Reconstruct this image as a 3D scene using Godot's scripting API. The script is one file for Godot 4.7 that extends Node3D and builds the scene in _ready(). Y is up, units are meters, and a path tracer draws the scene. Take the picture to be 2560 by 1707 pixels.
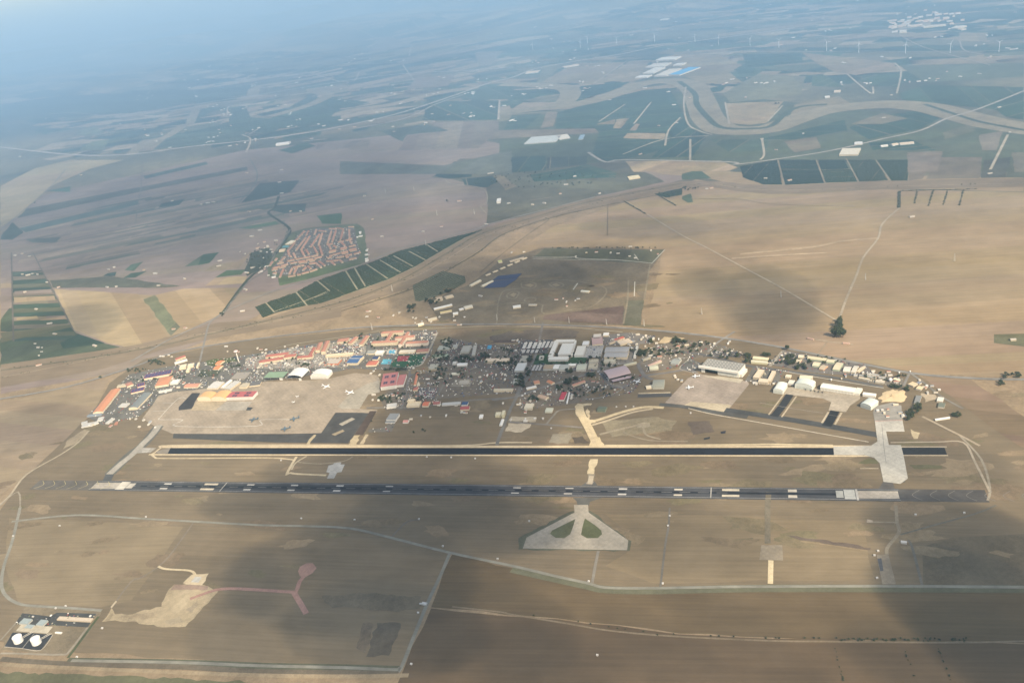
extends Node3D
# An airbase on a dry plain seen from the air: x runs along the main runway, +z towards the camera, metres.

var mats := {}
var texs := {}
var names := {}
var rng := RandomNumberGenerator.new()
const EYE := Vector3(1828.4, 1454.2, 2122.9)

func numbered(called: String) -> String:
	var n: int = names.get(called, 0)
	names[called] = n + 1
	return called if n == 0 else "%s_%03d" % [called, n]

func terrain(x: float, z: float) -> float:
	var d := clampf((-z - 7500.0) / 9000.0, 0.0, 1.0)
	var s := d * d * (3.0 - 2.0 * d)
	if s <= 0.0:
		return 0.0
	return s * (60.0 * (sin(x * .00115 + z * .0004 + 1.3) + sin(z * .0013 - x * .00035 + .6) + .6 * sin(x * .0027 + z * .0021)) + 70.0)

func lift(x: float, z: float, layer: float) -> float:
	# thickness of the layers laid on the ground, more of it where the ground is coarse and far
	var d := Vector2(x - EYE.x, z - EYE.z).length()
	return terrain(x, z) + layer * (0.16 + maxf(0.0, d - 2600.0) * 0.00008) + (1.2 if z < -7500.0 else 0.0)

func set_up_view():
	var cam := Camera3D.new()
	cam.name = "camera"
	add_child(cam)
	cam.fov = 40.36
	cam.near = 1.0
	cam.far = 200000.0
	cam.position = EYE
	cam.basis = Basis(Vector3.UP, 0.28352) * Basis(Vector3.RIGHT, -0.42053) * Basis(Vector3.BACK, -0.14893)
	var env := Environment.new()
	env.background_mode = Environment.BG_SKY
	var sm := ProceduralSkyMaterial.new()
	sm.sky_top_color = Color(0.60, 0.65, 0.72)
	sm.sky_horizon_color = Color(0.84, 0.86, 0.88)
	sm.sky_curve = 0.2
	sm.ground_bottom_color = Color(0.55, 0.58, 0.6)
	sm.ground_horizon_color = Color(0.84, 0.86, 0.88)
	sm.sky_energy_multiplier = 1.0
	var sky := Sky.new()
	sky.sky_material = sm
	env.sky = sky
	env.tonemap_mode = Environment.TONE_MAPPER_LINEAR
	env.tonemap_exposure = 1.8
	env.fog_enabled = true
	env.fog_density = 0.000031
	env.fog_light_color = Color(0.78, 0.905, 1.0)
	env.volumetric_fog_enabled = true
	env.volumetric_fog_density = 0.0
	env.sdfgi_enabled = true
	env.ssao_enabled = true
	env.ssil_enabled = true
	var we := WorldEnvironment.new()
	we.name = "air"
	we.environment = env
	add_child(we)
	var sun := DirectionalLight3D.new()
	sun.name = "sun"
	add_child(sun)
	sun.light_energy = 1.6
	sun.light_angular_distance = 0.5
	sun.light_color = Color(1.0, 0.915, 0.785)
	sun.shadow_enabled = true
	sun.look_at_from_position(Vector3(54, 64, 54), Vector3.ZERO)

# ------------------------------------------------------------------ textures and materials
func noise_image(w: int, h: int, freq: float, octaves: int, s: int) -> Image:
	var n := FastNoiseLite.new()
	n.seed = s
	n.noise_type = FastNoiseLite.TYPE_SIMPLEX_SMOOTH
	n.frequency = freq
	n.fractal_octaves = octaves
	n.fractal_gain = 0.55
	return n.get_seamless_image(w, h, false, false, 0.2, true)

func tone(v: float) -> Color:
	var c := pow(clampf(v, 0.0, 1.0), 1.0 / 2.2)
	return Color(c, c, c)

func make_textures():
	var n := 768
	var a := noise_image(n, n, 0.006, 5, 11)
	var b := noise_image(n, n, 0.045, 4, 12)
	var c := noise_image(n, n, 0.16, 2, 13)
	var st := noise_image(n, 96, 0.012, 3, 14)
	st.resize(n, n, Image.INTERPOLATE_CUBIC)
	var thin := noise_image(48, n, 0.05, 3, 15)
	thin.resize(n, n, Image.INTERPOLATE_CUBIC)
	var soil := Image.create(n, n, false, Image.FORMAT_RGB8)
	var streak := Image.create(n, n, false, Image.FORMAT_RGB8)
	var conc := Image.create(n, n, false, Image.FORMAT_RGB8)
	var asph := Image.create(n, n, false, Image.FORMAT_RGB8)
	var stain := Image.create(n, n, false, Image.FORMAT_RGB8)
	var coarse := Image.create(n, n, false, Image.FORMAT_RGB8)
	for y in n:
		for x in n:
			var av := a.get_pixel(x, y).r - 0.5
			var bv := b.get_pixel(x, y).r - 0.5
			var cv := c.get_pixel(x, y).r - 0.5
			var tv := thin.get_pixel(x, y).r - 0.5
			soil.set_pixel(x, y, tone(0.80 + av * 0.30 + bv * 0.26 + cv * 0.22))
			streak.set_pixel(x, y, tone(0.84 + av * 0.16 + tv * 0.20 + bv * 0.06 + cv * 0.08))
			var slab := 0.0
			if x % 64 < 2 or y % 64 < 2:
				slab = -0.13
			var tile_tone := (float(((x / 64) * 7 + (y / 64) * 13) % 5) - 2.0) * 0.022
			conc.set_pixel(x, y, tone(0.86 + slab + tile_tone + av * 0.18 + bv * 0.16 + cv * 0.06))
			asph.set_pixel(x, y, tone(0.80 + av * 0.22 + tv * 0.18 + cv * 0.12))
			stain.set_pixel(x, y, tone(0.88 + av * 0.16 + bv * 0.12 + cv * 0.05))
			coarse.set_pixel(x, y, tone(0.84 + av * 0.34 + bv * 0.14))
	for k in [["soil", soil], ["streak", streak], ["concrete", conc], ["asphalt", asph], ["stain", stain], ["coarse", coarse]]:
		texs[k[0]] = ImageTexture.create_from_image(k[1])

func land_material(kind: String) -> StandardMaterial3D:
	# ground of one kind; its colour comes from the vertices
	var key := "land_" + kind
	if mats.has(key):
		return mats[key]
	var m := StandardMaterial3D.new()
	m.vertex_color_use_as_albedo = true
	m.albedo_texture = texs[kind]
	m.roughness = 0.95
	m.metallic_specular = 0.15
	if kind != "streak":
		m.uv1_triplanar = true
		m.uv1_world_triplanar = true
		var size: float = {"soil": 640.0, "concrete": 96.0, "asphalt": 210.0}[kind]
		m.uv1_scale = Vector3.ONE / size
	m.detail_enabled = true
	m.detail_blend_mode = BaseMaterial3D.BLEND_MODE_MUL
	m.detail_albedo = texs["coarse"]
	m.detail_uv_layer = BaseMaterial3D.DETAIL_UV_2
	m.uv2_triplanar = true
	m.uv2_world_triplanar = true
	m.uv2_scale = Vector3.ONE / (3700.0 if kind == "soil" or kind == "streak" else 530.0)
	mats[key] = m
	return m

func paint(c: Array, rough := 0.8, metal := 0.0, textured := true) -> StandardMaterial3D:
	var key := "%.3f %.3f %.3f %.2f %.2f %s" % [c[0], c[1], c[2], rough, metal, textured]
	if mats.has(key):
		return mats[key]
	var m := StandardMaterial3D.new()
	m.albedo_color = Color(c[0], c[1], c[2]).linear_to_srgb()
	m.roughness = rough
	m.metallic = metal
	m.metallic_specular = 0.3
	if textured:
		m.albedo_texture = texs["stain"]
		m.uv1_triplanar = true
		m.uv1_world_triplanar = true
		m.uv1_scale = Vector3.ONE / 38.0
	mats[key] = m
	return m

# ------------------------------------------------------------------ mesh helpers
func new_st() -> SurfaceTool:
	var st := SurfaceTool.new()
	st.begin(Mesh.PRIMITIVE_TRIANGLES)
	st.set_smooth_group(-1)
	return st

func tri(st: SurfaceTool, a: Vector3, b: Vector3, c: Vector3, out: Vector3):
	# clockwise seen from the side that out points to
	if (b - a).cross(c - a).dot(out) > 0.0:
		st.add_vertex(a); st.add_vertex(c); st.add_vertex(b)
	else:
		st.add_vertex(a); st.add_vertex(b); st.add_vertex(c)

func quad(st: SurfaceTool, a: Vector3, b: Vector3, c: Vector3, d: Vector3, out: Vector3):
	tri(st, a, b, c, out)
	tri(st, a, c, d, out)

func box(st: SurfaceTool, lo: Vector3, hi: Vector3):
	var p := [Vector3(lo.x, lo.y, lo.z), Vector3(hi.x, lo.y, lo.z), Vector3(hi.x, lo.y, hi.z), Vector3(lo.x, lo.y, hi.z), Vector3(lo.x, hi.y, lo.z), Vector3(hi.x, hi.y, lo.z), Vector3(hi.x, hi.y, hi.z), Vector3(lo.x, hi.y, hi.z)]
	quad(st, p[4], p[5], p[6], p[7], Vector3.UP)
	quad(st, p[0], p[1], p[2], p[3], Vector3.DOWN)
	quad(st, p[0], p[1], p[5], p[4], Vector3.FORWARD)
	quad(st, p[3], p[2], p[6], p[7], Vector3.BACK)
	quad(st, p[0], p[3], p[7], p[4], Vector3.LEFT)
	quad(st, p[1], p[2], p[6], p[5], Vector3.RIGHT)

func tube(st: SurfaceTool, a: Vector3, b: Vector3, ra: float, rb: float, n := 8, caps := true):
	var ax := (b - a).normalized()
	var u := ax.cross(Vector3.UP if absf(ax.y) < 0.9 else Vector3.RIGHT).normalized()
	var v := ax.cross(u)
	for k in n:
		var t0 := TAU * k / n
		var t1 := TAU * (k + 1) / n
		var d0 := u * cos(t0) + v * sin(t0)
		var d1 := u * cos(t1) + v * sin(t1)
		quad(st, a + d0 * ra, a + d1 * ra, b + d1 * rb, b + d0 * rb, d0 + d1)
		if caps:
			tri(st, a, a + d0 * ra, a + d1 * ra, -ax)
			tri(st, b, b + d0 * rb, b + d1 * rb, ax)

func part(st: SurfaceTool, called: String, m: Material, parent: Node) -> MeshInstance3D:
	st.generate_normals()
	var o := MeshInstance3D.new()
	o.name = called
	o.mesh = st.commit()
	o.material_override = m
	parent.add_child(o, true)
	return o

func mesh_part(mesh: Mesh, called: String, m: Material, parent: Node) -> MeshInstance3D:
	var o := MeshInstance3D.new()
	o.name = called
	o.mesh = mesh
	o.material_override = m
	parent.add_child(o, true)
	return o

func thing(called: String, label: String, category: String, at: Vector3, turn := 0.0, group := "") -> Node3D:
	var o := Node3D.new()
	o.name = numbered(called)
	add_child(o)
	o.position = at
	o.rotation.y = turn
	tag(o, label, category, group)
	return o

func tag(o: Node, label: String, category: String, group := ""):
	o.set_meta("label", label)
	o.set_meta("category", category)
	if group != "":
		o.set_meta("group", group)

# ------------------------------------------------------------------ the ground and what lies on it
func put_tri(st: SurfaceTool, a: Vector2, b: Vector2, c: Vector2, layer: float, col: Color, ang: float, deep: int):
	var ab := a.distance_to(b)
	var bc := b.distance_to(c)
	var ca := c.distance_to(a)
	var most := maxf(ab, maxf(bc, ca))
	var lowest := minf(a.y, minf(b.y, c.y))
	if deep < 9 and ((lowest < -7000.0 and most > 420.0) or most > 1600.0):
		if most == ab:
			var m := (a + b) / 2.0
			put_tri(st, a, m, c, layer, col, ang, deep + 1); put_tri(st, m, b, c, layer, col, ang, deep + 1)
		elif most == bc:
			var m := (b + c) / 2.0
			put_tri(st, a, b, m, layer, col, ang, deep + 1); put_tri(st, a, m, c, layer, col, ang, deep + 1)
		else:
			var m := (c + a) / 2.0
			put_tri(st, a, b, m, layer, col, ang, deep + 1); put_tri(st, m, b, c, layer, col, ang, deep + 1)
		return
	var order := [a, b, c]
	if (b - a).cross(c - a) < 0.0:
		order = [a, c, b]
	for p in order:
		st.set_color(col)
		var r: Vector2 = p.rotated(ang)
		st.set_uv(Vector2(r.x / 1500.0, r.y / 420.0))
		st.set_normal(Vector3.UP)
		st.add_vertex(Vector3(p.x, lift(p.x, p.y, layer), p.y))

func ragged(poly: PackedVector2Array, step: float, much: float) -> PackedVector2Array:
	# natural edge: bare earth and grass do not end in straight lines
	var out := PackedVector2Array()
	for k in poly.size():
		var a := poly[k]
		var b := poly[(k + 1) % poly.size()]
		var n := clampi(int(a.distance_to(b) / step), 1, 14)
		var side := (b - a).normalized().orthogonal()
		for i in n:
			var f := float(i) / n
			out.append(a.lerp(b, f) + (side * rng.randf_range(-much, much) if i > 0 else Vector2.ZERO))
	return poly if Geometry2D.triangulate_polygon(out).is_empty() else out

func put_poly(st: SurfaceTool, poly: PackedVector2Array, layer: float, col: Color, ang: float):
	var ids := Geometry2D.triangulate_polygon(poly)
	for k in range(0, ids.size(), 3):
		put_tri(st, poly[ids[k]], poly[ids[k + 1]], poly[ids[k + 2]], layer, col, ang, 0)

func put_strips(st: SurfaceTool, poly: PackedVector2Array, layer: float, col: Color, ang: float, grove: bool):
	# a field is worked in strips of slightly different tone; groves have bare tracks between the blocks
	var best := Vector2.RIGHT
	var far := 0.0
	var mid := Vector2.ZERO
	for k in poly.size():
		mid += poly[k] / poly.size()
		var e := poly[(k + 1) % poly.size()] - poly[k]
		if e.length() > far:
			far = e.length()
			best = e.normalized()
	if rng.randf() < 0.45:
		best = best.orthogonal()
	var side := best.orthogonal()
	var reach := 0.0
	for p in poly:
		reach = maxf(reach, p.distance_to(mid))
	var dist := mid.distance_to(Vector2(EYE.x, EYE.z))
	var s := -reach
	while s < reach:
		var plain := reach > 1100.0 and not grove
		if plain:
			best = Vector2.RIGHT.rotated(-0.06)
			side = best.orthogonal()
		var wide := rng.randf_range(35.0, 120.0) * clampf(dist / 3500.0, 0.8, 2.6)
		var f := rng.randf_range(0.965, 1.035) if plain else (rng.randf_range(0.94, 1.06) if col.r > 0.3 and dist < 4200.0 else rng.randf_range(0.83, 1.15))
		var c := Color(col.r * f, col.g * f * rng.randf_range(0.97, 1.03), col.b * f * rng.randf_range(0.94, 1.06))
		var e := s + wide
		for q in Geometry2D.intersect_polygons(poly, PackedVector2Array([mid + best * -reach + side * s, mid + best * reach + side * s, mid + best * reach + side * e, mid + best * -reach + side * e])):
			put_poly(st, q, layer, c, ang)
		s = e
		if grove:
			e = s + rng.randf_range(3.0, 6.5) * clampf(dist / 4500.0, 1.0, 1.7)
			var t := Color(.235, .20, .14) if rng.randf() < 0.6 else Color(.13, .14, .09)
			for q in Geometry2D.intersect_polygons(poly, PackedVector2Array([mid + best * -reach + side * s, mid + best * reach + side * s, mid + best * reach + side * e, mid + best * -reach + side * e])):
				put_poly(st, q, layer, t, ang)
			s = e

func land(called: String, kind: String, poly: PackedVector2Array, layer: float, col: Color, ang := 0.0):
	var ids := Geometry2D.triangulate_polygon(poly)
	if ids.is_empty():
		print("no area: ", called, poly)
		return
	var st := SurfaceTool.new()
	st.begin(Mesh.PRIMITIVE_TRIANGLES)
	var near := poly[0].distance_to(Vector2(EYE.x, EYE.z)) < 2750.0
	if called == "orchard_floor" or called == "field" and not near:
		put_strips(st, poly, layer, col, deg_to_rad(ang), called == "orchard_floor")
	else:
		put_poly(st, poly, layer, col, deg_to_rad(ang))
	var o := MeshInstance3D.new()
	o.name = numbered(called)
	o.mesh = st.commit()
	o.material_override = land_material(kind)
	o.set_meta("kind", "structure")
	add_child(o)

func ribbon_outline(p: PackedVector2Array, wide: float) -> Array:
	var left := PackedVector2Array()
	var right := PackedVector2Array()
	for k in p.size():
		var d0 := (p[k] - p[maxi(k - 1, 0)]).normalized()
		var d1 := (p[mini(k + 1, p.size() - 1)] - p[k]).normalized()
		if k == 0: d0 = d1
		if k == p.size() - 1: d1 = d0
		var d := (d0 + d1).normalized()
		var nrm := Vector2(-d.y, d.x) * wide * 0.5 / maxf(0.45, d.dot(d0))
		left.append(p[k] + nrm)
		right.append(p[k] - nrm)
	return [left, right]

func smooth_line(p: PackedVector2Array) -> PackedVector2Array:
	# rounds the corners of a road
	if p.size() < 3:
		return p
	var out := PackedVector2Array([p[0]])
	for k in range(p.size() - 1):
		var p0 := p[maxi(k - 1, 0)]
		var p3 := p[mini(k + 2, p.size() - 1)]
		for s in [0.25, 0.5, 0.75, 1.0]:
			out.append(p[k].cubic_interpolate(p[k + 1], p0, p3, s))
	return out

func way(called: String, kind: String, line: PackedVector2Array, wide: float, layer: float, col: Color):
	var sides := ribbon_outline(smooth_line(line) if wide < 300 else line, wide)
	var st := SurfaceTool.new()
	st.begin(Mesh.PRIMITIVE_TRIANGLES)
	for k in range(sides[0].size() - 1):
		put_tri(st, sides[0][k], sides[1][k], sides[1][k + 1], layer, col, 0.0, 0)
		put_tri(st, sides[0][k], sides[1][k + 1], sides[0][k + 1], layer, col, 0.0, 0)
	var o := MeshInstance3D.new()
	o.name = numbered(called)
	o.mesh = st.commit()
	o.material_override = land_material(kind)
	o.set_meta("kind", "structure")
	add_child(o)

func flat_points(a: Array) -> PackedVector2Array:
	var out := PackedVector2Array()
	for k in range(0, a.size(), 2):
		out.append(Vector2(a[k], a[k + 1]))
	return out

func build_ground():
	# one sheet from behind the camera to the horizon
	var xs: Array = []
	var zs: Array = []
	var x := -90000.0
	while x < 60000.0:
		xs.append(x)
		var d := absf(x - 900.0)
		x += clampf(d * 0.06, 140.0, 6000.0)
	var z := 4500.0
	while z > -120000.0:
		zs.append(z)
		var d := absf(z)
		z -= 140.0 if d < 3500.0 else clampf(d * 0.035, 140.0, 5000.0)
	var big := FastNoiseLite.new()
	big.seed = 5
	big.frequency = 0.00035
	big.fractal_octaves = 4
	var st := SurfaceTool.new()
	st.begin(Mesh.PRIMITIVE_TRIANGLES)
	for j in zs.size():
		for i in xs.size():
			var p := Vector3(xs[i], terrain(xs[i], zs[j]), zs[j])
			var n := big.get_noise_2d(p.x, p.z)
			var plain := Vector3(.325, .252, .165) * (1.0 + 0.22 * n)
			# the cultivated valley beyond the river is greener land
			var wild := Vector3(.165, .160, .112) + Vector3(.12, .09, .05) * clampf(n * 2.2, -0.6, 1.0)
			var c := plain.lerp(wild, smoothstep(-2900.0, -3600.0, p.z - 0.28 * p.x))
			st.set_color(Color(c.x, c.y, c.z))
			st.set_normal(Vector3.UP)
			st.add_vertex(p)
	var w := xs.size()
	for j in range(zs.size() - 1):
		for i in range(w - 1):
			var a := j * w + i
			for k in [a, a + 1, a + w + 1, a, a + w + 1, a + w]:
				st.add_index(k)
	var o := MeshInstance3D.new()
	o.name = "ground"
	st.generate_normals()
	o.mesh = st.commit()
	o.material_override = land_material("soil")
	o.set_meta("kind", "structure")
	add_child(o)

func build_land():
	rng.seed = 3
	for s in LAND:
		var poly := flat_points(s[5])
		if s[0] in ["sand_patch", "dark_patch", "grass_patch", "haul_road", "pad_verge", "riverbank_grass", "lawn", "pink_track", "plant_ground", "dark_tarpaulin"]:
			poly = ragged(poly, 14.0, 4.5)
		elif s[0] in ["field", "airfield_grass", "storage_ground", "estate_ground", "orchard_floor", "sunlit_grass_tint"]:
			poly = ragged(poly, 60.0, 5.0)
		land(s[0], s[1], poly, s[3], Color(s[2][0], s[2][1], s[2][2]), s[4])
	for s in WAYS:
		way(s[0], s[1], flat_points(s[5]), s[4], s[3], Color(s[2][0], s[2][1], s[2][2]))
	far_patchwork()
	worn_ground()
	plain_strips()

func plain_strips():
	# long narrow fields on the plain left of the river
	rng.seed = 72
	var c := flat_points([LEFT_PLAIN[0][0], LEFT_PLAIN[0][1], LEFT_PLAIN[1][0], LEFT_PLAIN[1][1], LEFT_PLAIN[2][0], LEFT_PLAIN[2][1], LEFT_PLAIN[3][0], LEFT_PLAIN[3][1]])
	var run := Vector2(LEFT_PLAIN_RUN[0], LEFT_PLAIN_RUN[1])
	var side := run.orthogonal()
	var tones := [[.25, .20, .165], [.30, .245, .205], [.33, .27, .215], [.225, .19, .155], [.17, .165, .13], [.12, .14, .11], [.28, .22, .175], [.20, .18, .15]]
	var st := SurfaceTool.new()
	st.begin(Mesh.PRIMITIVE_TRIANGLES)
	for k in 190:
		var u := rng.randf()
		var v := rng.randf()
		var m := c[0].lerp(c[1], u).lerp(c[3].lerp(c[2], u), v)
		var half := rng.randf_range(70.0, 420.0)
		var wide := rng.randf_range(7.0, 46.0)
		var t: Array = tones[rng.randi() % tones.size()]
		var q := PackedVector2Array([m - run * half - side * wide, m + run * half * rng.randf_range(0.8, 1.1) - side * wide, m + run * half + side * wide, m - run * half * rng.randf_range(0.8, 1.1) + side * wide])
		put_poly(st, q, 1.46 + 0.5 * k / 190.0, Color(t[0], t[1], t[2]), 0.0)
	var o := MeshInstance3D.new()
	o.name = "strip_fields"
	o.mesh = st.commit()
	o.material_override = land_material("streak")
	o.set_meta("kind", "structure")
	add_child(o)

func worn_ground():
	# dry and green spots in the rough grass of the airfield and in the storage ground
	rng.seed = 64
	var st := SurfaceTool.new()
	st.begin(Mesh.PRIMITIVE_TRIANGLES)
	var tones := [[.275, .215, .14], [.225, .178, .115], [.215, .18, .112], [.265, .212, .14], [.23, .178, .12], [.205, .178, .108], [.29, .23, .15]]
	for k in 330:
		var c := Vector2(rng.randf_range(-650, 2700), rng.randf_range(-780, 520))
		if k % 6 == 0:
			c = Vector2(rng.randf_range(450, 1500), rng.randf_range(-1750, -950))
		if c.x > 1700.0 and c.y < -560.0:
			c.y += 500.0
		if c.x > 850.0 and c.y > 230.0:
			c.y -= 420.0
		var rx := rng.randf_range(12, 75)
		var rz := rx * rng.randf_range(0.2, 0.6)
		var turn := rng.randf_range(-0.3, 0.3)
		var t: Array = tones[rng.randi() % tones.size()]
		var n := 14
		var ring: Array[Vector2] = []
		for i in n:
			ring.append(c + (Vector2(cos(TAU * i / n) * rx, sin(TAU * i / n) * rz) * rng.randf_range(0.6, 1.25)).rotated(turn))
		for i in n:
			put_tri(st, c, ring[i], ring[(i + 1) % n], 2.5 + 0.4 * (k % 40) / 40.0, Color(t[0], t[1], t[2]), 0.0, 0)
	var o := MeshInstance3D.new()
	o.name = "worn_grass"
	o.mesh = st.commit()
	o.material_override = land_material("soil")
	o.set_meta("kind", "structure")
	add_child(o)

func far_patchwork():
	# fields and groves far out in the valley and on the low hills
	rng.seed = 77
	var tones := [[.045, .085, .06], [.06, .10, .07], [.09, .13, .085], [.14, .15, .10], [.22, .19, .135], [.31, .25, .17], [.40, .34, .25], [.18, .17, .12], [.035, .07, .05], [.36, .29, .21]]
	var st := SurfaceTool.new()
	st.begin(Mesh.PRIMITIVE_TRIANGLES)
	for k in 2600:
		var z := -5600.0 - pow(rng.randf(), 1.6) * 24000.0
		var x := rng.randf_range(-1.05, 0.42) * (-z) + 1500.0
		var size := rng.randf_range(35.0, 190.0) * (1.0 + maxf(0.0, -z - 9000.0) / 14000.0)
		var long := rng.randf_range(1.2, 4.5)
		var turn := rng.randf_range(-0.5, 0.5) + 0.4 * sin(x * 0.0006)
		var u := Vector2.from_angle(turn)
		var v := u.orthogonal()
		var c := Vector2(x, z)
		var t: Array = tones[rng.randi() % tones.size()]
		var q: Array[Vector2] = []
		for s in [[-1, -1], [1, -1], [1, 1], [-1, 1]]:
			q.append(c + u * s[0] * size * long * rng.randf_range(0.75, 1.0) + v * s[1] * size * rng.randf_range(0.55, 1.0))
		var layer := 0.5 + 0.4 * (k % 5) / 5.0
		put_tri(st, q[0], q[1], q[2], layer, Color(t[0], t[1], t[2]), turn, 0)
		put_tri(st, q[0], q[2], q[3], layer, Color(t[0], t[1], t[2]), turn, 0)
	var o := MeshInstance3D.new()
	o.name = "far_fields"
	o.mesh = st.commit()
	o.material_override = land_material("soil")
	o.set_meta("kind", "structure")
	add_child(o)

func build_markings():
	# painted runway and apron markings, each line a thin sheet of paint
	for s in MARKS:
		land("painted_marking", "asphalt", PackedVector2Array([Vector2(s[0], s[2]), Vector2(s[1], s[2]), Vector2(s[1], s[3]), Vector2(s[0], s[3])]), 7.0, Color(s[4][0], s[4][1], s[4][2]))
	for s in LINES:
		way("painted_line", "asphalt", flat_points(s[2]), s[0], 7.0, Color(s[1][0], s[1][1], s[1][2]))

# ------------------------------------------------------------------ buildings
func window_boxes(st: SurfaceTool, a: Vector3, along: Vector3, length: float, out: Vector3, h: float, floors: int):
	var n := int((length - 3.0) / 4.2)
	if n < 1:
		return
	var gap := length / n
	for f in floors:
		var y := 1.0 + f * (h - 0.6) / floors
		var tall := minf(1.9, (h - 0.6) / floors - 1.0)
		for k in n:
			var c := a + along * (gap * (k + 0.5)) + Vector3.UP * y
			var p := c - along * 0.8
			var q := c + along * 0.8
			var o := out * 0.08
			var up := Vector3.UP * tall
			quad(st, p + o, q + o, q + o + up, p + o + up, out)
			quad(st, p, q, q + o, p + o, Vector3.DOWN)
			quad(st, p + up, q + up, q + o + up, p + o + up, Vector3.UP)
			quad(st, p, p + o, p + o + up, p + up, -along)
			quad(st, q, q + o, q + o + up, q + up, along)

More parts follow.
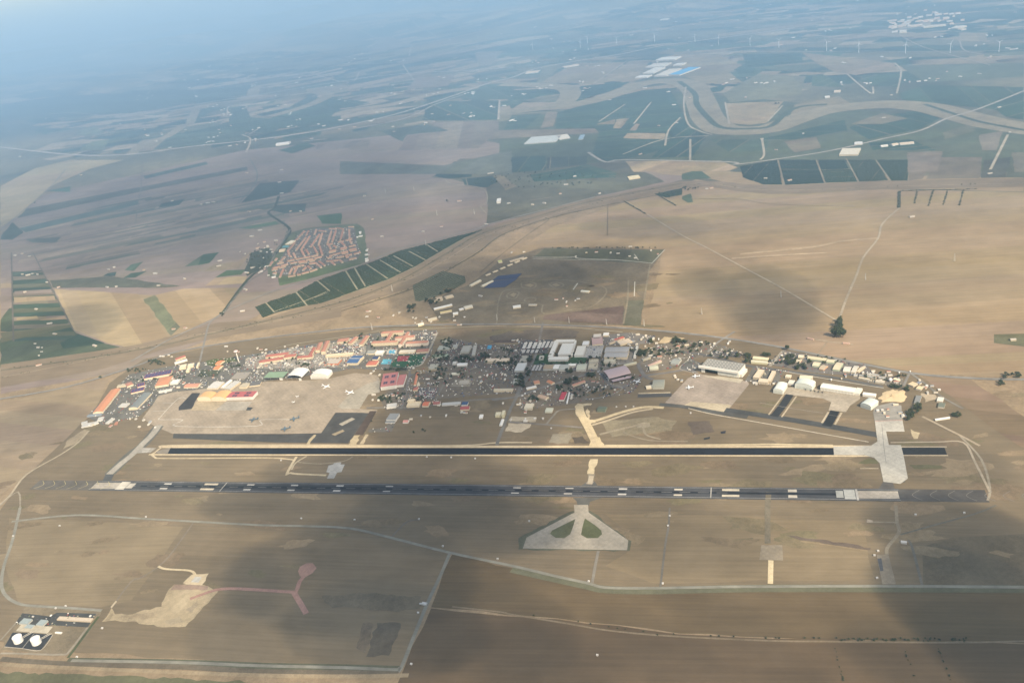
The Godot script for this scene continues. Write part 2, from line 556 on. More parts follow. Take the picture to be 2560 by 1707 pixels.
func build_block(root: Node3D, at: Vector3, turn: float, L: float, W: float, h: float, roof: int, wall_c: Array, roof_c: Array, opts: String, first: bool):
	# one rectangular wing: x runs along its length, z across it
	var hold := Transform3D(Basis(Vector3.UP, turn), at)
	var x := L / 2.0
	var z := W / 2.0
	var across := opts.contains("axw")
	# front: the side that looks most towards +z
	var fronts := [Vector3(0, 0, 1), Vector3(0, 0, -1), Vector3(1, 0, 0), Vector3(-1, 0, 0)]
	if roof == 3:
		fronts = [Vector3(0, 0, 1), Vector3(0, 0, -1)] if across else [Vector3(1, 0, 0), Vector3(-1, 0, 0)]
	var front: Vector3 = fronts[0]
	for f in fronts:
		if (root.basis * hold.basis * f).z > (root.basis * hold.basis * front).z:
			front = f
	var wst := new_st()
	var wall_m := paint(wall_c, 0.85)
	if opts.contains("open"):
		for k in 4:
			for s in [-1, 1]:
				var px := -x + 0.6 + (L - 1.2) * k / 3.0
				var pst := new_st()
				box(pst, Vector3(px - 0.15, 0, s * (z - 0.6) - 0.15), Vector3(px + 0.15, h, s * (z - 0.6) + 0.15))
				part(pst, "post", wall_m, root).transform = hold
	else:
		var c := [Vector3(-x, 0, -z), Vector3(x, 0, -z), Vector3(x, 0, z), Vector3(-x, 0, z)]
		for k in 4:
			var a: Vector3 = c[k]
			var b: Vector3 = c[(k + 1) % 4]
			var out := (a + b) / 2.0
			if first and (opts.contains("opening") or opts.contains("bigdoor")) and out.normalized().dot(front) > 0.9:
				# the doorway is open: wall left, right and above it
				var al := Vector3(front.z, 0, -front.x)
				if al.dot(b - a) < 0.0:
					var t := a
					a = b
					b = t
				var f0 := 0.14 if opts.contains("opening") else 0.10
				var f1 := 0.80 if opts.contains("opening") else 0.44
				var top := h * (0.80 if opts.contains("opening") else 0.70)
				var p0 := a.lerp(b, f0)
				var p1 := a.lerp(b, f1)
				quad(wst, a, p0, p0 + Vector3.UP * h, a + Vector3.UP * h, out)
				quad(wst, p1, b, b + Vector3.UP * h, p1 + Vector3.UP * h, out)
				quad(wst, p0 + Vector3.UP * top, p1 + Vector3.UP * top, p1 + Vector3.UP * h, p0 + Vector3.UP * h, out)
			else:
				quad(wst, a, b, b + Vector3.UP * h, a + Vector3.UP * h, out)
	var rst := new_st()
	var o := 0.5
	match roof:
		0:
			box(rst, Vector3(-x - 0.25, h, -z - 0.25), Vector3(x + 0.25, h + 0.45, z + 0.25))
			if L > 25.0 and not opts.contains("open"):
				# raised kerb round the flat roof
				for s in [-1, 1]:
					box(rst, Vector3(-x - 0.25, h + 0.45, s * z - 0.25), Vector3(x + 0.25, h + 1.0, s * z + 0.25))
					box(rst, Vector3(s * x - 0.25, h + 0.45, -z + 0.25), Vector3(s * x + 0.25, h + 1.0, z - 0.25))
		1:
			var r := minf(W * 0.20, 3.6)
			for s in [-1, 1]:
				tri(wst, Vector3(s * x, h, -z), Vector3(s * x, h, z), Vector3(s * x, h + r, 0), Vector3(s, 0, 0))
				var e := h - r * o / z
				quad(rst, Vector3(-x - o, e + 0.12, s * (z + o)), Vector3(x + o, e + 0.12, s * (z + o)), Vector3(x + o, h + r + 0.12, 0), Vector3(-x - o, h + r + 0.12, 0), Vector3(0, 1, s))
				quad(rst, Vector3(-x - o, e - 0.15, s * (z + o)), Vector3(x + o, e - 0.15, s * (z + o)), Vector3(x + o, e + 0.12, s * (z + o)), Vector3(-x - o, e + 0.12, s * (z + o)), Vector3(0, 0, s))
		2:
			var r := minf(W * 0.26, 4.5)
			var d := minf(z, x * 0.85)
			var e := h + 0.05
			var A := [Vector3(-x - o, e, -z - o), Vector3(x + o, e, -z - o), Vector3(x + o, e, z + o), Vector3(-x - o, e, z + o)]
			var p := Vector3(-x + d, h + r, 0)
			var q := Vector3(x - d, h + r, 0)
			quad(rst, A[3], A[2], q, p, Vector3(0, 1, 1))
			quad(rst, A[0], A[1], q, p, Vector3(0, 1, -1))
			tri(rst, A[0], A[3], p, Vector3(-1, 1, 0))
			tri(rst, A[1], A[2], q, Vector3(1, 1, 0))
			quad(rst, A[0], A[1], A[2], A[3], Vector3.DOWN)
		3:
			var half := x if across else z
			var long := z if across else x
			var rise := half * 0.32
			var n := 12
			for k in n:
				var t0 := PI * k / n
				var t1 := PI * (k + 1) / n
				var a := Vector2(-cos(t0) * half, h + sin(t0) * rise)
				var b := Vector2(-cos(t1) * half, h + sin(t1) * rise)
				var mid := Vector2((a.x + b.x) / 2, (a.y + b.y) / 2 - h + 0.5)
				var grow := 1.015
				if across:
					quad(rst, Vector3(a.x * grow, a.y + 0.1, -long - 0.4), Vector3(b.x * grow, b.y + 0.1, -long - 0.4), Vector3(b.x * grow, b.y + 0.1, long + 0.4), Vector3(a.x * grow, a.y + 0.1, long + 0.4), Vector3(mid.x, mid.y, 0))
					for s in [-1, 1]:
						tri(wst, Vector3(0, h, s * long), Vector3(a.x, a.y, s * long), Vector3(b.x, b.y, s * long), Vector3(0, 0, s))
				else:
					quad(rst, Vector3(-long - 0.4, a.y + 0.1, a.x * grow), Vector3(-long - 0.4, b.y + 0.1, b.x * grow), Vector3(long + 0.4, b.y + 0.1, b.x * grow), Vector3(long + 0.4, a.y + 0.1, a.x * grow), Vector3(0, mid.y, mid.x))
					for s in [-1, 1]:
						tri(wst, Vector3(s * long, h, 0), Vector3(s * long, a.y, a.x), Vector3(s * long, b.y, b.x), Vector3(s, 0, 0))
	if not opts.contains("open"):
		part(wst, "wall", wall_m, root).transform = hold
	var rough := 0.55 if roof == 3 or roof_c[0] > 0.6 else 0.8
	var rf := part(rst, "roof", paint(roof_c, rough), root)
	rf.transform = hold
	var along := Vector3(front.z, 0, -front.x)
	var wide := L if absf(front.z) > 0.5 else W
	var face := front * (z if absf(front.z) > 0.5 else x)
	if first and opts.contains("opening"):
		var st := new_st()
		var b := Basis(along, Vector3.UP, front)
		# rails of the sliding doors, then the leaf pushed aside
		box(st, Vector3(-wide * 0.48, h * 0.81, 0.02), Vector3(wide * 0.48, h * 0.85, 0.6))
		var d := part(st, "door_rail", paint([.4, .4, .38], 0.6), root)
		d.transform = hold * Transform3D(b, face)
		var st2 := new_st()
		box(st2, Vector3(wide * 0.30, 0, 0.02), Vector3(wide * 0.46, h * 0.80, 0.5))
		var d2 := part(st2, "door_leaf", paint([.66, .65, .6], 0.7), root)
		d2.transform = hold * Transform3D(b, face)
	if first and opts.contains("doors"):
		for k in 5:
			var st := new_st()
			var p0 := -wide * 0.42 + wide * 0.84 * k / 5.0
			box(st, Vector3(p0 + 0.15, 0, 0.02), Vector3(p0 + wide * 0.168 - 0.15, h * 0.82, 0.20 + 0.15 * (k % 2)))
			var d := part(st, "door_leaf", paint([wall_c[0] * 0.86, wall_c[1] * 0.86, wall_c[2] * 0.85], 0.7), root)
			d.transform = hold * Transform3D(Basis(along, Vector3.UP, front), face)
	if first and opts.contains("bigdoor"):
		var bb := Basis(along, Vector3.UP, front)
		# a green-painted inner wall shows through the open doorway
		var st := new_st()
		box(st, Vector3(-wide * 0.44, 0, -18.0), Vector3(wide * 0.44, h * 0.7, -17.6))
		part(st, "inner_wall", paint([.10, .22, .19], 0.7), root).transform = hold * Transform3D(bb, face)
		for k in 6:
			var s2 := new_st()
			var p0 := -wide * 0.06 + wide * 0.085 * k
			box(s2, Vector3(p0 + 0.1, 0, 0.03), Vector3(p0 + wide * 0.085 - 0.1, h * 0.70, 0.35 + 0.3 * (k % 2)))
			part(s2, "door_leaf", paint([.56, .56, .50], 0.7), root).transform = hold * Transform3D(bb, face)
		var s3 := new_st()
		box(s3, Vector3(-wide * 0.56, h * 0.72, 0.03), Vector3(wide * 0.51, h + 1.2, 5.0))
		part(s3, "fascia", paint([.70, .69, .63], 0.7), root).transform = hold * Transform3D(bb, face)
		var s4 := new_st()
		box(s4, Vector3(x + 0.05, 0, -z * 0.8), Vector3(x + 9.0, h * 0.45, z * 0.8))
		part(s4, "annex", wall_m, root).transform = hold
	if first and opts.contains("skygrid"):
		for i in 11:
			for j in 4:
				var st := new_st()
				var p := Vector3(-x * 0.88 + L * 0.88 * i / 10.0, h + 0.46, -z * 0.72 + W * 0.72 * j / 3.0)
				box(st, p - Vector3(1.6, 0, 0.9), p + Vector3(1.6, 0.6, 0.9))
				part(st, "skylight", paint([.66, .66, .60], 0.4), root).transform = hold
	if first and opts.contains("sky4"):
		for g in [Vector2(-0.45, -0.45), Vector2(0.45, -0.45), Vector2(-0.45, 0.45), Vector2(0.45, 0.45)]:
			for s in [-1, 1]:
				for t in [-1, 1]:
					var st := new_st()
					var p := Vector3(g.x * x + s * minf(L * 0.07, 5.0), h + 0.46, g.y * z + t * minf(W * 0.07, 5.0))
					box(st, p - Vector3(minf(L * 0.06, 4.0), 0, minf(W * 0.06, 4.0)), p + Vector3(minf(L * 0.06, 4.0), 0.5, minf(W * 0.06, 4.0)))
					part(st, "skylight", paint([.035, .04, .07], 0.3), root).transform = hold
	if first and opts.contains("panels"):
		var n := maxi(3, int(L / 12.0))
		for i in n:
			for j in 2:
				var st := new_st()
				var x0 := -x + 1.0 + (L - 2.0) * i / n
				var z0 := -z + 0.8 + (W - 1.6) * j / 2.0
				box(st, Vector3(x0 + 0.4, h + 0.7, z0 + 0.4), Vector3(x0 + (L - 2.0) / n - 0.6, h + 1.15, z0 + (W - 1.6) / 2.0 - 0.5))
				part(st, "solar_panel", paint([.06, .045, .11], 0.25, 0.0, false), root).transform = hold
	if first and opts.contains("ridge"):
		var st := new_st()
		box(st, Vector3(-x - 0.5, h + minf(W * 0.2, 3.6) - 0.3, -1.6), Vector3(x + 0.5, h + minf(W * 0.2, 3.6) + 0.5, 1.6))
		part(st, "ridge", paint([.55, .52, .45], 0.8), root).transform = hold
	var at_win := opts.find("win")
	if at_win >= 0:
		var floors := int(opts.substr(at_win + 3, 1))
		var st := new_st()
		window_boxes(st, Vector3(-x, 0, z), Vector3.RIGHT, L, Vector3.BACK, h, floors)
		window_boxes(st, Vector3(-x, 0, -z), Vector3.RIGHT, L, Vector3.FORWARD, h, floors)
		window_boxes(st, Vector3(x, 0, -z), Vector3.BACK, W, Vector3.RIGHT, h, floors)
		window_boxes(st, Vector3(-x, 0, -z), Vector3.BACK, W, Vector3.LEFT, h, floors)
		var o_ := part(st, "windows", paint([.10, .09, .08], 0.3, 0.0, false), root)
		o_.set_meta("kind", "stuff")
		o_.transform = hold
	if opts.contains("rows") and L > 24.0:
		# chimneys between the houses of the row
		var n := int(L / 12.0)
		for k in n:
			var st := new_st()
			var px := -x + L * (k + 0.5) / n
			box(st, Vector3(px - 0.5, h + 0.6, -z * 0.45 - 0.5), Vector3(px + 0.5, h + 3.0, -z * 0.45 + 0.5))
			part(st, "chimney", paint([.45, .36, .28], 0.9), rf)

func build_sheds():
	rng.seed = 55
	var walls := [[.68, .66, .60], [.66, .58, .44], [.56, .52, .45], [.48, .46, .42]]
	var roofs := [[.62, .61, .58], [.55, .53, .48], [.50, .46, .38], [.42, .40, .36], [.60, .55, .45], [.40, .19, .14], [.29, .31, .33]]
	for s in SHEDS:
		for k in s[6]:
			var q := Vector2(rng.randf_range(-1, 1), rng.randf_range(-1, 1))
			var p := Vector2(s[0] + s[2] * q.x + s[4] * q.y, s[1] + s[3] * q.x + s[5] * q.y)
			var root := thing("shed", "small shed " + s[7], "shed", Vector3(p.x, lift(p.x, p.y, 3.0), p.y), (PI / 2.0 if rng.randf() < 0.5 else 0.0) + rng.randf_range(-0.1, 0.1), "sheds " + s[7])
			build_block(root, Vector3.ZERO, 0.0, rng.randf_range(5, 16), rng.randf_range(4, 8), rng.randf_range(2.8, 4.5), 1 if rng.randf() < 0.35 else 0, walls[rng.randi() % 4], roofs[rng.randi() % 7], "", true)

func build_buildings():
	for r in BUILDINGS:
		var blocks: Array = r[5]
		var b0: Array = blocks[0]
		var opts: String = TEXT[r[4]]
		var words: String = TEXT[r[1][0]] % ORDINALS[r[1][1]] if r[1] is Array else TEXT[r[1]]
		var root := thing(TEXT[r[0]], words, TEXT[r[2]], Vector3(b0[0], lift(b0[0], b0[1], 0.0), b0[1]), b0[4], TEXT[r[3]])
		for k in blocks.size():
			var b: Array = blocks[k]
			var off := Vector3(b[0] - b0[0], 0, b[1] - b0[1]).rotated(Vector3.UP, -b0[4])
			build_block(root, off, b[4] - b0[4], b[2], b[3], b[5] + 0.37 * (k % 3), b[6], HUE[b[7]], HUE[b[8]], opts, k == 0)

# ------------------------------------------------------------------ trees
func clump(st: SurfaceTool, c: Vector3, r: float):
	var ring: Array[Vector3] = []
	var tilt := Basis.from_euler(Vector3(rng.randf() * TAU, rng.randf() * TAU, rng.randf() * TAU))
	for k in 5:
		ring.append(c + tilt * Vector3(cos(TAU * k / 5.0), rng.randf_range(-0.25, 0.25), sin(TAU * k / 5.0)) * r * rng.randf_range(0.7, 1.15))
	var top := c + tilt * Vector3(0, r * rng.randf_range(0.55, 0.9), 0)
	var low := c - tilt * Vector3(0, r * rng.randf_range(0.55, 0.9), 0)
	for k in 5:
		var a := ring[k]
		var b := ring[(k + 1) % 5]
		tri(st, a, b, top, (a + b + top) / 3.0 - c)
		tri(st, a, b, low, (a + b + low) / 3.0 - c)

func crown_mesh(tall: float, wide: float, base: float, n: int, lobes: int) -> ArrayMesh:
	# leaf clumps gathered round a few limbs, for a tree one metre high
	var st := new_st()
	var heads: Array[Vector3] = []
	for k in lobes:
		var t := TAU * (k + rng.randf() * 0.7) / lobes
		heads.append(Vector3(cos(t) * wide * rng.randf_range(0.25, 0.6), base + (tall - base) * rng.randf_range(0.25, 0.8), sin(t) * wide * rng.randf_range(0.25, 0.6)))
	heads.append(Vector3(0, base + (tall - base) * 0.78, 0))
	for k in n:
		var h: Vector3 = heads[k % heads.size()]
		var d := Vector3(rng.randfn(), rng.randfn() * 0.8, rng.randfn()).limit_length(2.0) * wide * 0.24
		clump(st, h + d, rng.randf_range(0.045, 0.085) * (wide / 0.5) * 1.25)
	st.generate_normals()
	return st.commit()

func trunk_mesh(base: float) -> ArrayMesh:
	var st := new_st()
	tube(st, Vector3.ZERO, Vector3(0.01, base * 1.3, 0), 0.035, 0.02, 6, false)
	for k in 4:
		var t := TAU * k / 4.0 + 0.4
		tube(st, Vector3(0, base, 0), Vector3(cos(t) * 0.2, base + 0.34, sin(t) * 0.2), 0.018, 0.006, 5, false)
	st.generate_normals()
	return st.commit()

func build_trees():
	rng.seed = 21
	var kinds: Array = []
	for k in 5:
		var tall := k >= 3
		kinds.append([crown_mesh(1.0, 0.38 if tall else 0.52, 0.22 if tall else 0.14, 110 if tall else 90, 5 if tall else 4), trunk_mesh(0.22 if tall else 0.14)])
	var greens := [[.036, .054, .028], [.026, .044, .030], [.048, .062, .030], [.040, .052, .034]]
	var bark := paint([.14, .11, .08], 0.9, 0.0, false)
	var leaf: Array = []
	for g in greens:
		leaf.append(paint(g, 0.8, 0.0, false))
	var texts := TREE_TEXT.duplicate()
	var order := TREES.duplicate()
	for g in GROVES:
		texts.append(g[8])
		for k in g[6]:
			var q := Vector2.from_angle(rng.randf() * TAU) * sqrt(rng.randf())
			order.append([g[0] + g[2] * q.x + g[4] * q.y, g[1] + g[3] * q.x + g[5] * q.y, g[7] * rng.randf_range(0.85, 1.3), texts.size() - 1])
	order.sort_custom(func(a, b): return a[2] / Vector2(a[0] - EYE.x, a[1] - EYE.z).length() > b[2] / Vector2(b[0] - EYE.x, b[1] - EYE.z).length())
	var rest: Array = []
	for k in order.size():
		var t: Array = order[k]
		var tall: bool = t[2] > 14.0
		var kind: Array = kinds[(3 + k % 2) if tall else k % 3]
		if k >= 290:
			rest.append(t)
			continue
		var words: String = texts[t[3]]
		var called := "eucalyptus_tree" if tall else ("bush" if t[2] < 4.3 else "tree")
		var root := thing(called, words, "bush" if called == "bush" else "tree", Vector3(t[0], lift(t[0], t[1], 0.0), t[1]), rng.randf() * TAU, words)
		root.scale = Vector3(t[2] * rng.randf_range(0.95, 1.25), t[2], t[2] * rng.randf_range(0.95, 1.25))
		mesh_part(kind[1], "trunk", bark, root)
		mesh_part(kind[0], "crown", leaf[k % 4], root)
	for v in 3:
		var list: Array = []
		for k in rest.size():
			if k % 3 == v:
				var t: Array = rest[k]
				list.append(Transform3D(Basis(Vector3.UP, k * 1.7).scaled(Vector3(t[2] * 1.1, t[2], t[2] * 1.1)), Vector3(t[0], lift(t[0], t[1], 0.0), t[1])))
		scatter("small_trees", kinds[v][0], leaf[v], list)
	build_orchards(leaf)

func scatter(called: String, mesh: Mesh, m: Material, list: Array):
	if list.is_empty():
		return
	var mm := MultiMesh.new()
	mm.transform_format = MultiMesh.TRANSFORM_3D
	mm.mesh = mesh
	mm.instance_count = list.size()
	for k in list.size():
		mm.set_instance_transform(k, list[k])
	var o := MultiMeshInstance3D.new()
	o.name = numbered(called)
	o.multimesh = mm
	o.material_override = m
	o.set_meta("kind", "stuff")
	o.set_meta("label", {"small_trees": "small dark trees scattered through the base", "orchard_trees": "dark green orchard trees in rows", "scrub": "dry scrub along the old river bed"}.get(called, called))
	o.set_meta("category", "trees")
	add_child(o)

func build_orchards(leaf: Array):
	# rows of low trees in the orchards that lie near enough to show texture
	var st := new_st()
	for k in 7:
		clump(st, Vector3(rng.randfn() * 0.22, 0.45 + rng.randf() * 0.25, rng.randfn() * 0.22), 0.34)
	st.generate_normals()
	var bush := st.commit()
	var tracks: Array = []
	for s in WAYS:
		if s[0] == "orchard_track" or s[0] == "farm_track":
			var line := flat_points(s[5])
			for k in range(line.size() - 1):
				tracks.append([line[k], line[k + 1]])
	for s in LAND:
		var vine: bool = s[0] == "vineyard_ground"
		if s[0] != "orchard_floor" and not vine:
			continue
		var poly := flat_points(s[5])
		var mid := Vector2.ZERO
		for p in poly:
			mid += p / poly.size()
		if mid.distance_to(Vector2(EYE.x, EYE.z)) > 5600.0:
			continue
		var lo := poly[0]
		var hi := poly[0]
		for p in poly:
			lo = lo.min(p)
			hi = hi.max(p)
		var d := poly[1] - poly[0]
		var u := d.normalized()
		var v := u.orthogonal()
		var reach := (hi - lo).length() / 2.0
		var gap := 7.0 if vine else 8.5
		var row_gap := 17.0 if vine else 9.5
		var list: Array = []
		var a := -reach
		while a < reach:
			var b := -reach
			while b < reach:
				var p := (lo + hi) / 2.0 + u * a + v * b + Vector2(rng.randf(), rng.randf()) * 1.6
				b += row_gap
				if rng.randf() < 0.05 or not Geometry2D.is_point_in_polygon(p, poly):
					continue
				var on_track := false
				for t in tracks:
					if Geometry2D.get_closest_point_to_segment(p, t[0], t[1]).distance_to(p) < 5.5:
						on_track = true
				if on_track:
					continue
				var r := rng.randf_range(5.0, 7.0) * (0.75 if vine else 1.0)
				list.append(Transform3D(Basis(Vector3.UP, rng.randf() * TAU).scaled(Vector3(r, r * 0.62, r)), Vector3(p.x, lift(p.x, p.y, s[3]), p.y)))
			a += gap
		scatter("orchard_trees", bush, leaf[1] if s[2][0] < 0.045 else leaf[0], list)

# ------------------------------------------------------------------ aircraft, vehicles, masts
func lathe_x(st: SurfaceTool, prof: Array, n := 10):
	# profile of [x, radius, height of the axis]
	for k in range(prof.size() - 1):
		var a: Array = prof[k]
		var b: Array = prof[k + 1]
		for i in n:
			var t0 := TAU * i / n
			var t1 := TAU * (i + 1) / n
			var d0 := Vector3(0, cos(t0), sin(t0))
			var d1 := Vector3(0, cos(t1), sin(t1))
			quad(st, Vector3(a[0], a[2], 0) + d0 * a[1], Vector3(a[0], a[2], 0) + d1 * a[1], Vector3(b[0], b[2], 0) + d1 * b[1], Vector3(b[0], b[2], 0) + d0 * b[1], d0 + d1)

func slab(st: SurfaceTool, poly: Array, y0: float, y1: float):
	# flat prism of a convex outline in x and z
	var c := Vector2.ZERO
	for p in poly:
		c += p / poly.size()
	for k in poly.size():
		var a: Vector2 = poly[k]
		var b: Vector2 = poly[(k + 1) % poly.size()]
		tri(st, Vector3(c.x, y1, c.y), Vector3(a.x, y1, a.y), Vector3(b.x, y1, b.y), Vector3.UP)
		tri(st, Vector3(c.x, y0, c.y), Vector3(a.x, y0, a.y), Vector3(b.x, y0, b.y), Vector3.DOWN)
		var m := (a + b) / 2.0 - c
		quad(st, Vector3(a.x, y0, a.y), Vector3(b.x, y0, b.y), Vector3(b.x, y1, b.y), Vector3(a.x, y1, a.y), Vector3(m.x, 0, m.y))

func build_planes():
	for p in PLANES:
		var kind: String = p[0]
		var root := thing("airplane", p[1], "airplane", Vector3(p[2], lift(p[2], p[3], 6.0), p[3]), p[4], "parked aircraft")
		var len_: float = {"patrol": 35.0, "jet": 38.0, "small": 14.0, "turboprop": 27.0}[kind]
		var span: float = {"patrol": 37.0, "jet": 35.0, "small": 17.0, "turboprop": 29.0}[kind]
		var r := len_ * 0.055
		var body_c: Array = {"patrol": [.075, .115, .15], "jet": [.75, .75, .74], "small": [.74, .74, .72], "turboprop": [.56, .60, .63]}[kind]
		var m := paint(body_c, 0.45, 0.0, false)
		var y := r + (1.6 if kind != "small" else 1.0)
		var st := new_st()
		var h := len_ / 2.0
		lathe_x(st, [[h, 0.05, y - r * 0.2], [h - r * 0.8, r * 0.6, y - r * 0.15], [h - r * 2.2, r, y], [-h * 0.35, r, y], [-h * 0.8, r * 0.5, y + r * 0.35], [-h, r * 0.12, y + r * 0.6]])
		part(st, "fuselage", m, root)
		var sweep := 0.26 if kind == "jet" else 0.03
		var wy := y + r * 0.75 if kind == "turboprop" else y - r * 0.45
		for s in [-1.0, 1.0]:
			st = new_st()
			slab(st, [Vector2(len_ * 0.13, s * r * 0.4), Vector2(len_ * 0.13 - sweep * span * 0.5, s * span / 2.0), Vector2(len_ * 0.13 - sweep * span * 0.5 - len_ * 0.06, s * span / 2.0), Vector2(-len_ * 0.06, s * r * 0.4)], wy, wy + r * 0.22)
			part(st, "wing", m, root)
			st = new_st()
			slab(st, [Vector2(-h * 0.76, s * r * 0.15), Vector2(-h * 0.94, s * span * 0.19), Vector2(-h * 1.02, s * span * 0.19), Vector2(-h * 0.98, s * r * 0.15)], y + r * 0.5, y + r * 0.65)
			part(st, "tailplane", m, root)
			var spots: Array = [0.17, 0.33] if kind == "patrol" else ([0.28] if kind != "small" else [0.22])
			for e in spots:
				st = new_st()
				var ez: float = s * span * e
				var ex: float = len_ * 0.13 - sweep * absf(ez)
				var er := r * (0.5 if kind == "jet" else 0.32)
				var ey := wy - er * 0.7 if kind == "jet" else wy + r * 0.1
				tube(st, Vector3(ex - len_ * 0.05, ey, ez), Vector3(ex + len_ * 0.055, ey, ez), er * 0.8, er, 10)
				var eng := part(st, "engine", paint([.36, .38, .4] if kind == "jet" else body_c, 0.45, 0.2, false), root)
				if kind != "jet":
					st = new_st()
					for bl in 4:
						var dir := Vector3(0, cos(TAU * bl / 4.0 + 0.5), sin(TAU * bl / 4.0 + 0.5))
						tube(st, Vector3(ex + len_ * 0.058, ey, ez), Vector3(ex + len_ * 0.058, ey, ez) + dir * r * 1.0, r * 0.07, r * 0.05, 4)
					part(st, "propeller", paint([.05, .05, .05], 0.5, 0.0, false), eng)
		st = new_st()
		var fz := r * 0.12
		var fin := [Vector3(-h * 0.70, y + r * 0.5, 0), Vector3(-h * 0.90, y + len_ * 0.2, 0), Vector3(-h * 1.02, y + len_ * 0.2, 0), Vector3(-h * 0.97, y + r * 0.5, 0)]
		for s in [-1.0, 1.0]:
			quad(st, fin[0] + Vector3(0, 0, s * fz), fin[1] + Vector3(0, 0, s * fz), fin[2] + Vector3(0, 0, s * fz), fin[3] + Vector3(0, 0, s * fz), Vector3(0, 0, s))
		for k in 4:
			var a: Vector3 = fin[k]
			var b: Vector3 = fin[(k + 1) % 4]
			quad(st, a - Vector3(0, 0, fz), a + Vector3(0, 0, fz), b + Vector3(0, 0, fz), b - Vector3(0, 0, fz), (a + b) / 2.0 - (fin[0] + fin[2]) / 2.0)
		part(st, "fin", m, root)
		for g in [Vector2(h * 0.72, 0), Vector2(-len_ * 0.02, span * 0.09), Vector2(-len_ * 0.02, -span * 0.09)]:
			st = new_st()
			tube(st, Vector3(g.x, 0, g.y - 0.3), Vector3(g.x, 0, g.y + 0.3), 0.5, 0.5, 8)
			box(st, Vector3(g.x - 0.12, 0, g.y - 0.12), Vector3(g.x + 0.12, y - r * 0.5, g.y + 0.12))
			var wheel := part(st, "wheel", paint([.05, .05, .05], 0.8, 0.0, false), root)
			wheel.position.y = 0.5
		st = new_st()
		box(st, Vector3(h - r * 2.0, y + r * 0.42, -r * 0.62), Vector3(h - r * 1.25, y + r * 0.66, r * 0.62))
		part(st, "cockpit_window", paint([.03, .035, .04], 0.2, 0.0, false), root)
	for k in HELICOPTERS.size():
		var p: Array = HELICOPTERS[k]
		var root := thing("helicopter", "dark helicopter in the line on the small apron, %s from the left" % ["first", "second", "third", "fourth", "fifth"][k], "helicopter", Vector3(p[0], lift(p[0], p[1], 6.0), p[1]), p[2] + 1.4, "helicopters on the small apron")
		var m := paint([.06, .065, .06], 0.5, 0.0, false)
		var st := new_st()
		lathe_x(st, [[5.0, 0.1, 1.8], [4.2, 1.0, 1.9], [2.0, 1.35, 2.1], [-1.5, 1.2, 2.2], [-3.0, 0.5, 2.5], [-9.0, 0.22, 2.9]])
		part(st, "fuselage", m, root)
		st = new_st()
		box(st, Vector3(-9.4, 2.6, -0.1), Vector3(-8.4, 4.8, 0.1))
		part(st, "fin", m, root)
		for b in 4:
			st = new_st()
			var d := Vector3(cos(TAU * b / 4.0 + 0.4), 0, sin(TAU * b / 4.0 + 0.4))
			tube(st, Vector3(0.3, 4.0, 0), Vector3(0.3, 3.9, 0) + d * 7.5, 0.22, 0.2, 4)
			part(st, "rotor_blade", paint([.04, .04, .04], 0.5, 0.0, false), root)
		st = new_st()
		tube(st, Vector3(0.3, 3.2, 0), Vector3(0.3, 4.1, 0), 0.3, 0.2, 6)
		part(st, "rotor_mast", m, root)
		for s in [-1.0, 1.0]:
			st = new_st()
			tube(st, Vector3(-1.5, 0.15, s * 1.2), Vector3(3.5, 0.15, s * 1.2), 0.12, 0.12, 5)
			tube(st, Vector3(1.0, 0.15, s * 1.2), Vector3(1.0, 1.2, s * 0.7), 0.1, 0.1, 5)
			part(st, "skid", m, root)

func build_cars():
	var st := new_st()
	# body, cabin and wheels of a small car, nose along x
	box(st, Vector3(-2.1, 0.35, -0.88), Vector3(2.1, 0.95, 0.88))
	var c := [Vector3(-1.5, 0.95, -0.8), Vector3(1.0, 0.95, -0.8), Vector3(1.0, 0.95, 0.8), Vector3(-1.5, 0.95, 0.8)]
	var d := [Vector3(-1.1, 1.5, -0.65), Vector3(0.4, 1.5, -0.65), Vector3(0.4, 1.5, 0.65), Vector3(-1.1, 1.5, 0.65)]
	quad(st, d[0], d[1], d[2], d[3], Vector3.UP)
	for k in 4:
		quad(st, c[k], c[(k + 1) % 4], d[(k + 1) % 4], d[k], c[k] + c[(k + 1) % 4])
	for w in [Vector2(-1.3, -0.8), Vector2(1.3, -0.8), Vector2(-1.3, 0.8), Vector2(1.3, 0.8)]:
		tube(st, Vector3(w.x, 0.33, w.y - 0.12), Vector3(w.x, 0.33, w.y + 0.12), 0.33, 0.33, 8)
	st.generate_normals()
	var mesh := st.commit()
	var tones := [[.70, .70, .69], [.42, .43, .44], [.05, .05, .06], [.62, .62, .60], [.25, .05, .05], [.08, .12, .22]]
	var words := ["white", "silver", "black", "pale grey", "dark red", "dark blue"]
	for p in CARS:
		var o := MeshInstance3D.new()
		o.name = numbered("parked_car")
		o.mesh = mesh
		o.material_override = paint(tones[p[3]], 0.35, 0.0, false)
		add_child(o)
		o.position = Vector3(p[0], lift(p[0], p[1], 5.2), p[1])
		o.rotation.y = p[2]
		var l: String = words[p[3]] + " car " + CAR_TEXT[p[4]]
		tag(o, l, "car", "cars " + CAR_TEXT[p[4]])

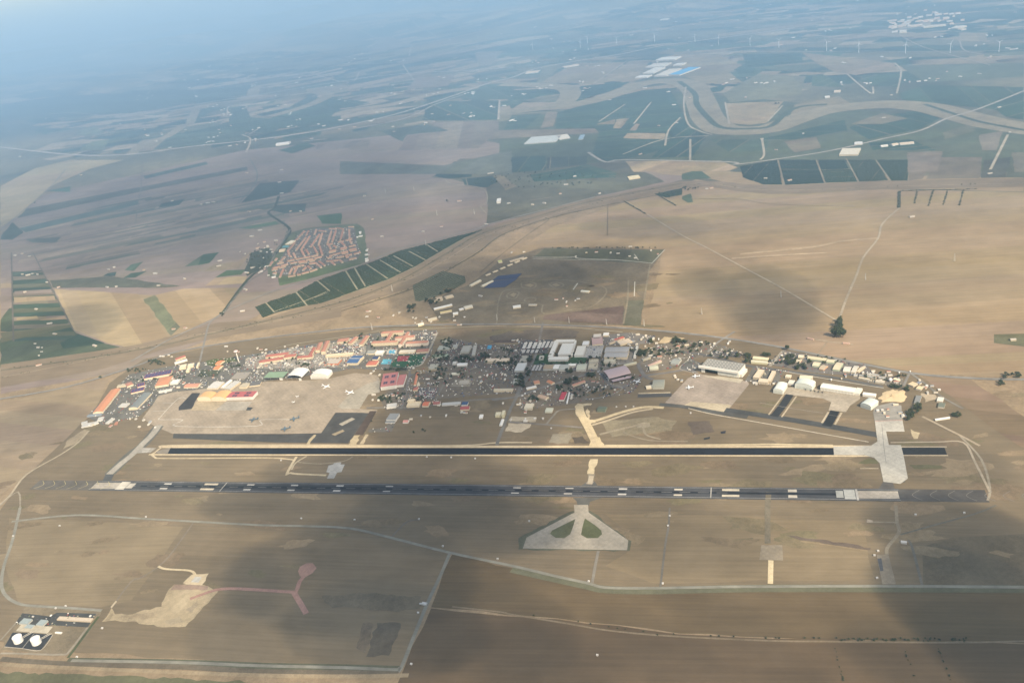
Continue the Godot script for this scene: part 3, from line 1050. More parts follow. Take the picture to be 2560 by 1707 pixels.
func build_masts():
	var steel := paint([.52, .51, .48], 0.6, 0.3, false)
	for k in PYLONS.size():
		var p: Array = PYLONS[k]
		var h: float = p[2]
		var root := thing("pylon", "pale lattice power pylon standing in the open fields", "pylon", Vector3(p[0], lift(p[0], p[1], 0.0), p[1]), 0.35, "power pylons")
		for sx in [-1.0, 1.0]:
			for sz in [-1.0, 1.0]:
				var st := new_st()
				tube(st, Vector3(sx * h * 0.075, 0, sz * h * 0.075), Vector3(sx * 0.35, h, sz * 0.35), 0.30, 0.2, 5)
				part(st, "leg", steel, root)
		var br := new_st()
		for i in 7:
			var y0 := h * i / 7.0
			var y1 := h * (i + 1) / 7.0
			var r0 := lerpf(h * 0.075, 0.35, i / 7.0)
			var r1 := lerpf(h * 0.075, 0.35, (i + 1) / 7.0)
			for s in [-1.0, 1.0]:
				tube(br, Vector3(-r0, y0, s * r0), Vector3(r1, y1, s * r1), 0.13, 0.13, 4, false)
				tube(br, Vector3(r0, y0, s * r0), Vector3(-r1, y1, s * r1), 0.13, 0.13, 4, false)
				tube(br, Vector3(s * r0, y0, -r0), Vector3(s * r1, y1, r1), 0.13, 0.13, 4, false)
		part(br, "bracing", steel, root)
		for i in 3:
			var st := new_st()
			var y := h * (0.68 + 0.13 * i)
			tube(st, Vector3(0, y, -h * 0.12), Vector3(0, y, h * 0.12), 0.22, 0.22, 5)
			part(st, "crossarm", steel, root)
	var white := paint([.74, .75, .76], 0.5, 0.0, false)
	for k in TURBINES.size():
		var p: Array = TURBINES[k]
		var root := thing("wind_turbine", "white wind turbine in the far line, number %s from the left" % ["one", "two", "three", "four", "five", "six", "seven", "eight", "nine", "ten", "eleven", "twelve", "thirteen", "fourteen"][k], "wind turbine", Vector3(p[0], lift(p[0], p[1], 0.0), p[1]), 0.3, "far line of wind turbines")
		var st := new_st()
		tube(st, Vector3.ZERO, Vector3(0, 75, 0), 2.1, 1.3, 10)
		part(st, "tower", white, root)
		st = new_st()
		box(st, Vector3(-2, 74, -5), Vector3(2, 78, 5))
		part(st, "nacelle", white, root)
		for b in 3:
			st = new_st()
			var t := TAU * b / 3.0 + 0.4 * k
			tube(st, Vector3(0, 76, 5.5), Vector3(sin(t) * 38, 76 + cos(t) * 38, 5.5), 1.2, 0.5, 5)
			part(st, "blade", white, root)

func build_specials():
	# mushroom water tower
	var at := Vector3(WATER_TOWER[0], 0.3, WATER_TOWER[1])
	var root := thing("water_tower", "tall slender white water tower with wide pink-white bowl", "water tower", at)
	var st := new_st()
	tube(st, Vector3.ZERO, Vector3(0, 40, 0), 2.4, 1.9, 14)
	part(st, "shaft", paint([.72, .68, .62], 0.8), root)
	st = new_st()
	tube(st, Vector3(0, 39, 0), Vector3(0, 45, 0), 2.6, 8.5, 18, false)
	tube(st, Vector3(0, 45, 0), Vector3(0, 47.5, 0), 8.5, 8.5, 18, false)
	tube(st, Vector3(0, 47.5, 0), Vector3(0, 49.5, 0), 8.5, 1.0, 18)
	part(st, "bowl", paint([.70, .56, .53], 0.8), root)
	st = new_st()
	tube(st, Vector3(0, 49.5, 0), Vector3(0, 54, 0), 0.8, 0.5, 8)
	part(st, "mast", paint([.6, .3, .28], 0.8), root)
	# two storage tanks in their basins
	for k in TANKS.size():
		var p: Array = TANKS[k]
		root = thing("storage_tank", "large white storage tank with domed roof in the %s basin" % ["left", "right"][k], "tank", Vector3(p[0], 0.8, p[1]), 0.0, "storage tanks")
		st = new_st()
		tube(st, Vector3.ZERO, Vector3(0, 15, 0), 11.5, 11.5, 28, false)
		part(st, "shell", paint([.74, .73, .70], 0.6), root)
		st = new_st()
		for i in 5:
			var a := PI / 2 * i / 5.0
			var b := PI / 2 * (i + 1) / 5.0
			tube(st, Vector3(0, 15 + sin(a) * 3.2, 0), Vector3(0, 15 + sin(b) * 3.2, 0), 11.7 * cos(a), maxf(0.02, 11.7 * cos(b)), 28, false)
		part(st, "dome", paint([.74, .73, .71], 0.5), root)
		for s in [-1.0, 1.0]:
			st = new_st()
			tube(st, Vector3(s * 3.0, 1.0, -11.0), Vector3(s * 3.0 + 14.0, 1.0, -34.0), 0.5, 0.5, 6)
			part(st, "pipe", paint([.6, .58, .52], 0.6), root)
	# solar fields behind the base
	for k in SOLAR.size():
		var q: Array = SOLAR[k]
		var A := Vector2(q[0][0], q[0][1])
		var B := Vector2(q[1][0], q[1][1])
		var C := Vector2(q[2][0], q[2][1])
		var D := Vector2(q[3][0], q[3][1])
		root = thing("solar_field", ["blue solar panel rows in the upper field behind the base", "blue solar panel rows in the lower field behind the base"][k], "solar panels", Vector3(A.x, lift(A.x, A.y, 4.0), A.y), 0.0, "solar fields")
		var n := 9
		for i in n:
			var f0 := (i + 0.06) / n
			var f1 := (i + 0.86) / n
			st = new_st()
			var a := A.lerp(D, 0.0).lerp(B, f0) - A
			var b := D.lerp(C, f0) - A
			var c := D.lerp(C, f1) - A
			var d := A.lerp(B, f1) - A
			quad(st, Vector3(a.x, 0.8, a.y), Vector3(b.x, 0.8, b.y), Vector3(c.x, 2.2, c.y), Vector3(d.x, 2.2, d.y), Vector3.UP)
			quad(st, Vector3(a.x, 0.7, a.y), Vector3(b.x, 0.7, b.y), Vector3(c.x, 2.1, c.y), Vector3(d.x, 2.1, d.y), Vector3.DOWN)
			quad(st, Vector3(d.x, 0, d.y), Vector3(c.x, 0, c.y), Vector3(c.x, 2.1, c.y), Vector3(d.x, 2.1, d.y), Vector3(0, 0, -1))
			part(st, "panel_row", paint([.03, .042, .085], 0.3, 0.0, false), root)
	# heap of sand at the right corner
	var mid := Vector2.ZERO
	for p in SAND_HEAP:
		mid += Vector2(p[0], p[1]) / SAND_HEAP.size()
	root = thing("sand_heap", "broad heap of bright sand beside the right corner depot", "sand heap", Vector3(mid.x, 0.9, mid.y))
	st = SurfaceTool.new()
	st.begin(Mesh.PRIMITIVE_TRIANGLES)
	rng.seed = 8
	var ring: Array[Vector2] = []
	for k in SAND_HEAP.size():
		var p := Vector2(SAND_HEAP[k][0], SAND_HEAP[k][1]) - mid
		var q := Vector2(SAND_HEAP[(k + 1) % SAND_HEAP.size()][0], SAND_HEAP[(k + 1) % SAND_HEAP.size()][1]) - mid
		for s in 4:
			ring.append(p.lerp(q, s / 4.0) * rng.randf_range(0.78, 1.12))
	var rows: Array = []
	for j in 7:
		var row: Array[Vector3] = []
		for p in ring:
			var f := 1.0 - j / 6.0
			row.append(Vector3(p.x * f, 4.2 * (1.0 - f * f) * rng.randf_range(0.35, 1.25) if j > 0 else -0.4, p.y * f))
		rows.append(row)
	for j in 6:
		for k in ring.size():
			var k1 := (k + 1) % ring.size()
			quad(st, rows[j][k], rows[j][k1], rows[j + 1][k1], rows[j + 1][k], Vector3.UP)
	part(st, "heap", paint([.54, .43, .27], 0.95), root)
	# radar domes
	for k in DOMES.size():
		var p: Array = DOMES[k]
		root = thing("radome", "white radar dome near the ring road, %s in size order" % ["largest", "second", "third", "fourth", "fifth"][k], "radar dome", Vector3(p[0], 0.4, p[1]), 0.0, "radar domes")
		st = new_st()
		tube(st, Vector3.ZERO, Vector3(0, 3, 0), p[2] * 0.6, p[2] * 0.6, 12)
		part(st, "base", paint([.5, .48, .43], 0.8), root)
		var sp := SphereMesh.new()
		sp.radius = p[2]
		sp.height = p[2] * 2.0
		sp.radial_segments = 20
		sp.rings = 10
		mesh_part(sp, "dome", paint([.76, .76, .75], 0.5), root).position.y = 3.0 + p[2] * 0.75

func build_scrub():
	# dry bushes along the old river bed and the perimeter
	rng.seed = 33
	var st := new_st()
	for k in 5:
		clump(st, Vector3(rng.randfn() * 0.25, 0.3 + rng.randf() * 0.2, rng.randfn() * 0.25), 0.3)
	st.generate_normals()
	var mesh := st.commit()
	var list: Array = []
	for s in WAYS:
		var belt: bool = s[0] == "tree_belt_ground" or s[0] == "hedge_ground"
		if not belt and s[0] != "river_channel" and s[0] != "embankment_track":
			continue
		var line := flat_points(s[5])
		var gap := 5.0 if belt else 22.0
		for k in range(line.size() - 1):
			var n := int(line[k].distance_to(line[k + 1]) / gap)
			for i in n:
				if rng.randf() < 0.3:
					continue
				var d := (line[k + 1] - line[k]).normalized().orthogonal()
				var p: Vector2 = line[k].lerp(line[k + 1], rng.randf()) + d * rng.randfn() * float(s[4]) * (0.25 if belt else 0.8)
				var r := rng.randf_range(2.5, 6.0) * (1.2 if belt else 1.0)
				list.append(Transform3D(Basis(Vector3.UP, rng.randf() * TAU).scaled(Vector3(r, r * 0.8, r)), Vector3(p.x, lift(p.x, p.y, 2.0), p.y)))
	scatter("scrub", mesh, paint([.055, .068, .04], 0.9, 0.0, false), list)

func scatter_tinted(called: String, label: String, mesh: Mesh, list: Array, tints: Array):
	var mm := MultiMesh.new()
	mm.transform_format = MultiMesh.TRANSFORM_3D
	mm.use_colors = true
	mm.mesh = mesh
	mm.instance_count = list.size()
	for k in list.size():
		mm.set_instance_transform(k, list[k])
		var t: Array = tints[rng.randi() % tints.size()]
		mm.set_instance_color(k, Color(t[0], t[1], t[2]))
	var o := MultiMeshInstance3D.new()
	o.name = numbered(called)
	o.multimesh = mm
	var m := StandardMaterial3D.new()
	m.vertex_color_use_as_albedo = true
	m.roughness = 0.7
	o.material_override = m
	o.set_meta("kind", "stuff")
	o.set_meta("label", label)
	o.set_meta("category", "clutter")
	add_child(o)

func build_clutter():
	# vehicles, pallets, crates and roof plant too small to tell apart from this height
	rng.seed = 101
	var st := new_st()
	box(st, Vector3(-0.5, 0, -0.5), Vector3(0.5, 1, 0.5))
	box(st, Vector3(-0.3, 1.02, -0.35), Vector3(0.15, 1.35, 0.35))
	st.generate_normals()
	var mesh := st.commit()
	var list: Array = []
	for s in LAND:
		if not s[0] in ["yard", "car_park", "yard_paving", "estate_paving", "lot"]:
			continue
		var poly := flat_points(s[5])
		var lo := poly[0]
		var hi := poly[0]
		for p in poly:
			lo = lo.min(p)
			hi = hi.max(p)
		var n := int((hi.x - lo.x) * (hi.y - lo.y) / (230.0 if s[0] != "estate_paving" else 300.0))
		for k in n:
			var p := Vector2(rng.randf_range(lo.x, hi.x), rng.randf_range(lo.y, hi.y))
			if not Geometry2D.is_point_in_polygon(p, poly):
				continue
			var big := rng.randf() < 0.12
			var size := Vector3(rng.randf_range(3.0, 5.0), rng.randf_range(1.2, 2.0), rng.randf_range(1.6, 2.2)) * (1.7 if big else 1.0)
			list.append(Transform3D(Basis(Vector3.UP, (PI / 2.0 if rng.randf() < 0.6 else 0.0) + rng.randf_range(-0.08, 0.08)) * Basis.from_scale(size), Vector3(p.x, lift(p.x, p.y, s[3]), p.y)))
	scatter_tinted("yard_clutter", "parked vehicles and stored goods in the yards", mesh, list, [[.62, .62, .60], [.40, .41, .42], [.06, .06, .07], [.55, .53, .48], [.22, .06, .05], [.08, .11, .18], [.30, .28, .22], [.12, .14, .09]])
	list = []
	var hut := new_st()
	box(hut, Vector3(-0.5, 0, -0.5), Vector3(0.5, 0.75, 0.5))
	for s in [-1.0, 1.0]:
		quad(hut, Vector3(-0.55, 0.72, s * 0.56), Vector3(0.55, 0.72, s * 0.56), Vector3(0.55, 1.0, 0), Vector3(-0.55, 1.0, 0), Vector3(0, 1, s))
		tri(hut, Vector3(s * 0.5, 0.75, -0.5), Vector3(s * 0.5, 0.75, 0.5), Vector3(s * 0.5, 1.0, 0), Vector3(s, 0, 0))
	hut.generate_normals()
	var home := hut.commit()
	for k in 300:
		var z := -5200.0 - pow(rng.randf(), 1.4) * 17000.0
		var x := rng.randf_range(-0.95, 0.40) * (-z) + 1500.0
		for j in (1 + rng.randi() % 3):
			var p := Vector2(x, z) + Vector2(rng.randfn(), rng.randfn()) * 35.0
			list.append(Transform3D(Basis(Vector3.UP, rng.randf() * TAU) * Basis.from_scale(Vector3(rng.randf_range(14, 34), rng.randf_range(6, 9), rng.randf_range(9, 14))), Vector3(p.x, lift(p.x, p.y, 0.0), p.y)))
	scatter_tinted("far_farmsteads", "tiny pale farmsteads all over the hazy far valley", home, list, [[.58, .56, .52], [.48, .45, .40], [.40, .30, .24], [.62, .61, .58]])

# ------------------------------------------------------------------ clouds above the aircraft; they shade the land
func build_clouds():
	rng.seed = 91
	var high := 2150.0
	var reach := high / 64.0 * 54.0
	for k in CLOUDS.size():
		var c: Array = CLOUDS[k]
		var m := FogMaterial.new()
		m.density = c[4]
		m.albedo = Color(1, 1, 1)
		var f := FogVolume.new()
		f.name = numbered("cloud")
		f.shape = RenderingServer.FOG_VOLUME_SHAPE_ELLIPSOID
		f.size = Vector3(c[2] * 2.0, 260.0, c[3] * 2.0)
		f.material = m
		add_child(f)
		f.position = Vector3(c[0] + reach, high, c[1] + reach)
		f.rotation.y = c[5]
		f.set_meta("kind", "stuff")
		f.set_meta("label", "drifting fair-weather cloud above the plain")
		f.set_meta("category", "cloud")

func build_valley_haze():
	# the moist air that lies over the valley beyond the river
	var m := FogMaterial.new()
	m.density = 0.00013
	m.albedo = Color(0.59, 0.80, 1.0)
	var f := FogVolume.new()
	f.name = "valley_haze"
	f.shape = RenderingServer.FOG_VOLUME_SHAPE_BOX
	f.size = Vector3(150000, 1000, 81000)
	f.material = m
	add_child(f)
	f.position = Vector3(-12000, 499, -42100)
	f.set_meta("kind", "stuff")

func _ready():
	set_up_view()
	build_clouds()
	build_valley_haze()
	make_textures()
	build_ground()
	build_land()
	build_markings()
	build_buildings()
	build_sheds()
	build_specials()
	build_planes()
	build_masts()
	build_trees()
	build_scrub()
	build_cars()
	build_clutter()

# ------------------------------------------------------------------ surveyed outlines, in metres
const LAND := [
	["field","streak",[.280,.225,.190],1,8,[-3850,-3813,-2362,-5029,-656,-5107,59,-4421,957,-3657,1568,-3182,396,-2402,43,-1760,-347,-1382,-462,-1112,-667,-833,-1156,-643]],
	["field","streak",[.330,.255,.165],1.047,0,[1071,-3622,1738,-3180,3097,-2694,3044,-2473,1763,-2911,1521,-3149,1316,-3252]],
	["field","streak",[.335,.258,.168],0.5,3,[585,-1692,813,-2089,1425,-1953,1422,-1068,1692,-987,1901,-893,2117,-770,2302,-674,2624,-625,3072,-2453,1763,-2894,1524,-3086,1126,-2700,823,-2393]],
	["airfield_grass","streak",[.205,.168,.110],1.093,0,[-493.6,137.2,-549.2,-20.9,-597.7,-488.2,-692.4,-719.6,-671.1,-933.9,-306.9,-1079.7,432,-1197.6,930.7,-1135.4,1418.3,-1068.3,1901,-893.3,2302.9,-677.4,2526,-268.9,2377,347.5,1473,396.9,1429.9,386.8,1039.9,289.1,1048.4,696.4,220.5,707.7,-55.8,683.7,-468.5,204.9]],
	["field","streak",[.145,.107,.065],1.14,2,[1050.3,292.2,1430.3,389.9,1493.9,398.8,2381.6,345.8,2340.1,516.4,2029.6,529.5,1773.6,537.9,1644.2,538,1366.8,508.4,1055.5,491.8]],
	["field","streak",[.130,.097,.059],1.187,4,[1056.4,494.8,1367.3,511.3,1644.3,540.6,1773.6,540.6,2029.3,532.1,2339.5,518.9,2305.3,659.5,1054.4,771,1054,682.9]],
	["field","streak",[.370,.290,.185],1.233,8,[-1830,-1848,-1099,-1679,-972,-1750,-650,-1726,-556,-1397,-649,-1197,-832,-1057,-974,-1111,-1271,-1273,-1751,-1764]],
	["field","soil",[.190,.200,.130],2,0,[-1130,-1629,-1097,-1679,-697,-1263,-687,-1169]],
	["field","soil",[.085,.110,.070],1.28,0,[-2382,-2176,-2164,-2170,-1929,-1939,-1326,-1314,-1240,-1242,-1008,-1116,-840,-1046,-1177,-937,-1355,-876,-1836,-1443,-1927,-1636]],
	["field","streak",[.075,.110,.075],1.5,8,[-2359,-2161,-2150,-2161,-2086,-2095,-2300,-2094]],
	["field","streak",[.200,.175,.130],1.525,8,[-2299,-2089,-2078,-2088,-2016,-2024,-2242,-2024]],
	["field","streak",[.060,.100,.070],1.549,8,[-2241,-2019,-2008,-2016,-1949,-1955,-2185,-1955]],
	["field","streak",[.130,.140,.090],1.574,8,[-2184,-1951,-1941,-1947,-1883,-1887,-2130,-1889]],
	["field","streak",[.050,.085,.065],1.599,8,[-2129,-1885,-1875,-1880,-1819,-1822,-2076,-1825]],
	["field","streak",[.240,.200,.150],1.624,8,[-2076,-1820,-1812,-1815,-1757,-1759,-2024,-1762]],
	["field","streak",[.075,.110,.075],1.648,8,[-2023,-1758,-1750,-1752,-1697,-1697,-1973,-1701]],
	["field","streak",[.200,.175,.130],1.673,8,[-1973,-1697,-1690,-1690,-1638,-1637,-1924,-1641]],
	["field","streak",[.060,.100,.070],1.698,8,[-1923,-1637,-1631,-1631,-1581,-1579,-1876,-1583]],
	["field","streak",[.130,.140,.090],1.722,8,[-1875,-1579,-1574,-1573,-1526,-1522,-1829,-1527]],
	["field","streak",[.050,.085,.065],1.747,8,[-1828,-1523,-1519,-1516,-1472,-1467,-1783,-1472]],
	["field","streak",[.240,.200,.150],1.772,8,[-1783,-1468,-1465,-1461,-1419,-1413,-1738,-1418]],
	["field","streak",[.075,.110,.075],1.796,8,[-1738,-1415,-1413,-1408,-1368,-1361,-1695,-1366]],
	["field","streak",[.200,.175,.130],1.821,8,[-1695,-1362,-1362,-1355,-1318,-1310,-1652,-1315]],
	["field","streak",[.060,.100,.070],1.846,8,[-1652,-1312,-1312,-1305,-1269,-1260,-1611,-1265]],
	["field","streak",[.130,.140,.090],1.871,8,[-1611,-1262,-1264,-1255,-1222,-1212,-1571,-1216]],
	["field","streak",[.050,.085,.065],1.895,8,[-1570,-1213,-1217,-1207,-1176,-1165,-1531,-1169]],
	["field","streak",[.370,.290,.185],2.003,8,[-2015,-1753,-1749,-1744,-1690,-1679,-1938,-1666]],
	["field","streak",[.330,.255,.165],2.006,8,[-1584,-1421,-1465,-1454,-1423,-1415,-1572,-1411]],
	["field","streak",[.370,.290,.185],2.009,8,[-1748,-1453,-1640,-1470,-1600,-1431,-1724,-1424]],
	["field","streak",[.370,.290,.185],2.012,8,[-2296,-1984,-2213,-1974,-2154,-1902,-2224,-1900]],
	["field","streak",[.280,.225,.190],2.016,8,[-2136,-1796,-2039,-1765,-1897,-1595,-1954,-1581]],
	["field","streak",[.280,.225,.190],2.019,8,[-2084,-1842,-1847,-1846,-1798,-1789,-2046,-1797]],
	["field","streak",[.330,.255,.165],2.022,8,[-1710,-1294,-1625,-1279,-1575,-1218,-1643,-1215]],
	["field","streak",[.035,.070,.055],2.025,8,[-1244,-1132,-1210,-1224,-990,-1112,-1179,-1068]],
	["field","streak",[.150,.150,.085],2.028,8,[-1695,-1276,-1346,-1341,-1317,-1313,-1592,-1156]],
	["field","soil",[.130,.140,.115],2.031,0,[-3496,-3598,-2001,-4395,-1931,-4260,-2605,-3871,-3322,-3371]],
	["field","soil",[.100,.140,.120],2.034,0,[-3085,-3098,-2463,-3599,-2381,-3493,-2940,-2980]],
	["field","soil",[.120,.190,.110],2.037,0,[-3853,-4498,-4075,-4907,-3831,-4884,-3769,-4678]],
	["field","soil",[.090,.170,.110],2.04,0,[-3686,-4137,-3529,-4242,-3379,-4041]],
	["field","soil",[.080,.150,.080],2.044,0,[-738,-2890,-585,-2915,-492,-2689,-624,-2715]],
	["field","soil",[.090,.125,.080],2.047,0,[-1172,-2090,-1167,-2282,-1119,-2263,-1098,-2102]],
	["field","soil",[.050,.100,.060],2.05,0,[-1167,-2282,-1078,-2304,-1041,-2127,-1096,-2101]],
	["field","soil",[.100,.150,.100],2.053,0,[-1551,-2087,-1571,-2180,-1516,-2218,-1476,-2066]],
	["field","soil",[.060,.100,.070],2.056,0,[-1472,-1957,-1472,-2032,-1385,-2053,-1395,-1958]],
	["field","soil",[.100,.160,.085],2.059,0,[-872,-1891,-861,-1993,-747,-1988,-733,-1914]],
	["field","soil",[.070,.100,.085],2.062,0,[-1483,-3324,-1596,-3822,-1281,-3813,-1206,-3509,-1359,-3378]],
	["field","soil",[.050,.090,.080],2.065,0,[-2140,-3356,-2187,-3467,-2048,-3545,-2001,-3391]],
	["field","soil",[.070,.100,.085],2.068,0,[-1133,-3075,-1166,-3205,-940,-3186,-867,-3003,-999,-2987]],
	["field","soil",[.050,.090,.080],2.072,0,[-1638,-2010,-1636,-2054,-1591,-2070,-1551,-1999]],
	["field","soil",[.130,.135,.100],2.075,0,[-1966,-1987,-1582,-2003,-1016,-1789,-1150,-1785,-1854,-1867]],
	["field","soil",[.090,.130,.110],2.078,0,[-2932,-4380,-2746,-4546,-2540,-4703,-2466,-4599,-2840,-4270]],
	["field","soil",[.060,.090,.070],2.081,0,[-3089,-2917,-3283,-3264,-2954,-2982,-2921,-2829,-3036,-2855]],
	["field","soil",[.090,.150,.085],2.084,0,[-1194,-2743,-1116,-2783,-988,-2841,-937,-2776,-1099,-2711]],
	["field","soil",[.110,.130,.110],2.087,0,[-2801,-2823,-2525,-2818,-2476,-2697,-2681,-2732]],
	["field","soil",[.060,.075,.055],2.09,0,[-853,-2257,-788,-2341,-709,-2235,-651,-2049,-686,-1888,-750,-1978]],
	["field","soil",[.300,.240,.160],2.093,0,[-862,-2123,-879,-2308,-830,-2163,-799,-2006,-998,-1991,-998,-2098]],
	["field","streak",[.380,.310,.200],2.096,10,[-4404,-4465,-4544,-5066,-4334,-5311,-3596,-5084,-3771,-4843,-3763,-4344,-3355,-3412,-3305,-3172]],
	["field","streak",[.370,.290,.185],2.1,8,[-865,-1775,-870,-1887,-686,-1888,-648,-1784]],
	["estate_ground","soil",[.130,.160,.100],2.103,0,[-554,-1863,-668,-2060,-729,-2339,-762,-2588,-699,-2650,-544,-2667,-386,-2673,-307,-2576,-60,-2009,-162,-1966,-245,-1864,-371,-1805]],
	["estate_paving","asphalt",[.170,.165,.160],3,0,[-597,-1983,-602,-2066,-640,-2251,-683,-2433,-702,-2614,-628,-2636,-372,-2597,-242,-2308,-157,-2151,-137,-2043,-282,-1983,-402,-1871,-479,-1867]],
	["field","soil",[.120,.170,.085],3.015,0,[-483,-1833,-272,-1945,-166,-1974,-63,-1995,-187,-1891,-309,-1790,-421,-1724]],
	["river_bed","streak",[.245,.195,.135],2.106,6,[-1392,-920,-989,-1026,-771,-1097,-649,-1197,-522,-1296,-310,-1310,-157,-1442,-17,-1538,189,-1812,285,-2076,410,-2412,631,-2607,939,-2843,1445,-3073,1647,-3019,1780,-2927,1929,-2852,2061,-2827,2417,-2815,3095,-2686,3124,-2680,3090,-2541,3061,-2546,2366,-2666,2088,-2670,1911,-2708,1765,-2788,1595,-2927,1453,-2935,1454,-2913,1038,-2713,785,-2558,572,-2336,504,-2083,424,-1863,309,-1628,45,-1390,79,-1307,-251,-1194,-487,-1107,-646,-1017,-817,-848,-1205,-700]],
	["orchard_floor","soil",[.050,.085,.060],3.03,0,[-420,-1460,-388,-1508,-286,-1625,-239,-1768,-153,-1868,-54,-1974,72,-2152,388,-2374,443,-2411,376,-2302,289,-2069,224,-1885,147,-1742,90,-1676,-20,-1547,-96,-1469,-155,-1454,-275,-1384,-314,-1331]],
	["vineyard_ground","soil",[.160,.170,.115],2.109,0,[298,-1642,395,-1814,526,-1731,556,-1646,504,-1540,398,-1444,374,-1454]],
	["storage_ground","soil",[.205,.175,.125],2.112,0,[568,-1601,618,-1756,655,-1922,759,-2006,839,-2071,1060,-2029,1430,-1950,1380,-1621,1399,-1107,1194,-1131,897,-1156,584,-1160,505,-1315,445,-1423,506,-1531]],
	["field","soil",[.165,.125,.100],3.045,0,[1000,-1239,1316,-1304,1334,-1120,1132,-1157,1002,-1196]],
	["field","soil",[.130,.130,.085],3.06,0,[843,-2054,1431,-1940,1392,-1768,808,-1938]],
	["field","soil",[.160,.160,.110],3.075,0,[1316,-1356,1392,-1356,1402,-1107,1334,-1113]],
	["field","soil",[.145,.140,.100],1.327,0,[-68,-3524,248,-3245,352,-2866,434,-2509,631,-2607,937,-2857,1346,-3084,1086,-3573,605,-3791,-150,-4063,-221,-3600]],
	["orchard_floor","soil",[.035,.065,.055],2.115,0,[-211,-3632,-173,-3992,-12,-3867,76,-3536,-79,-3527]],
	["orchard_floor","soil",[.045,.080,.065],2.118,0,[17,-3501,218,-3514,294,-3361,248,-3245,83,-3335]],
	["orchard_floor","soil",[.240,.200,.140],2.121,0,[229,-3512,272,-3534,445,-3227,391,-3148]],
	["orchard_floor","soil",[.050,.085,.070],2.124,0,[182,-3999,489,-3941,563,-3555,284,-3565]],
	["orchard_floor","soil",[.050,.090,.065],2.128,0,[475,-3478,771,-3598,1034,-3259,783,-3295,540,-3296]],
	["orchard_floor","soil",[.070,.110,.075],2.131,0,[771,-3598,824,-3617,1040,-3353,1045,-3240]],
	["orchard_floor","soil",[.070,.090,.070],2.134,0,[507,-3897,790,-3845,814,-3620,566,-3588]],
	["orchard_floor","soil",[.080,.120,.080],2.137,0,[1308,-2851,1453,-2927,1460,-2801,1377,-2768]],
	["orchard_floor","soil",[.030,.065,.045],2.14,0,[1763,-3289,1975,-3370,1982,-2861,1885,-2886,1780,-3056]],
	["orchard_floor","soil",[.030,.065,.045],2.143,0,[1983,-3367,2179,-3307,2192,-2834,1992,-2853]],
	["orchard_floor","soil",[.035,.070,.055],2.146,0,[2187,-3305,2327,-3262,2336,-3076,2188,-3095]],
	["orchard_floor","soil",[.060,.100,.070],2.149,0,[2191,-3088,2345,-3059,2354,-2818,2196,-2838]],
	["orchard_floor","soil",[.075,.105,.075],2.152,0,[2330,-3261,2485,-3213,2500,-2806,2358,-2817,2349,-3058]],
	["orchard_floor","soil",[.055,.095,.065],2.156,0,[2492,-3211,2644,-3164,2588,-2777,2509,-2796]],
	["field","soil",[.230,.190,.140],2.159,0,[2648,-3163,2777,-3154,2662,-2790,2592,-2776]],
	["field","soil",[.100,.100,.075],2.162,0,[2998,-3055,3132,-3073,3024,-2718,2918,-2734]],
	["field","soil",[.130,.140,.100],2.165,0,[3119,-3018,3214,-3047,3129,-2702,3028,-2717]],
	["field","soil",[.190,.160,.120],2.168,0,[2795,-3178,3003,-3113,2912,-2735,2675,-2786]],
	["field","soil",[.100,.140,.090],2.171,0,[1437,-3226,1533,-3293,1606,-3088,1444,-3102]],
	["field","soil",[.100,.140,.085],2.174,0,[1462,-2774,1506,-2817,1525,-2655,1500,-2648,1465,-2720]],
	["field","soil",[.160,.155,.095],2.177,0,[2590,-939,2698,-937,2673,-834,2575,-873]],
	["field","soil",[.420,.330,.210],2.18,0,[2356,-640,2451,-622,2440,-566,2385,-596]],
	["field","streak",[.240,.180,.125],2.184,0,[2323.5,-646.8,2456.1,-626.7,2579.9,-314.3,2540.6,-160.5,2431.9,-387.9]],
	["field","soil",[.115,.135,.085],1.373,0,[-145,-5220,629,-5550,1323,-5752,2281,-4790,3362,-3581,3163,-2777,1752,-3269,1057,-3653,243,-3603]],
	["orchard_floor","soil",[.045,.085,.055],2.187,0,[-410,-6687,-65,-6563,37,-6304,-38,-6122,-290,-6164]],
	["orchard_floor","soil",[.045,.085,.055],2.19,0,[277,-5849,335,-6513,789,-6482,698,-6168,410,-5786]],
	["orchard_floor","soil",[.060,.100,.065],2.193,0,[310,-5395,944,-5993,1166,-5975,1235,-5614,1359,-4790,1418,-4384,1552,-4131,1209,-3783,1106,-3707,932,-3653,817,-3893,773,-4564,411,-4737]],
	["orchard_floor","soil",[.045,.085,.055],2.196,0,[1290,-4639,1343,-4797,1418,-4384,1552,-4131,1478,-3601,1220,-3655,1283,-3998]],
	["orchard_floor","soil",[.085,.125,.080],2.199,0,[1569,-4016,1869,-3909,1939,-4061,1929,-3613,1698,-3636]],
	["orchard_floor","soil",[.045,.085,.055],2.202,0,[1882,-3904,2420,-4245,2411,-3942,2089,-3831]],
	["orchard_floor","soil",[.045,.085,.055],2.205,0,[2425,-4026,2648,-4279,2916,-4327,2998,-4131,2815,-3845,2503,-3683]],
	["field","soil",[.220,.190,.130],2.208,0,[2619,-4040,2783,-4127,2656,-4342,2446,-4109]],
	["orchard_floor","soil",[.045,.085,.055],2.212,0,[2494,-3606,2720,-3606,2812,-3322,2498,-3425]],
	["orchard_floor","soil",[.060,.100,.065],2.215,0,[2839,-4903,3042,-5120,3588,-4750,3387,-3906,3272,-4202,2835,-4678]],
	["orchard_floor","soil",[.045,.085,.055],2.218,0,[3286,-4327,3541,-4552,3374,-3853,3310,-3938]],
	["orchard_floor","soil",[.045,.085,.055],2.221,0,[1773,-7362,2297,-7066,2290,-6588,1811,-6604]],
	["orchard_floor","soil",[.045,.085,.055],2.224,0,[1514,-5793,1669,-5901,1605,-5609,1537,-5598]],
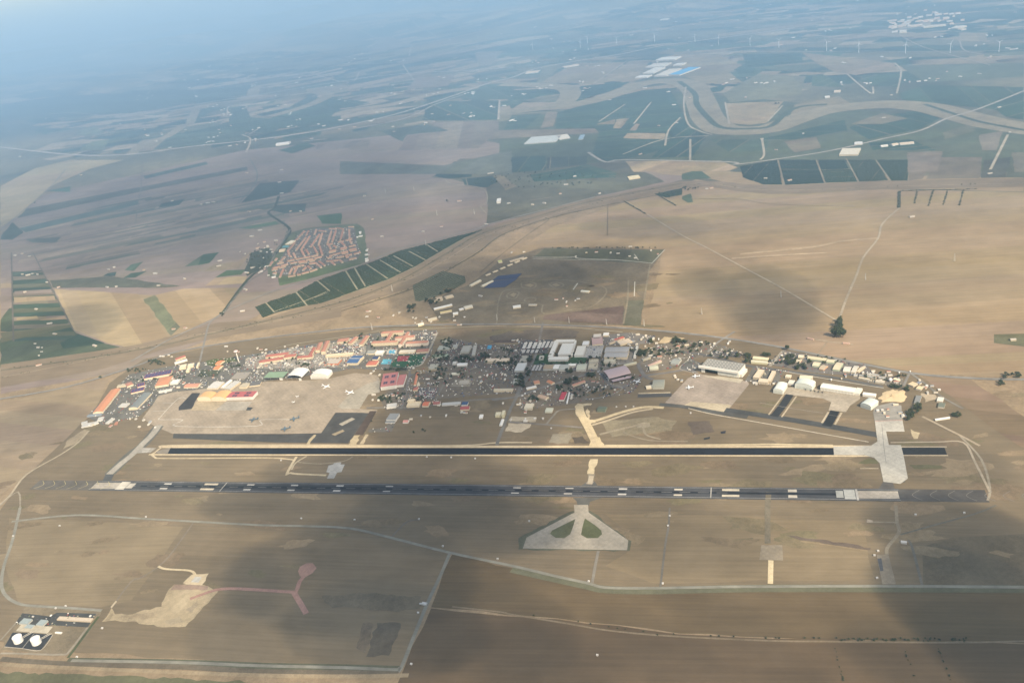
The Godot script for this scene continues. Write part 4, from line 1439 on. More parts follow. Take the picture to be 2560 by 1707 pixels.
	["orchard_floor","soil",[.045,.085,.055],2.227,0,[1717,-6548,1885,-6558,1864,-6298,1737,-6319]],
	["orchard_floor","soil",[.085,.125,.080],2.23,0,[2322,-5929,2418,-5873,2516,-5314,2294,-5475]],
	["orchard_floor","soil",[.060,.100,.065],2.233,0,[2666,-5730,2966,-5603,2883,-5121,2708,-5256]],
	["field","soil",[.120,.140,.090],2.236,0,[2517,-6277,2389,-6435,1830,-6592,2197,-6154]],
	["orchard_floor","soil",[.060,.100,.065],2.24,0,[-253,-6003,-98,-6025,-150,-5727]],
	["field","soil",[.100,.130,.080],2.243,0,[136,-5264,260,-5375,298,-4890,147,-4875]],
	["orchard_floor","soil",[.060,.100,.065],2.246,0,[-85,-5440,180,-5410,147,-4875,-26,-4868]],
	["field","soil",[.130,.150,.100],2.249,0,[2987,-5983,3786,-5579,3673,-5106,3054,-5197]],
	["orchard_floor","soil",[.045,.085,.055],2.252,0,[1980,-5829,2130,-5775,2106,-5602,1993,-5699]],
	["orchard_floor","soil",[.045,.085,.055],2.255,0,[1792,-6131,2172,-5985,2135,-5907,1792,-6001]],
	["orchard_floor","soil",[.045,.085,.055],2.258,0,[1881,-5425,2068,-5443,2048,-5341,1888,-5361]],
	["field","soil",[.370,.290,.185],2.261,0,[1647,-5121,2068,-5004,1931,-4347,1818,-4326,1695,-4441]],
	["field","soil",[.290,.230,.155],2.264,0,[2300,-7128,2970,-6098,2947,-5807,2636,-5747,2493,-5978,2404,-6402]],
	["field","soil",[.310,.250,.165],2.268,0,[1202,-7615,1567,-7436,1773,-6742,1662,-6471,1774,-5893,1472,-6008,1198,-6633]],
	["field","soil",[.300,.245,.165],2.271,0,[-138,-6932,40,-7960,607,-7669,428,-6571]],
	["field","soil",[.290,.235,.160],2.274,0,[450,-6559,647,-7710,876,-7629,824,-6625]],
	["field","soil",[.330,.255,.165],2.277,0,[723,-4810,842,-4909,854,-4743,720,-4775]],
	["field","soil",[.330,.255,.165],2.28,0,[995,-4480,1020,-4691,1054,-4663,1043,-4462]],
	["field","soil",[.330,.255,.165],2.283,0,[864,-4598,851,-4905,950,-4902,922,-4576]],
	["field","soil",[.370,.290,.185],2.286,0,[974,-4260,988,-4403,1261,-4301,1267,-4124]],
	["field","soil",[.240,.200,.140],2.289,0,[2024,-3798,2218,-3841,2225,-3567,2075,-3513]],
	["field","soil",[.400,.310,.200],2.292,0,[1060,-3625,1650,-3455,1752,-3269,1704,-3213,1143,-3348]],
	["field","soil",[.230,.190,.150],2.296,0,[2667,-3321,2839,-3289,2750,-2894,2611,-2933]],
	["field","soil",[.210,.180,.140],2.299,0,[3083,-3580,3219,-3635,3096,-3228,3027,-3251]],
	["field","soil",[.200,.180,.140],2.302,0,[3155,-3162,3250,-3131,3163,-2777,3082,-2800]],
	["field","soil",[.280,.230,.160],2.305,0,[277,-4825,211,-5438,310,-5395,372,-4861]],
	["field","soil",[.170,.170,.110],2.308,0,[2910,-3698,3124,-3897,3082,-3687,2895,-3543]],
	["field","soil",[.270,.225,.150],2.311,0,[2445,-5019,2502,-4688,2254,-4380,2036,-4146,2137,-4856]],
	["field","soil",[.220,.210,.140],2.314,0,[1624,-5510,1899,-6224,2270,-5909,2196,-5142,1679,-5147]],
	["field","soil",[.200,.190,.130],2.317,0,[-307,-8037,-92,-8042,-114,-6919,-160,-6720]],
	["field","soil",[.230,.190,.140],2.32,0,[-142,-4912,720,-4654,774,-4496,-64,-4599]],
	["field","soil",[.290,.240,.170],2.324,0,[3679,-7296,3877,-7132,3767,-6691,3576,-6838]],
	["field","soil",[.200,.200,.130],2.327,0,[1842,-8870,1991,-8187,1849,-8220]],
	["orchard_floor","soil",[.070,.105,.080],2.33,0,[-9294,-10125,-7892,-9953,-4352,-8977,-3975,-8307,-5337,-7790,-7709,-8275]],
	["orchard_floor","soil",[.060,.100,.065],2.333,0,[-2819,-6449,-2935,-7664,-2127,-6608,-1808,-5893,-2388,-5853,-2842,-5937]],
	["orchard_floor","soil",[.060,.100,.065],2.336,0,[-3314,-6502,-3737,-7325,-3569,-7365,-3132,-6630,-2819,-6449,-2842,-5937,-3509,-6191]],
	["orchard_floor","soil",[.060,.100,.065],2.339,0,[-2699,-6971,-2833,-7614,-1876,-6810,-2156,-6620]],
	["orchard_floor","soil",[.085,.125,.080],2.342,0,[-3833,-5767,-3747,-6093,-3199,-6073,-2842,-5937,-2561,-5489,-3504,-5405]],
	["orchard_floor","soil",[.060,.100,.065],2.345,0,[-3765,-6583,-4254,-7556,-3968,-7546,-3903,-6952]],
	["field","soil",[.300,.270,.200],2.348,0,[-3901,-6637,-4487,-7781,-4254,-7556,-3750,-6556]],
	["orchard_floor","soil",[.045,.085,.055],2.352,0,[-1128,-6359,-1004,-6453,-381,-6188,-171,-5310,-919,-5575]],
	["orchard_floor","soil",[.060,.100,.065],2.355,0,[-1201,-7268,-433,-6977,-257,-6198,-770,-6393]],
	["field","soil",[.260,.210,.160],2.358,0,[-1676,-7395,-1810,-8099,-1348,-8112,-1194,-7323]],
	["field","soil",[.250,.210,.160],2.361,0,[-3412,-10857,-4138,-12950,-3981,-13382,-3175,-11604]],
	["field","soil",[.240,.200,.150],2.364,0,[-1509,-9594,-1103,-9439,-1035,-8481,-1166,-8487]],
	["field","soil",[.300,.250,.170],2.367,0,[-7280,-13372,-7624,-15022,-6353,-14218,-6345,-13656,-6820,-13155]],
	["field","soil",[.330,.290,.220],2.37,0,[-20592,-31090,-15009,-27208,-12393,-27060,-11186,-31322,-19982,-42477,-21581,-33599]],
	["field","soil",[.260,.210,.165],2.373,0,[-881,-5517,-160,-5266,-68,-4884,-86,-4341,-767,-4503,-863,-4995,-530,-5059]],
	["field","soil",[.270,.215,.160],2.376,0,[-1299,-4748,-1188,-5000,-1084,-4676,-1201,-4646]],
	["field","soil",[.090,.115,.090],2.38,0,[-1232,-5326,-850,-5422,-530,-5059,-878,-5038,-835,-4801]],
	["field","soil",[.240,.200,.160],2.383,0,[-1665,-5017,-1188,-5000,-1299,-4748,-1574,-4769]],
	["orchard_floor","soil",[.060,.100,.065],2.386,0,[-1969,-4899,-1827,-5112,-1649,-4938,-1768,-4727]],
	["field","soil",[.160,.180,.120],2.389,0,[-5402,-6805,-5367,-7111,-4866,-6605,-4969,-6445]],
	["field","soil",[.300,.260,.190],2.392,0,[-3732,-5400,-3971,-5903,-3747,-6093,-3504,-5405]],
	["field","soil",[.140,.150,.120],2.395,0,[-1172,-4307,-221,-3901,195,-4185,345,-3522,-1002,-3897]],
	["field","soil",[.170,.200,.120],2.398,0,[-4568,-5757,-4711,-6163,-4520,-6188,-4208,-5638]],
	["sunlit_grass_tint","streak",[.250,.200,.130],1.6,6,[-423.8,181,-40.3,190.5,204,203.3,229,379.1,240.4,519.1,168.9,548.6,-88.5,548.1,-252.6,403.3]],  # same airfield grass, painted paler to show the sunlit lower-left ground
	["sunlit_grass_tint","streak",[.235,.188,.120],1.81,2,[1423.8,102.5,1793.8,100.8,2064.2,119.5,2069.6,332.6,1573.6,375.5,1452.2,317.6,1499.7,264.6,1515.9,211.4]],  # second pale grass sheet; sunlight is put into its colour
	["pad","soil",[.310,.260,.175],4,0,[843,-1582,865,-1597,889,-1577,877,-1554]],
	["pad","soil",[.310,.260,.175],4.009,0,[968,-1574,986,-1585,1012,-1559,993,-1541]],
	["pad","soil",[.310,.260,.175],4.018,0,[800,-1474,812,-1496,830,-1487,826,-1447]],
	["blast_pad","asphalt",[.150,.140,.125],3.09,0,[-475,-27,-250,-27,-250,27,-475,27]],
	["blast_pad","asphalt",[.105,.100,.095],3.105,0,[2168,-27,2371.5,-27,2371.5,27,2168,27]],
	["runway","asphalt",[.085,.090,.098],3.12,0,[-250.1,-28,2168,-28,2168,28,-250.1,28]],
	["runway_threshold","concrete",[.420,.390,.340],4.027,0,[-248,-17,-154,-17,-154,17,-248,17]],
	["runway_threshold","concrete",[.420,.390,.340],4.036,0,[2064.2,-17,2166,-17,2166,17,2064.2,17]],
	["runway_wear","asphalt",[.028,.033,.042],4.045,0,[-72.4,-4.5,2016,-4.5,2016,4.5,-72.4,4.5]],
	["runway_wear","asphalt",[.050,.055,.064],4.054,0,[-12.4,-11,759.3,-11,759.3,-4.6,-12.4,-4.6]],
	["runway_wear","asphalt",[.055,.060,.068],4.063,0,[-12.4,4.6,759.3,4.6,759.3,10,-12.4,10]],
	["sand_shoulder","soil",[.640,.540,.370],4.071,0,[-162.9,-188.7,2137.2,-188.7,2137.2,-181.7,-162.9,-181.7]],
	["sand_shoulder","soil",[.600,.500,.340],4.08,0,[-142.9,-240.5,2136.9,-240.5,2136.9,-227.5,-142.9,-227.5]],
	["second_runway","asphalt",[.022,.026,.034],5,0,[-102.9,-226.5,2025.3,-226.5,2025.3,-189.7,-102.9,-189.7]],
	["second_runway_end","asphalt",[.300,.270,.220],5.012,0,[-149,-202,-116,-227,-105,-227,-94,-192,-130,-192]],
	["second_runway","asphalt",[.035,.038,.042],5.023,0,[2203.5,-228.5,2313.6,-228.5,2313.6,-191.7,2203.5,-191.7]],
	["sand_shoulder","soil",[.550,.470,.340],4.089,0,[2162.3,-191.7,2315.5,-191.7,2315.5,-185.7,2162.3,-185.7]],
	["sand_shoulder","soil",[.500,.430,.320],4.098,0,[2169.5,-235.5,2319.9,-235.5,2319.9,-228.5,2169.5,-228.5]],
	["haul_road","soil",[.400,.360,.270],4.107,0,[1462.9,-346.1,1463.9,-369.2,1483.3,-377.6,1500.6,-372,1504,-352.2,1486.6,-342.6]],
	["haul_road","soil",[.660,.550,.360],5.035,0,[1330.3,-235.5,1335.8,-289,1356,-288.8,1364.4,-263.5,1379.7,-235.5]],
	["haul_road","soil",[.620,.520,.350],5.047,0,[1247.4,-480.6,1254.8,-502.2,1301.8,-501,1300.4,-486.5,1272.7,-480,1289.6,-416,1310.2,-395,1341.5,-394.5,1327,-374.4,1299.3,-374.8,1259.1,-430.5]],
	["haul_road","soil",[.620,.530,.360],5.058,0,[1345.6,-164.8,1368.1,-164.9,1368,-86.8,1347.6,-86.5]],
	["taxiway","asphalt",[.300,.270,.210],4.116,0,[1350.7,-86.6,1369.5,-86.8,1371.2,-42.7,1355.7,-42.4]],
	["taxiway","asphalt",[.130,.130,.125],4.125,0,[1353.8,-49.2,1375,-49.6,1388.6,-21.5,1335.1,-19.1]],
	["taxiway","asphalt",[.130,.130,.120],4.134,0,[1324.1,31.3,1406.9,29.3,1376,49.3,1375,68.3,1345.3,69.1,1338,47.1]],
	["holding_pad","concrete",[.360,.330,.275],4.143,0,[1232,258.7,1232.4,213.3,1340.9,99.6,1333.8,64.7,1372.6,63.7,1379.2,98.5,1498.3,214.8,1499.3,254.4]],
	["pad_verge","soil",[.130,.135,.095],3.135,0,[1221.5,263.7,1211.2,216.5,1240.2,187.4,1335.3,92.3,1382.5,90.9,1443.7,156.5,1506.1,215.9,1506.1,256.7]],
	["pad_grass","soil",[.125,.130,.075],5.07,0,[1291.4,194.8,1294.6,180.6,1348,128.7,1347.1,164.6,1344.9,195,1332.1,212.5,1309,211.6]],
	["pad_grass","soil",[.120,.130,.070],5.082,0,[1373,125.5,1403.2,153.2,1423.5,175.9,1427.9,191.8,1419.4,208.1,1391.5,210.2,1373.7,196.2,1372.3,159]],
	["taxiway","concrete",[.350,.330,.290],5.093,0,[-226,-209,-223,-230,-161,-227,-164,-199,-215,-192]],
	["apron","concrete",[.365,.310,.240],4.152,0,[-349,-429,-372,-535,-392,-604,-333,-633,-273,-644,22,-704,223,-709,278,-720,359,-760,460,-738,493,-685,479,-586,486,-483,558,-474,563,-451,407,-454,413,-319,256,-317,-154,-320,-259,-373]],
	["apron","concrete",[.400,.370,.305],5.105,0,[400,-501,408,-604,447,-670,485,-694,520,-601,481,-586,488,-483,419,-485]],
	["apron_asphalt","asphalt",[.090,.090,.085],4.161,0,[408,-458,504,-456,538,-452,537,-256,276,-261,-136,-291,-151,-321,289,-315,414,-321]],
	["apron_asphalt","asphalt",[.100,.075,.060],5.117,0,[533,-467,559,-466,570,-307,539,-308]],
	["slab","concrete",[.420,.390,.320],5.128,0,[453,-379,483,-423,500,-412,470,-368]],
	["slab","concrete",[.340,.290,.200],5.14,0,[454,-312,482,-343,494,-332,471,-303]],
	["sand_patch","soil",[.500,.420,.280],5.152,0,[539,-304,559,-307,571,-243,540,-243]],
	["sand_patch","soil",[.500,.420,.290],5.163,0,[577,-311,588,-311,593,-250,579,-250]],
	["apron_asphalt","asphalt",[.055,.058,.060],5.175,0,[-232,-487,-247,-512,-250,-557,-255,-621,-219,-620,-203,-556,-182,-498]],
	["apron","concrete",[.440,.370,.260],5.187,0,[-195,-552,-73,-553,-79,-484,-182,-486]],
	["apron","concrete",[.400,.370,.310],5.198,0,[-70,-552,39,-545,46,-481,-77,-484]],
	["apron_asphalt","asphalt",[.070,.075,.080],6,0,[48,-481,42,-505,66,-502,66,-481]],
	["haul_road","soil",[.500,.430,.290],5.21,0,[391,-250,392,-310,400,-310,403,-250]],
	["apron","concrete",[.345,.295,.250],4.17,0,[1538,-499,1601,-664,1628,-699,1795,-634,1799,-615,1727,-425,1597,-476]],
	["apron","concrete",[.470,.410,.300],5.222,0,[1597.3,-479.4,1619.8,-503.5,1734.7,-483,1744.7,-475.8,1722.4,-428.5]],
	["apron","concrete",[.480,.440,.350],5.233,0,[1704,-676,1781,-649,1771,-623,1647,-678]],
	["apron","concrete",[.420,.375,.300],5.245,0,[1870.3,-557,1879.4,-585.7,1939.4,-590.9,1998,-581.5,2020,-570,2109.7,-535.2,2129.6,-545.1,2125.7,-507.1,2093.8,-467.3,2077.8,-428,2029.3,-438.9,2041,-488.9,2019.2,-513.6,1911,-541.4]],
	["taxiway","concrete",[.470,.455,.410],6.084,0,[2152.2,-375.4,2228.1,-380.5,2224.5,-313.2,2175.5,-313.7,2173.6,-242,2204.5,-241.9,2203.8,-186.9,2198.7,-75.7,2176.6,-50.1,2136.8,-59.5,2138.2,-148.4,2127.6,-175.6,2103.9,-189.3,2024.7,-190.2,2026.7,-233.5,2126.4,-238.6,2146,-260.6]],
	["taxiway","asphalt",[.130,.125,.115],5.257,0,[2139.1,-65,2159.1,-65.3,2160.7,-27.8,2121,-25.8]],
	["apron","asphalt",[.330,.320,.290],5.268,0,[2160.5,-459.1,2215.4,-484.4,2236.8,-463.9,2228.1,-380.5,2152.2,-375.4,2152.9,-420]],
	["sand_patch","soil",[.620,.500,.320],4.179,0,[1466,-947,1485,-955,1499,-998,1573,-982,1570,-961,1542,-975,1513,-944]],
	["sand_patch","soil",[.500,.430,.320],4.188,0,[1047.9,-327.2,1046.9,-378.3,1125.3,-373.8,1124.8,-350,1102.8,-320]],
	["sand_patch","soil",[.440,.390,.300],4.197,0,[1043.7,-392.2,1048.2,-420.3,1133,-415.3,1135.7,-383.9]],
	["sand_patch","soil",[.500,.420,.280],4.206,0,[2242.4,-328.1,2263.5,-306.9,2252.9,-274.6,2243,-274.7]],
	["sand_patch","soil",[.450,.380,.280],4.214,0,[2302.5,-539.6,2340.1,-528.1,2344.5,-501,2305.5,-482]],
	["sand_patch","soil",[.300,.270,.200],3.15,0,[1202.2,-257.7,1206.4,-309.3,1267.3,-315.3,1264.4,-251.2]],
	["sand_patch","soil",[.300,.260,.180],3.165,0,[1346.8,-380.9,1507.2,-412.2,1582.8,-384.1,1570.1,-325.5,1392.7,-288.6]],
	["dark_patch","soil",[.120,.100,.075],3.18,0,[1269.9,-289.4,1301.1,-295.6,1330.4,-257.3,1284.5,-251.2]],
	["dark_patch","soil",[.150,.125,.100],3.195,0,[1616.1,-377,1681.2,-382.6,1699.1,-318,1636.1,-299.6]],
	["dark_tarpaulin","soil",[.040,.045,.055],4.223,0,[1714.9,-317.8,1730.6,-324,1729.3,-308.3,1716.7,-306.5]],
	["dark_tarpaulin","soil",[.050,.055,.060],4.232,0,[1667,-280.8,1685.6,-289.9,1684.4,-277.6,1668.9,-271.5]],
	["sand_shoulder","soil",[.520,.450,.320],4.241,0,[1446,-567,1550,-571,1551,-561,1447,-558]],
	["yard","asphalt",[.170,.165,.150],3.21,0,[-631,-683,-647,-796,-502,-858,-400,-882,-201,-941,79,-1036,347,-1132,575,-1131,621,-893,598,-803,576,-764,335,-798,259,-765,-2,-704,-273,-644,-348,-633,-392,-604,-372,-535,-374,-445,-489,-384,-603,-450]],
	["yard_paving","concrete",[.300,.280,.250],4.25,0,[-138,-821,-180,-910,-23,-991,93,-1004,223,-1078,280,-1105,338,-929,304,-808,6,-814]],
	["lawn","soil",[.110,.140,.060],4.259,0,[-331,-859,-354,-900,-324,-918,-237,-923,-200,-891,-260,-875,-254,-845]],
	["lawn","soil",[.100,.110,.075],4.268,0,[-316,-791,-328,-820,-232,-806,-220,-759,-279,-752]],
	["red_patch","soil",[.500,.250,.170],5.28,0,[-447,-407,-438,-411,-422,-383,-438,-383]],
	["sports_pitch","soil",[.035,.100,.055],5.292,0,[484,-804,484,-906,600,-901,608,-820,580,-793]],
	["sports_court","concrete",[.300,.070,.085],6.168,0,[497,-852,487,-896,536,-894,540,-847]],
	["sports_court","concrete",[.130,.420,.550],5.303,0,[440,-829,435,-871,472,-869,480,-827]],
	["swimming_pool_deck","concrete",[.500,.480,.420],5.315,0,[431,-914,421,-961,463,-959,475,-911]],
	["pool_water","concrete",[.120,.400,.600],6.252,0,[438,-920,432,-951,458,-951,466,-919]],
	["sports_court","concrete",[.100,.350,.550],5.327,0,[834,-937,830,-968,846,-969,851,-936]],
	["car_park","asphalt",[.110,.110,.110],4.277,0,[973,-890,955,-1004,1080,-1007,1078,-885]],
	["lawn","soil",[.050,.100,.050],4.286,0,[1044,-798,1045,-873,1084,-885,1090,-831,1169,-817,1179,-852,1232,-845,1233,-788]],
	["yard_paving","concrete",[.430,.420,.400],5.338,0,[1219,-841,1217,-946,1283,-941,1285,-836]],
	["yard","asphalt",[.220,.210,.190],3.225,0,[1047,-746,1051,-806,1286,-829,1414,-946,1415,-821,1299,-734]],
	["yard","asphalt",[.200,.190,.175],3.24,0,[1229,-949,1230,-1025,1364,-1045,1465,-1008,1458,-943,1296,-936]],
	["car_park","asphalt",[.140,.140,.140],4.295,0,[676,-552,659,-629,737,-630,742,-546]],
	["car_park","asphalt",[.150,.150,.145],4.304,0,[197,-933,182,-1014,297,-1011,311,-941]],
	["yard","asphalt",[.180,.175,.160],3.255,0,[1785,-634,1814,-742,1911,-713,1891,-622]],
	["yard","asphalt",[.190,.180,.165],3.27,0,[1856,-756,1916,-861,1985,-823,2167,-740,2192,-647,2011,-685]],
	["yard","asphalt",[.230,.210,.180],3.285,0,[2115,-651,2176,-678,2267,-637,2255,-573,2169,-612]],
	["yard","asphalt",[.120,.120,.120],4.313,0,[1661,-838,1682,-875,1782,-847,1768,-810]],
	["yard","asphalt",[.150,.150,.145],4.322,0,[1568,-738,1597,-816,1640,-775,1627,-735,1617,-703]],
	["yard","asphalt",[.170,.150,.130],3.3,0,[627,-819,655,-1047,707,-1023,840,-853,946,-847,951,-1016,997,-1003,1053,-729,729,-796]],
	["dark_patch","soil",[.135,.105,.090],2.401,0,[817,-1046,857,-1103,980,-1084,999,-993,832,-985]],
	["dark_patch","soil",[.155,.130,.105],2.404,0,[810,-1117,1123,-1093,1169,-1069,1162,-1011,835,-1015]],
	["lot","concrete",[.250,.230,.190],4.331,0,[775,-637,776,-690,847,-692,848,-634]],
	["yard","asphalt",[.200,.185,.160],4.34,0,[576,-342,629,-356,633,-398,656,-391,663,-327,583,-325]],
	["cross_pad","concrete",[.420,.420,.400],4.349,0,[536.1,-130.3,538.2,-142.8,560.4,-143,561.9,-130.5,576.6,-130.6,583.2,-87.8,570,-84.6,572.9,-51.8,549.6,-51.4,545.9,-81.3,532.4,-87.2,524,-124]],
	["riverbank_grass","soil",[.145,.145,.085],2.408,0,[37.9,785,206.1,778,349.9,769.4,598,761.9,752.2,757.8,737.6,782.1,100.4,857.8]],
	["sand_patch","soil",[.460,.385,.260],4.357,0,[209.2,600.4,201.8,548.4,227.4,571.2,262.6,570.9,341.7,535.4,326.4,490.6,327.2,449.8,425.1,450.8,467.7,469.6,450.8,601.1,402,606.5,290.2,592.9,228,595.2]],
	["sand_patch","soil",[.360,.270,.210],5.35,0,[328,451.1,428.2,450.6,433.4,465.2,328.8,473.5]],
	["sand_patch","soil",[.620,.530,.370],5.362,0,[348.4,444.3,355,408.6,401,401.7,407.6,448.3]],
	["slab","concrete",[.500,.500,.470],6.336,0,[369.6,438.8,369.7,416.8,390,417.9,392.9,439.6]],
	["pink_track","soil",[.400,.255,.210],4.366,0,[653,379.6,649.6,362.1,661.5,346.8,679.6,345,699,364,697,383.9,681.4,404.2,666.4,398.6]],
	["dark_patch","soil",[.130,.110,.085],3.315,0,[939.5,554,999.2,551.7,1006.1,655.2,953.5,662.7]],
	["dark_patch","soil",[.175,.148,.105],3.33,0,[758.6,468.7,840.9,453.6,928.4,454.5,1019.6,454.9,1028.3,499.1,963.5,512.9,861.8,506,806.4,511.5]],
	["dark_patch","soil",[.190,.155,.110],3.345,0,[904.2,556.4,935.4,558,947.1,653,919.7,637.9]],
	["plant_ground","soil",[.240,.200,.140],3.36,0,[-2.1,715.7,-54,556.4,180.6,560.1,200.4,628.4,198.4,711.3,179.5,719.3]],
	["yard","asphalt",[.075,.080,.080],4.375,0,[-35,625.2,-44.3,585.1,5.5,588,45.2,591.5,56.9,576.4,173.3,572.8,182.9,621.9,75.3,621.5,62.6,626.4]],
	["tank_basin","asphalt",[.045,.050,.055],4.384,0,[-.3,704.3,-17,654.9,37.3,652.5,104.3,654.7,110.1,707.1,54.5,705.8]],
	["slab","concrete",[.500,.460,.370],5.373,0,[-11.6,649.4,-14.4,625.8,82.7,627,85.5,651.4]],
	["slab","concrete",[.550,.480,.360],5.385,0,[197.3,546.7,196.5,521.7,202.4,525.6,203.4,548.3]],
	["slab","concrete",[.310,.270,.200],4.393,0,[1823.1,220.1,1872.8,217.9,1872.5,276.1,1818.4,276.7]],
	["slab","concrete",[.270,.235,.180],4.402,0,[2083.7,245.9,2110.3,242.6,2112.6,348.7,2083.9,350.4]],
	["slab","asphalt",[.120,.125,.130],5.397,0,[2084.4,259.9,2093,257.5,2092.1,302.7,2084.9,305]],
	["slab","concrete",[.400,.350,.280],5.408,0,[2075.8,120.9,2078.6,106.4,2090.8,110.5,2089.7,120.4]],
	["field","soil",[.165,.140,.098],2.411,0,[2188.4,210.6,2261,172.4,2428.5,151.3,2393.7,338.2,2168.6,351.1]],  # no separate crop: airfield ground with cloud shade kept in the darker tone
	["dark_patch","soil",[.150,.120,.095],3.375,0,[1880.8,176.6,2074.7,219.7,2071.3,228.1,1915.6,196.9]],
	["grass_patch","soil",[.155,.150,.085],3.39,0,[2082.8,-148,2113.6,-175.5,2136.7,-159.2,2132.4,-145.7]],
	["grass_patch","soil",[.160,.150,.090],3.405,0,[2211.2,-143.6,2290.9,-138.9,2288.2,-123.2,2221.6,-122.5]],
	["sand_patch","soil",[.370,.310,.220],2.414,0,[-560,-278,-542,-354,-517,-346,-507,-263,-533,-220]],
	["field","streak",[.330,.260,.175],2.417,12,[-1121,-551,-876,-689,-720,-758,-598,-488,-549,-21,-566,92]],
	["yard","soil",[.195,.172,.138],2.6,0,[633,-801,655,-1047,716,-1023,799,-978,953,-968,1009,-844,1045,-584,932,-572,762,-546,687,-471,587,-473,535,-560,585,-750]],
	["yard","soil",[.200,.175,.138],2.74,0,[1035,-600,1066,-728,1294,-768,1454,-687,1429,-571,1223,-496,1065,-463]],
	["yard","soil",[.200,.178,.145],2.88,0,[1420,-813,1471,-933,1586,-962,1702,-918,1795,-834,1631,-818,1542,-739,1452,-711]],
	["sand_patch","soil",[.400,.330,.225],4.6,0,[248.1,577.9,329.7,556.4,357,574.5,285.1,585.3]],
	["sand_patch","soil",[.500,.420,.290],4.67,0,[373.4,545.5,382.4,487.3,405.7,494.2,404.7,555.5]],
	["sand_patch","soil",[.380,.320,.230],4.74,0,[415.7,542.7,429.7,513.4,443.4,520.7,440.6,553.1]],
	["sand_patch","soil",[.410,.350,.250],4.81,0,[379.2,584.8,414.6,566.7,440.8,584.5,406.3,598.5]],
	["sand_patch","soil",[.510,.430,.300],4.88,0,[352.6,480.6,377.6,468.5,394.9,476,369.4,492.3]],
	["sand_patch","soil",[.360,.300,.200],4.95,0,[215.7,596,212.4,568.2,225.7,573.3,226.7,593.3]],
	["haul_road","soil",[.580,.480,.320],5.6,0,[1290.7,-479.6,1308.9,-415.7,1306.2,-398.5,1290.6,-436.9]],
	["haul_road","soil",[.600,.500,.340],5.81,0,[1317.1,-347.8,1338.3,-295.4,1350.4,-257.3,1341.3,-251,1324.6,-308.4]],
	["sports_court","concrete",[.120,.320,.380],4.411,0,[-695,-2313,-656,-2311,-665,-2345,-701,-2344]],
]
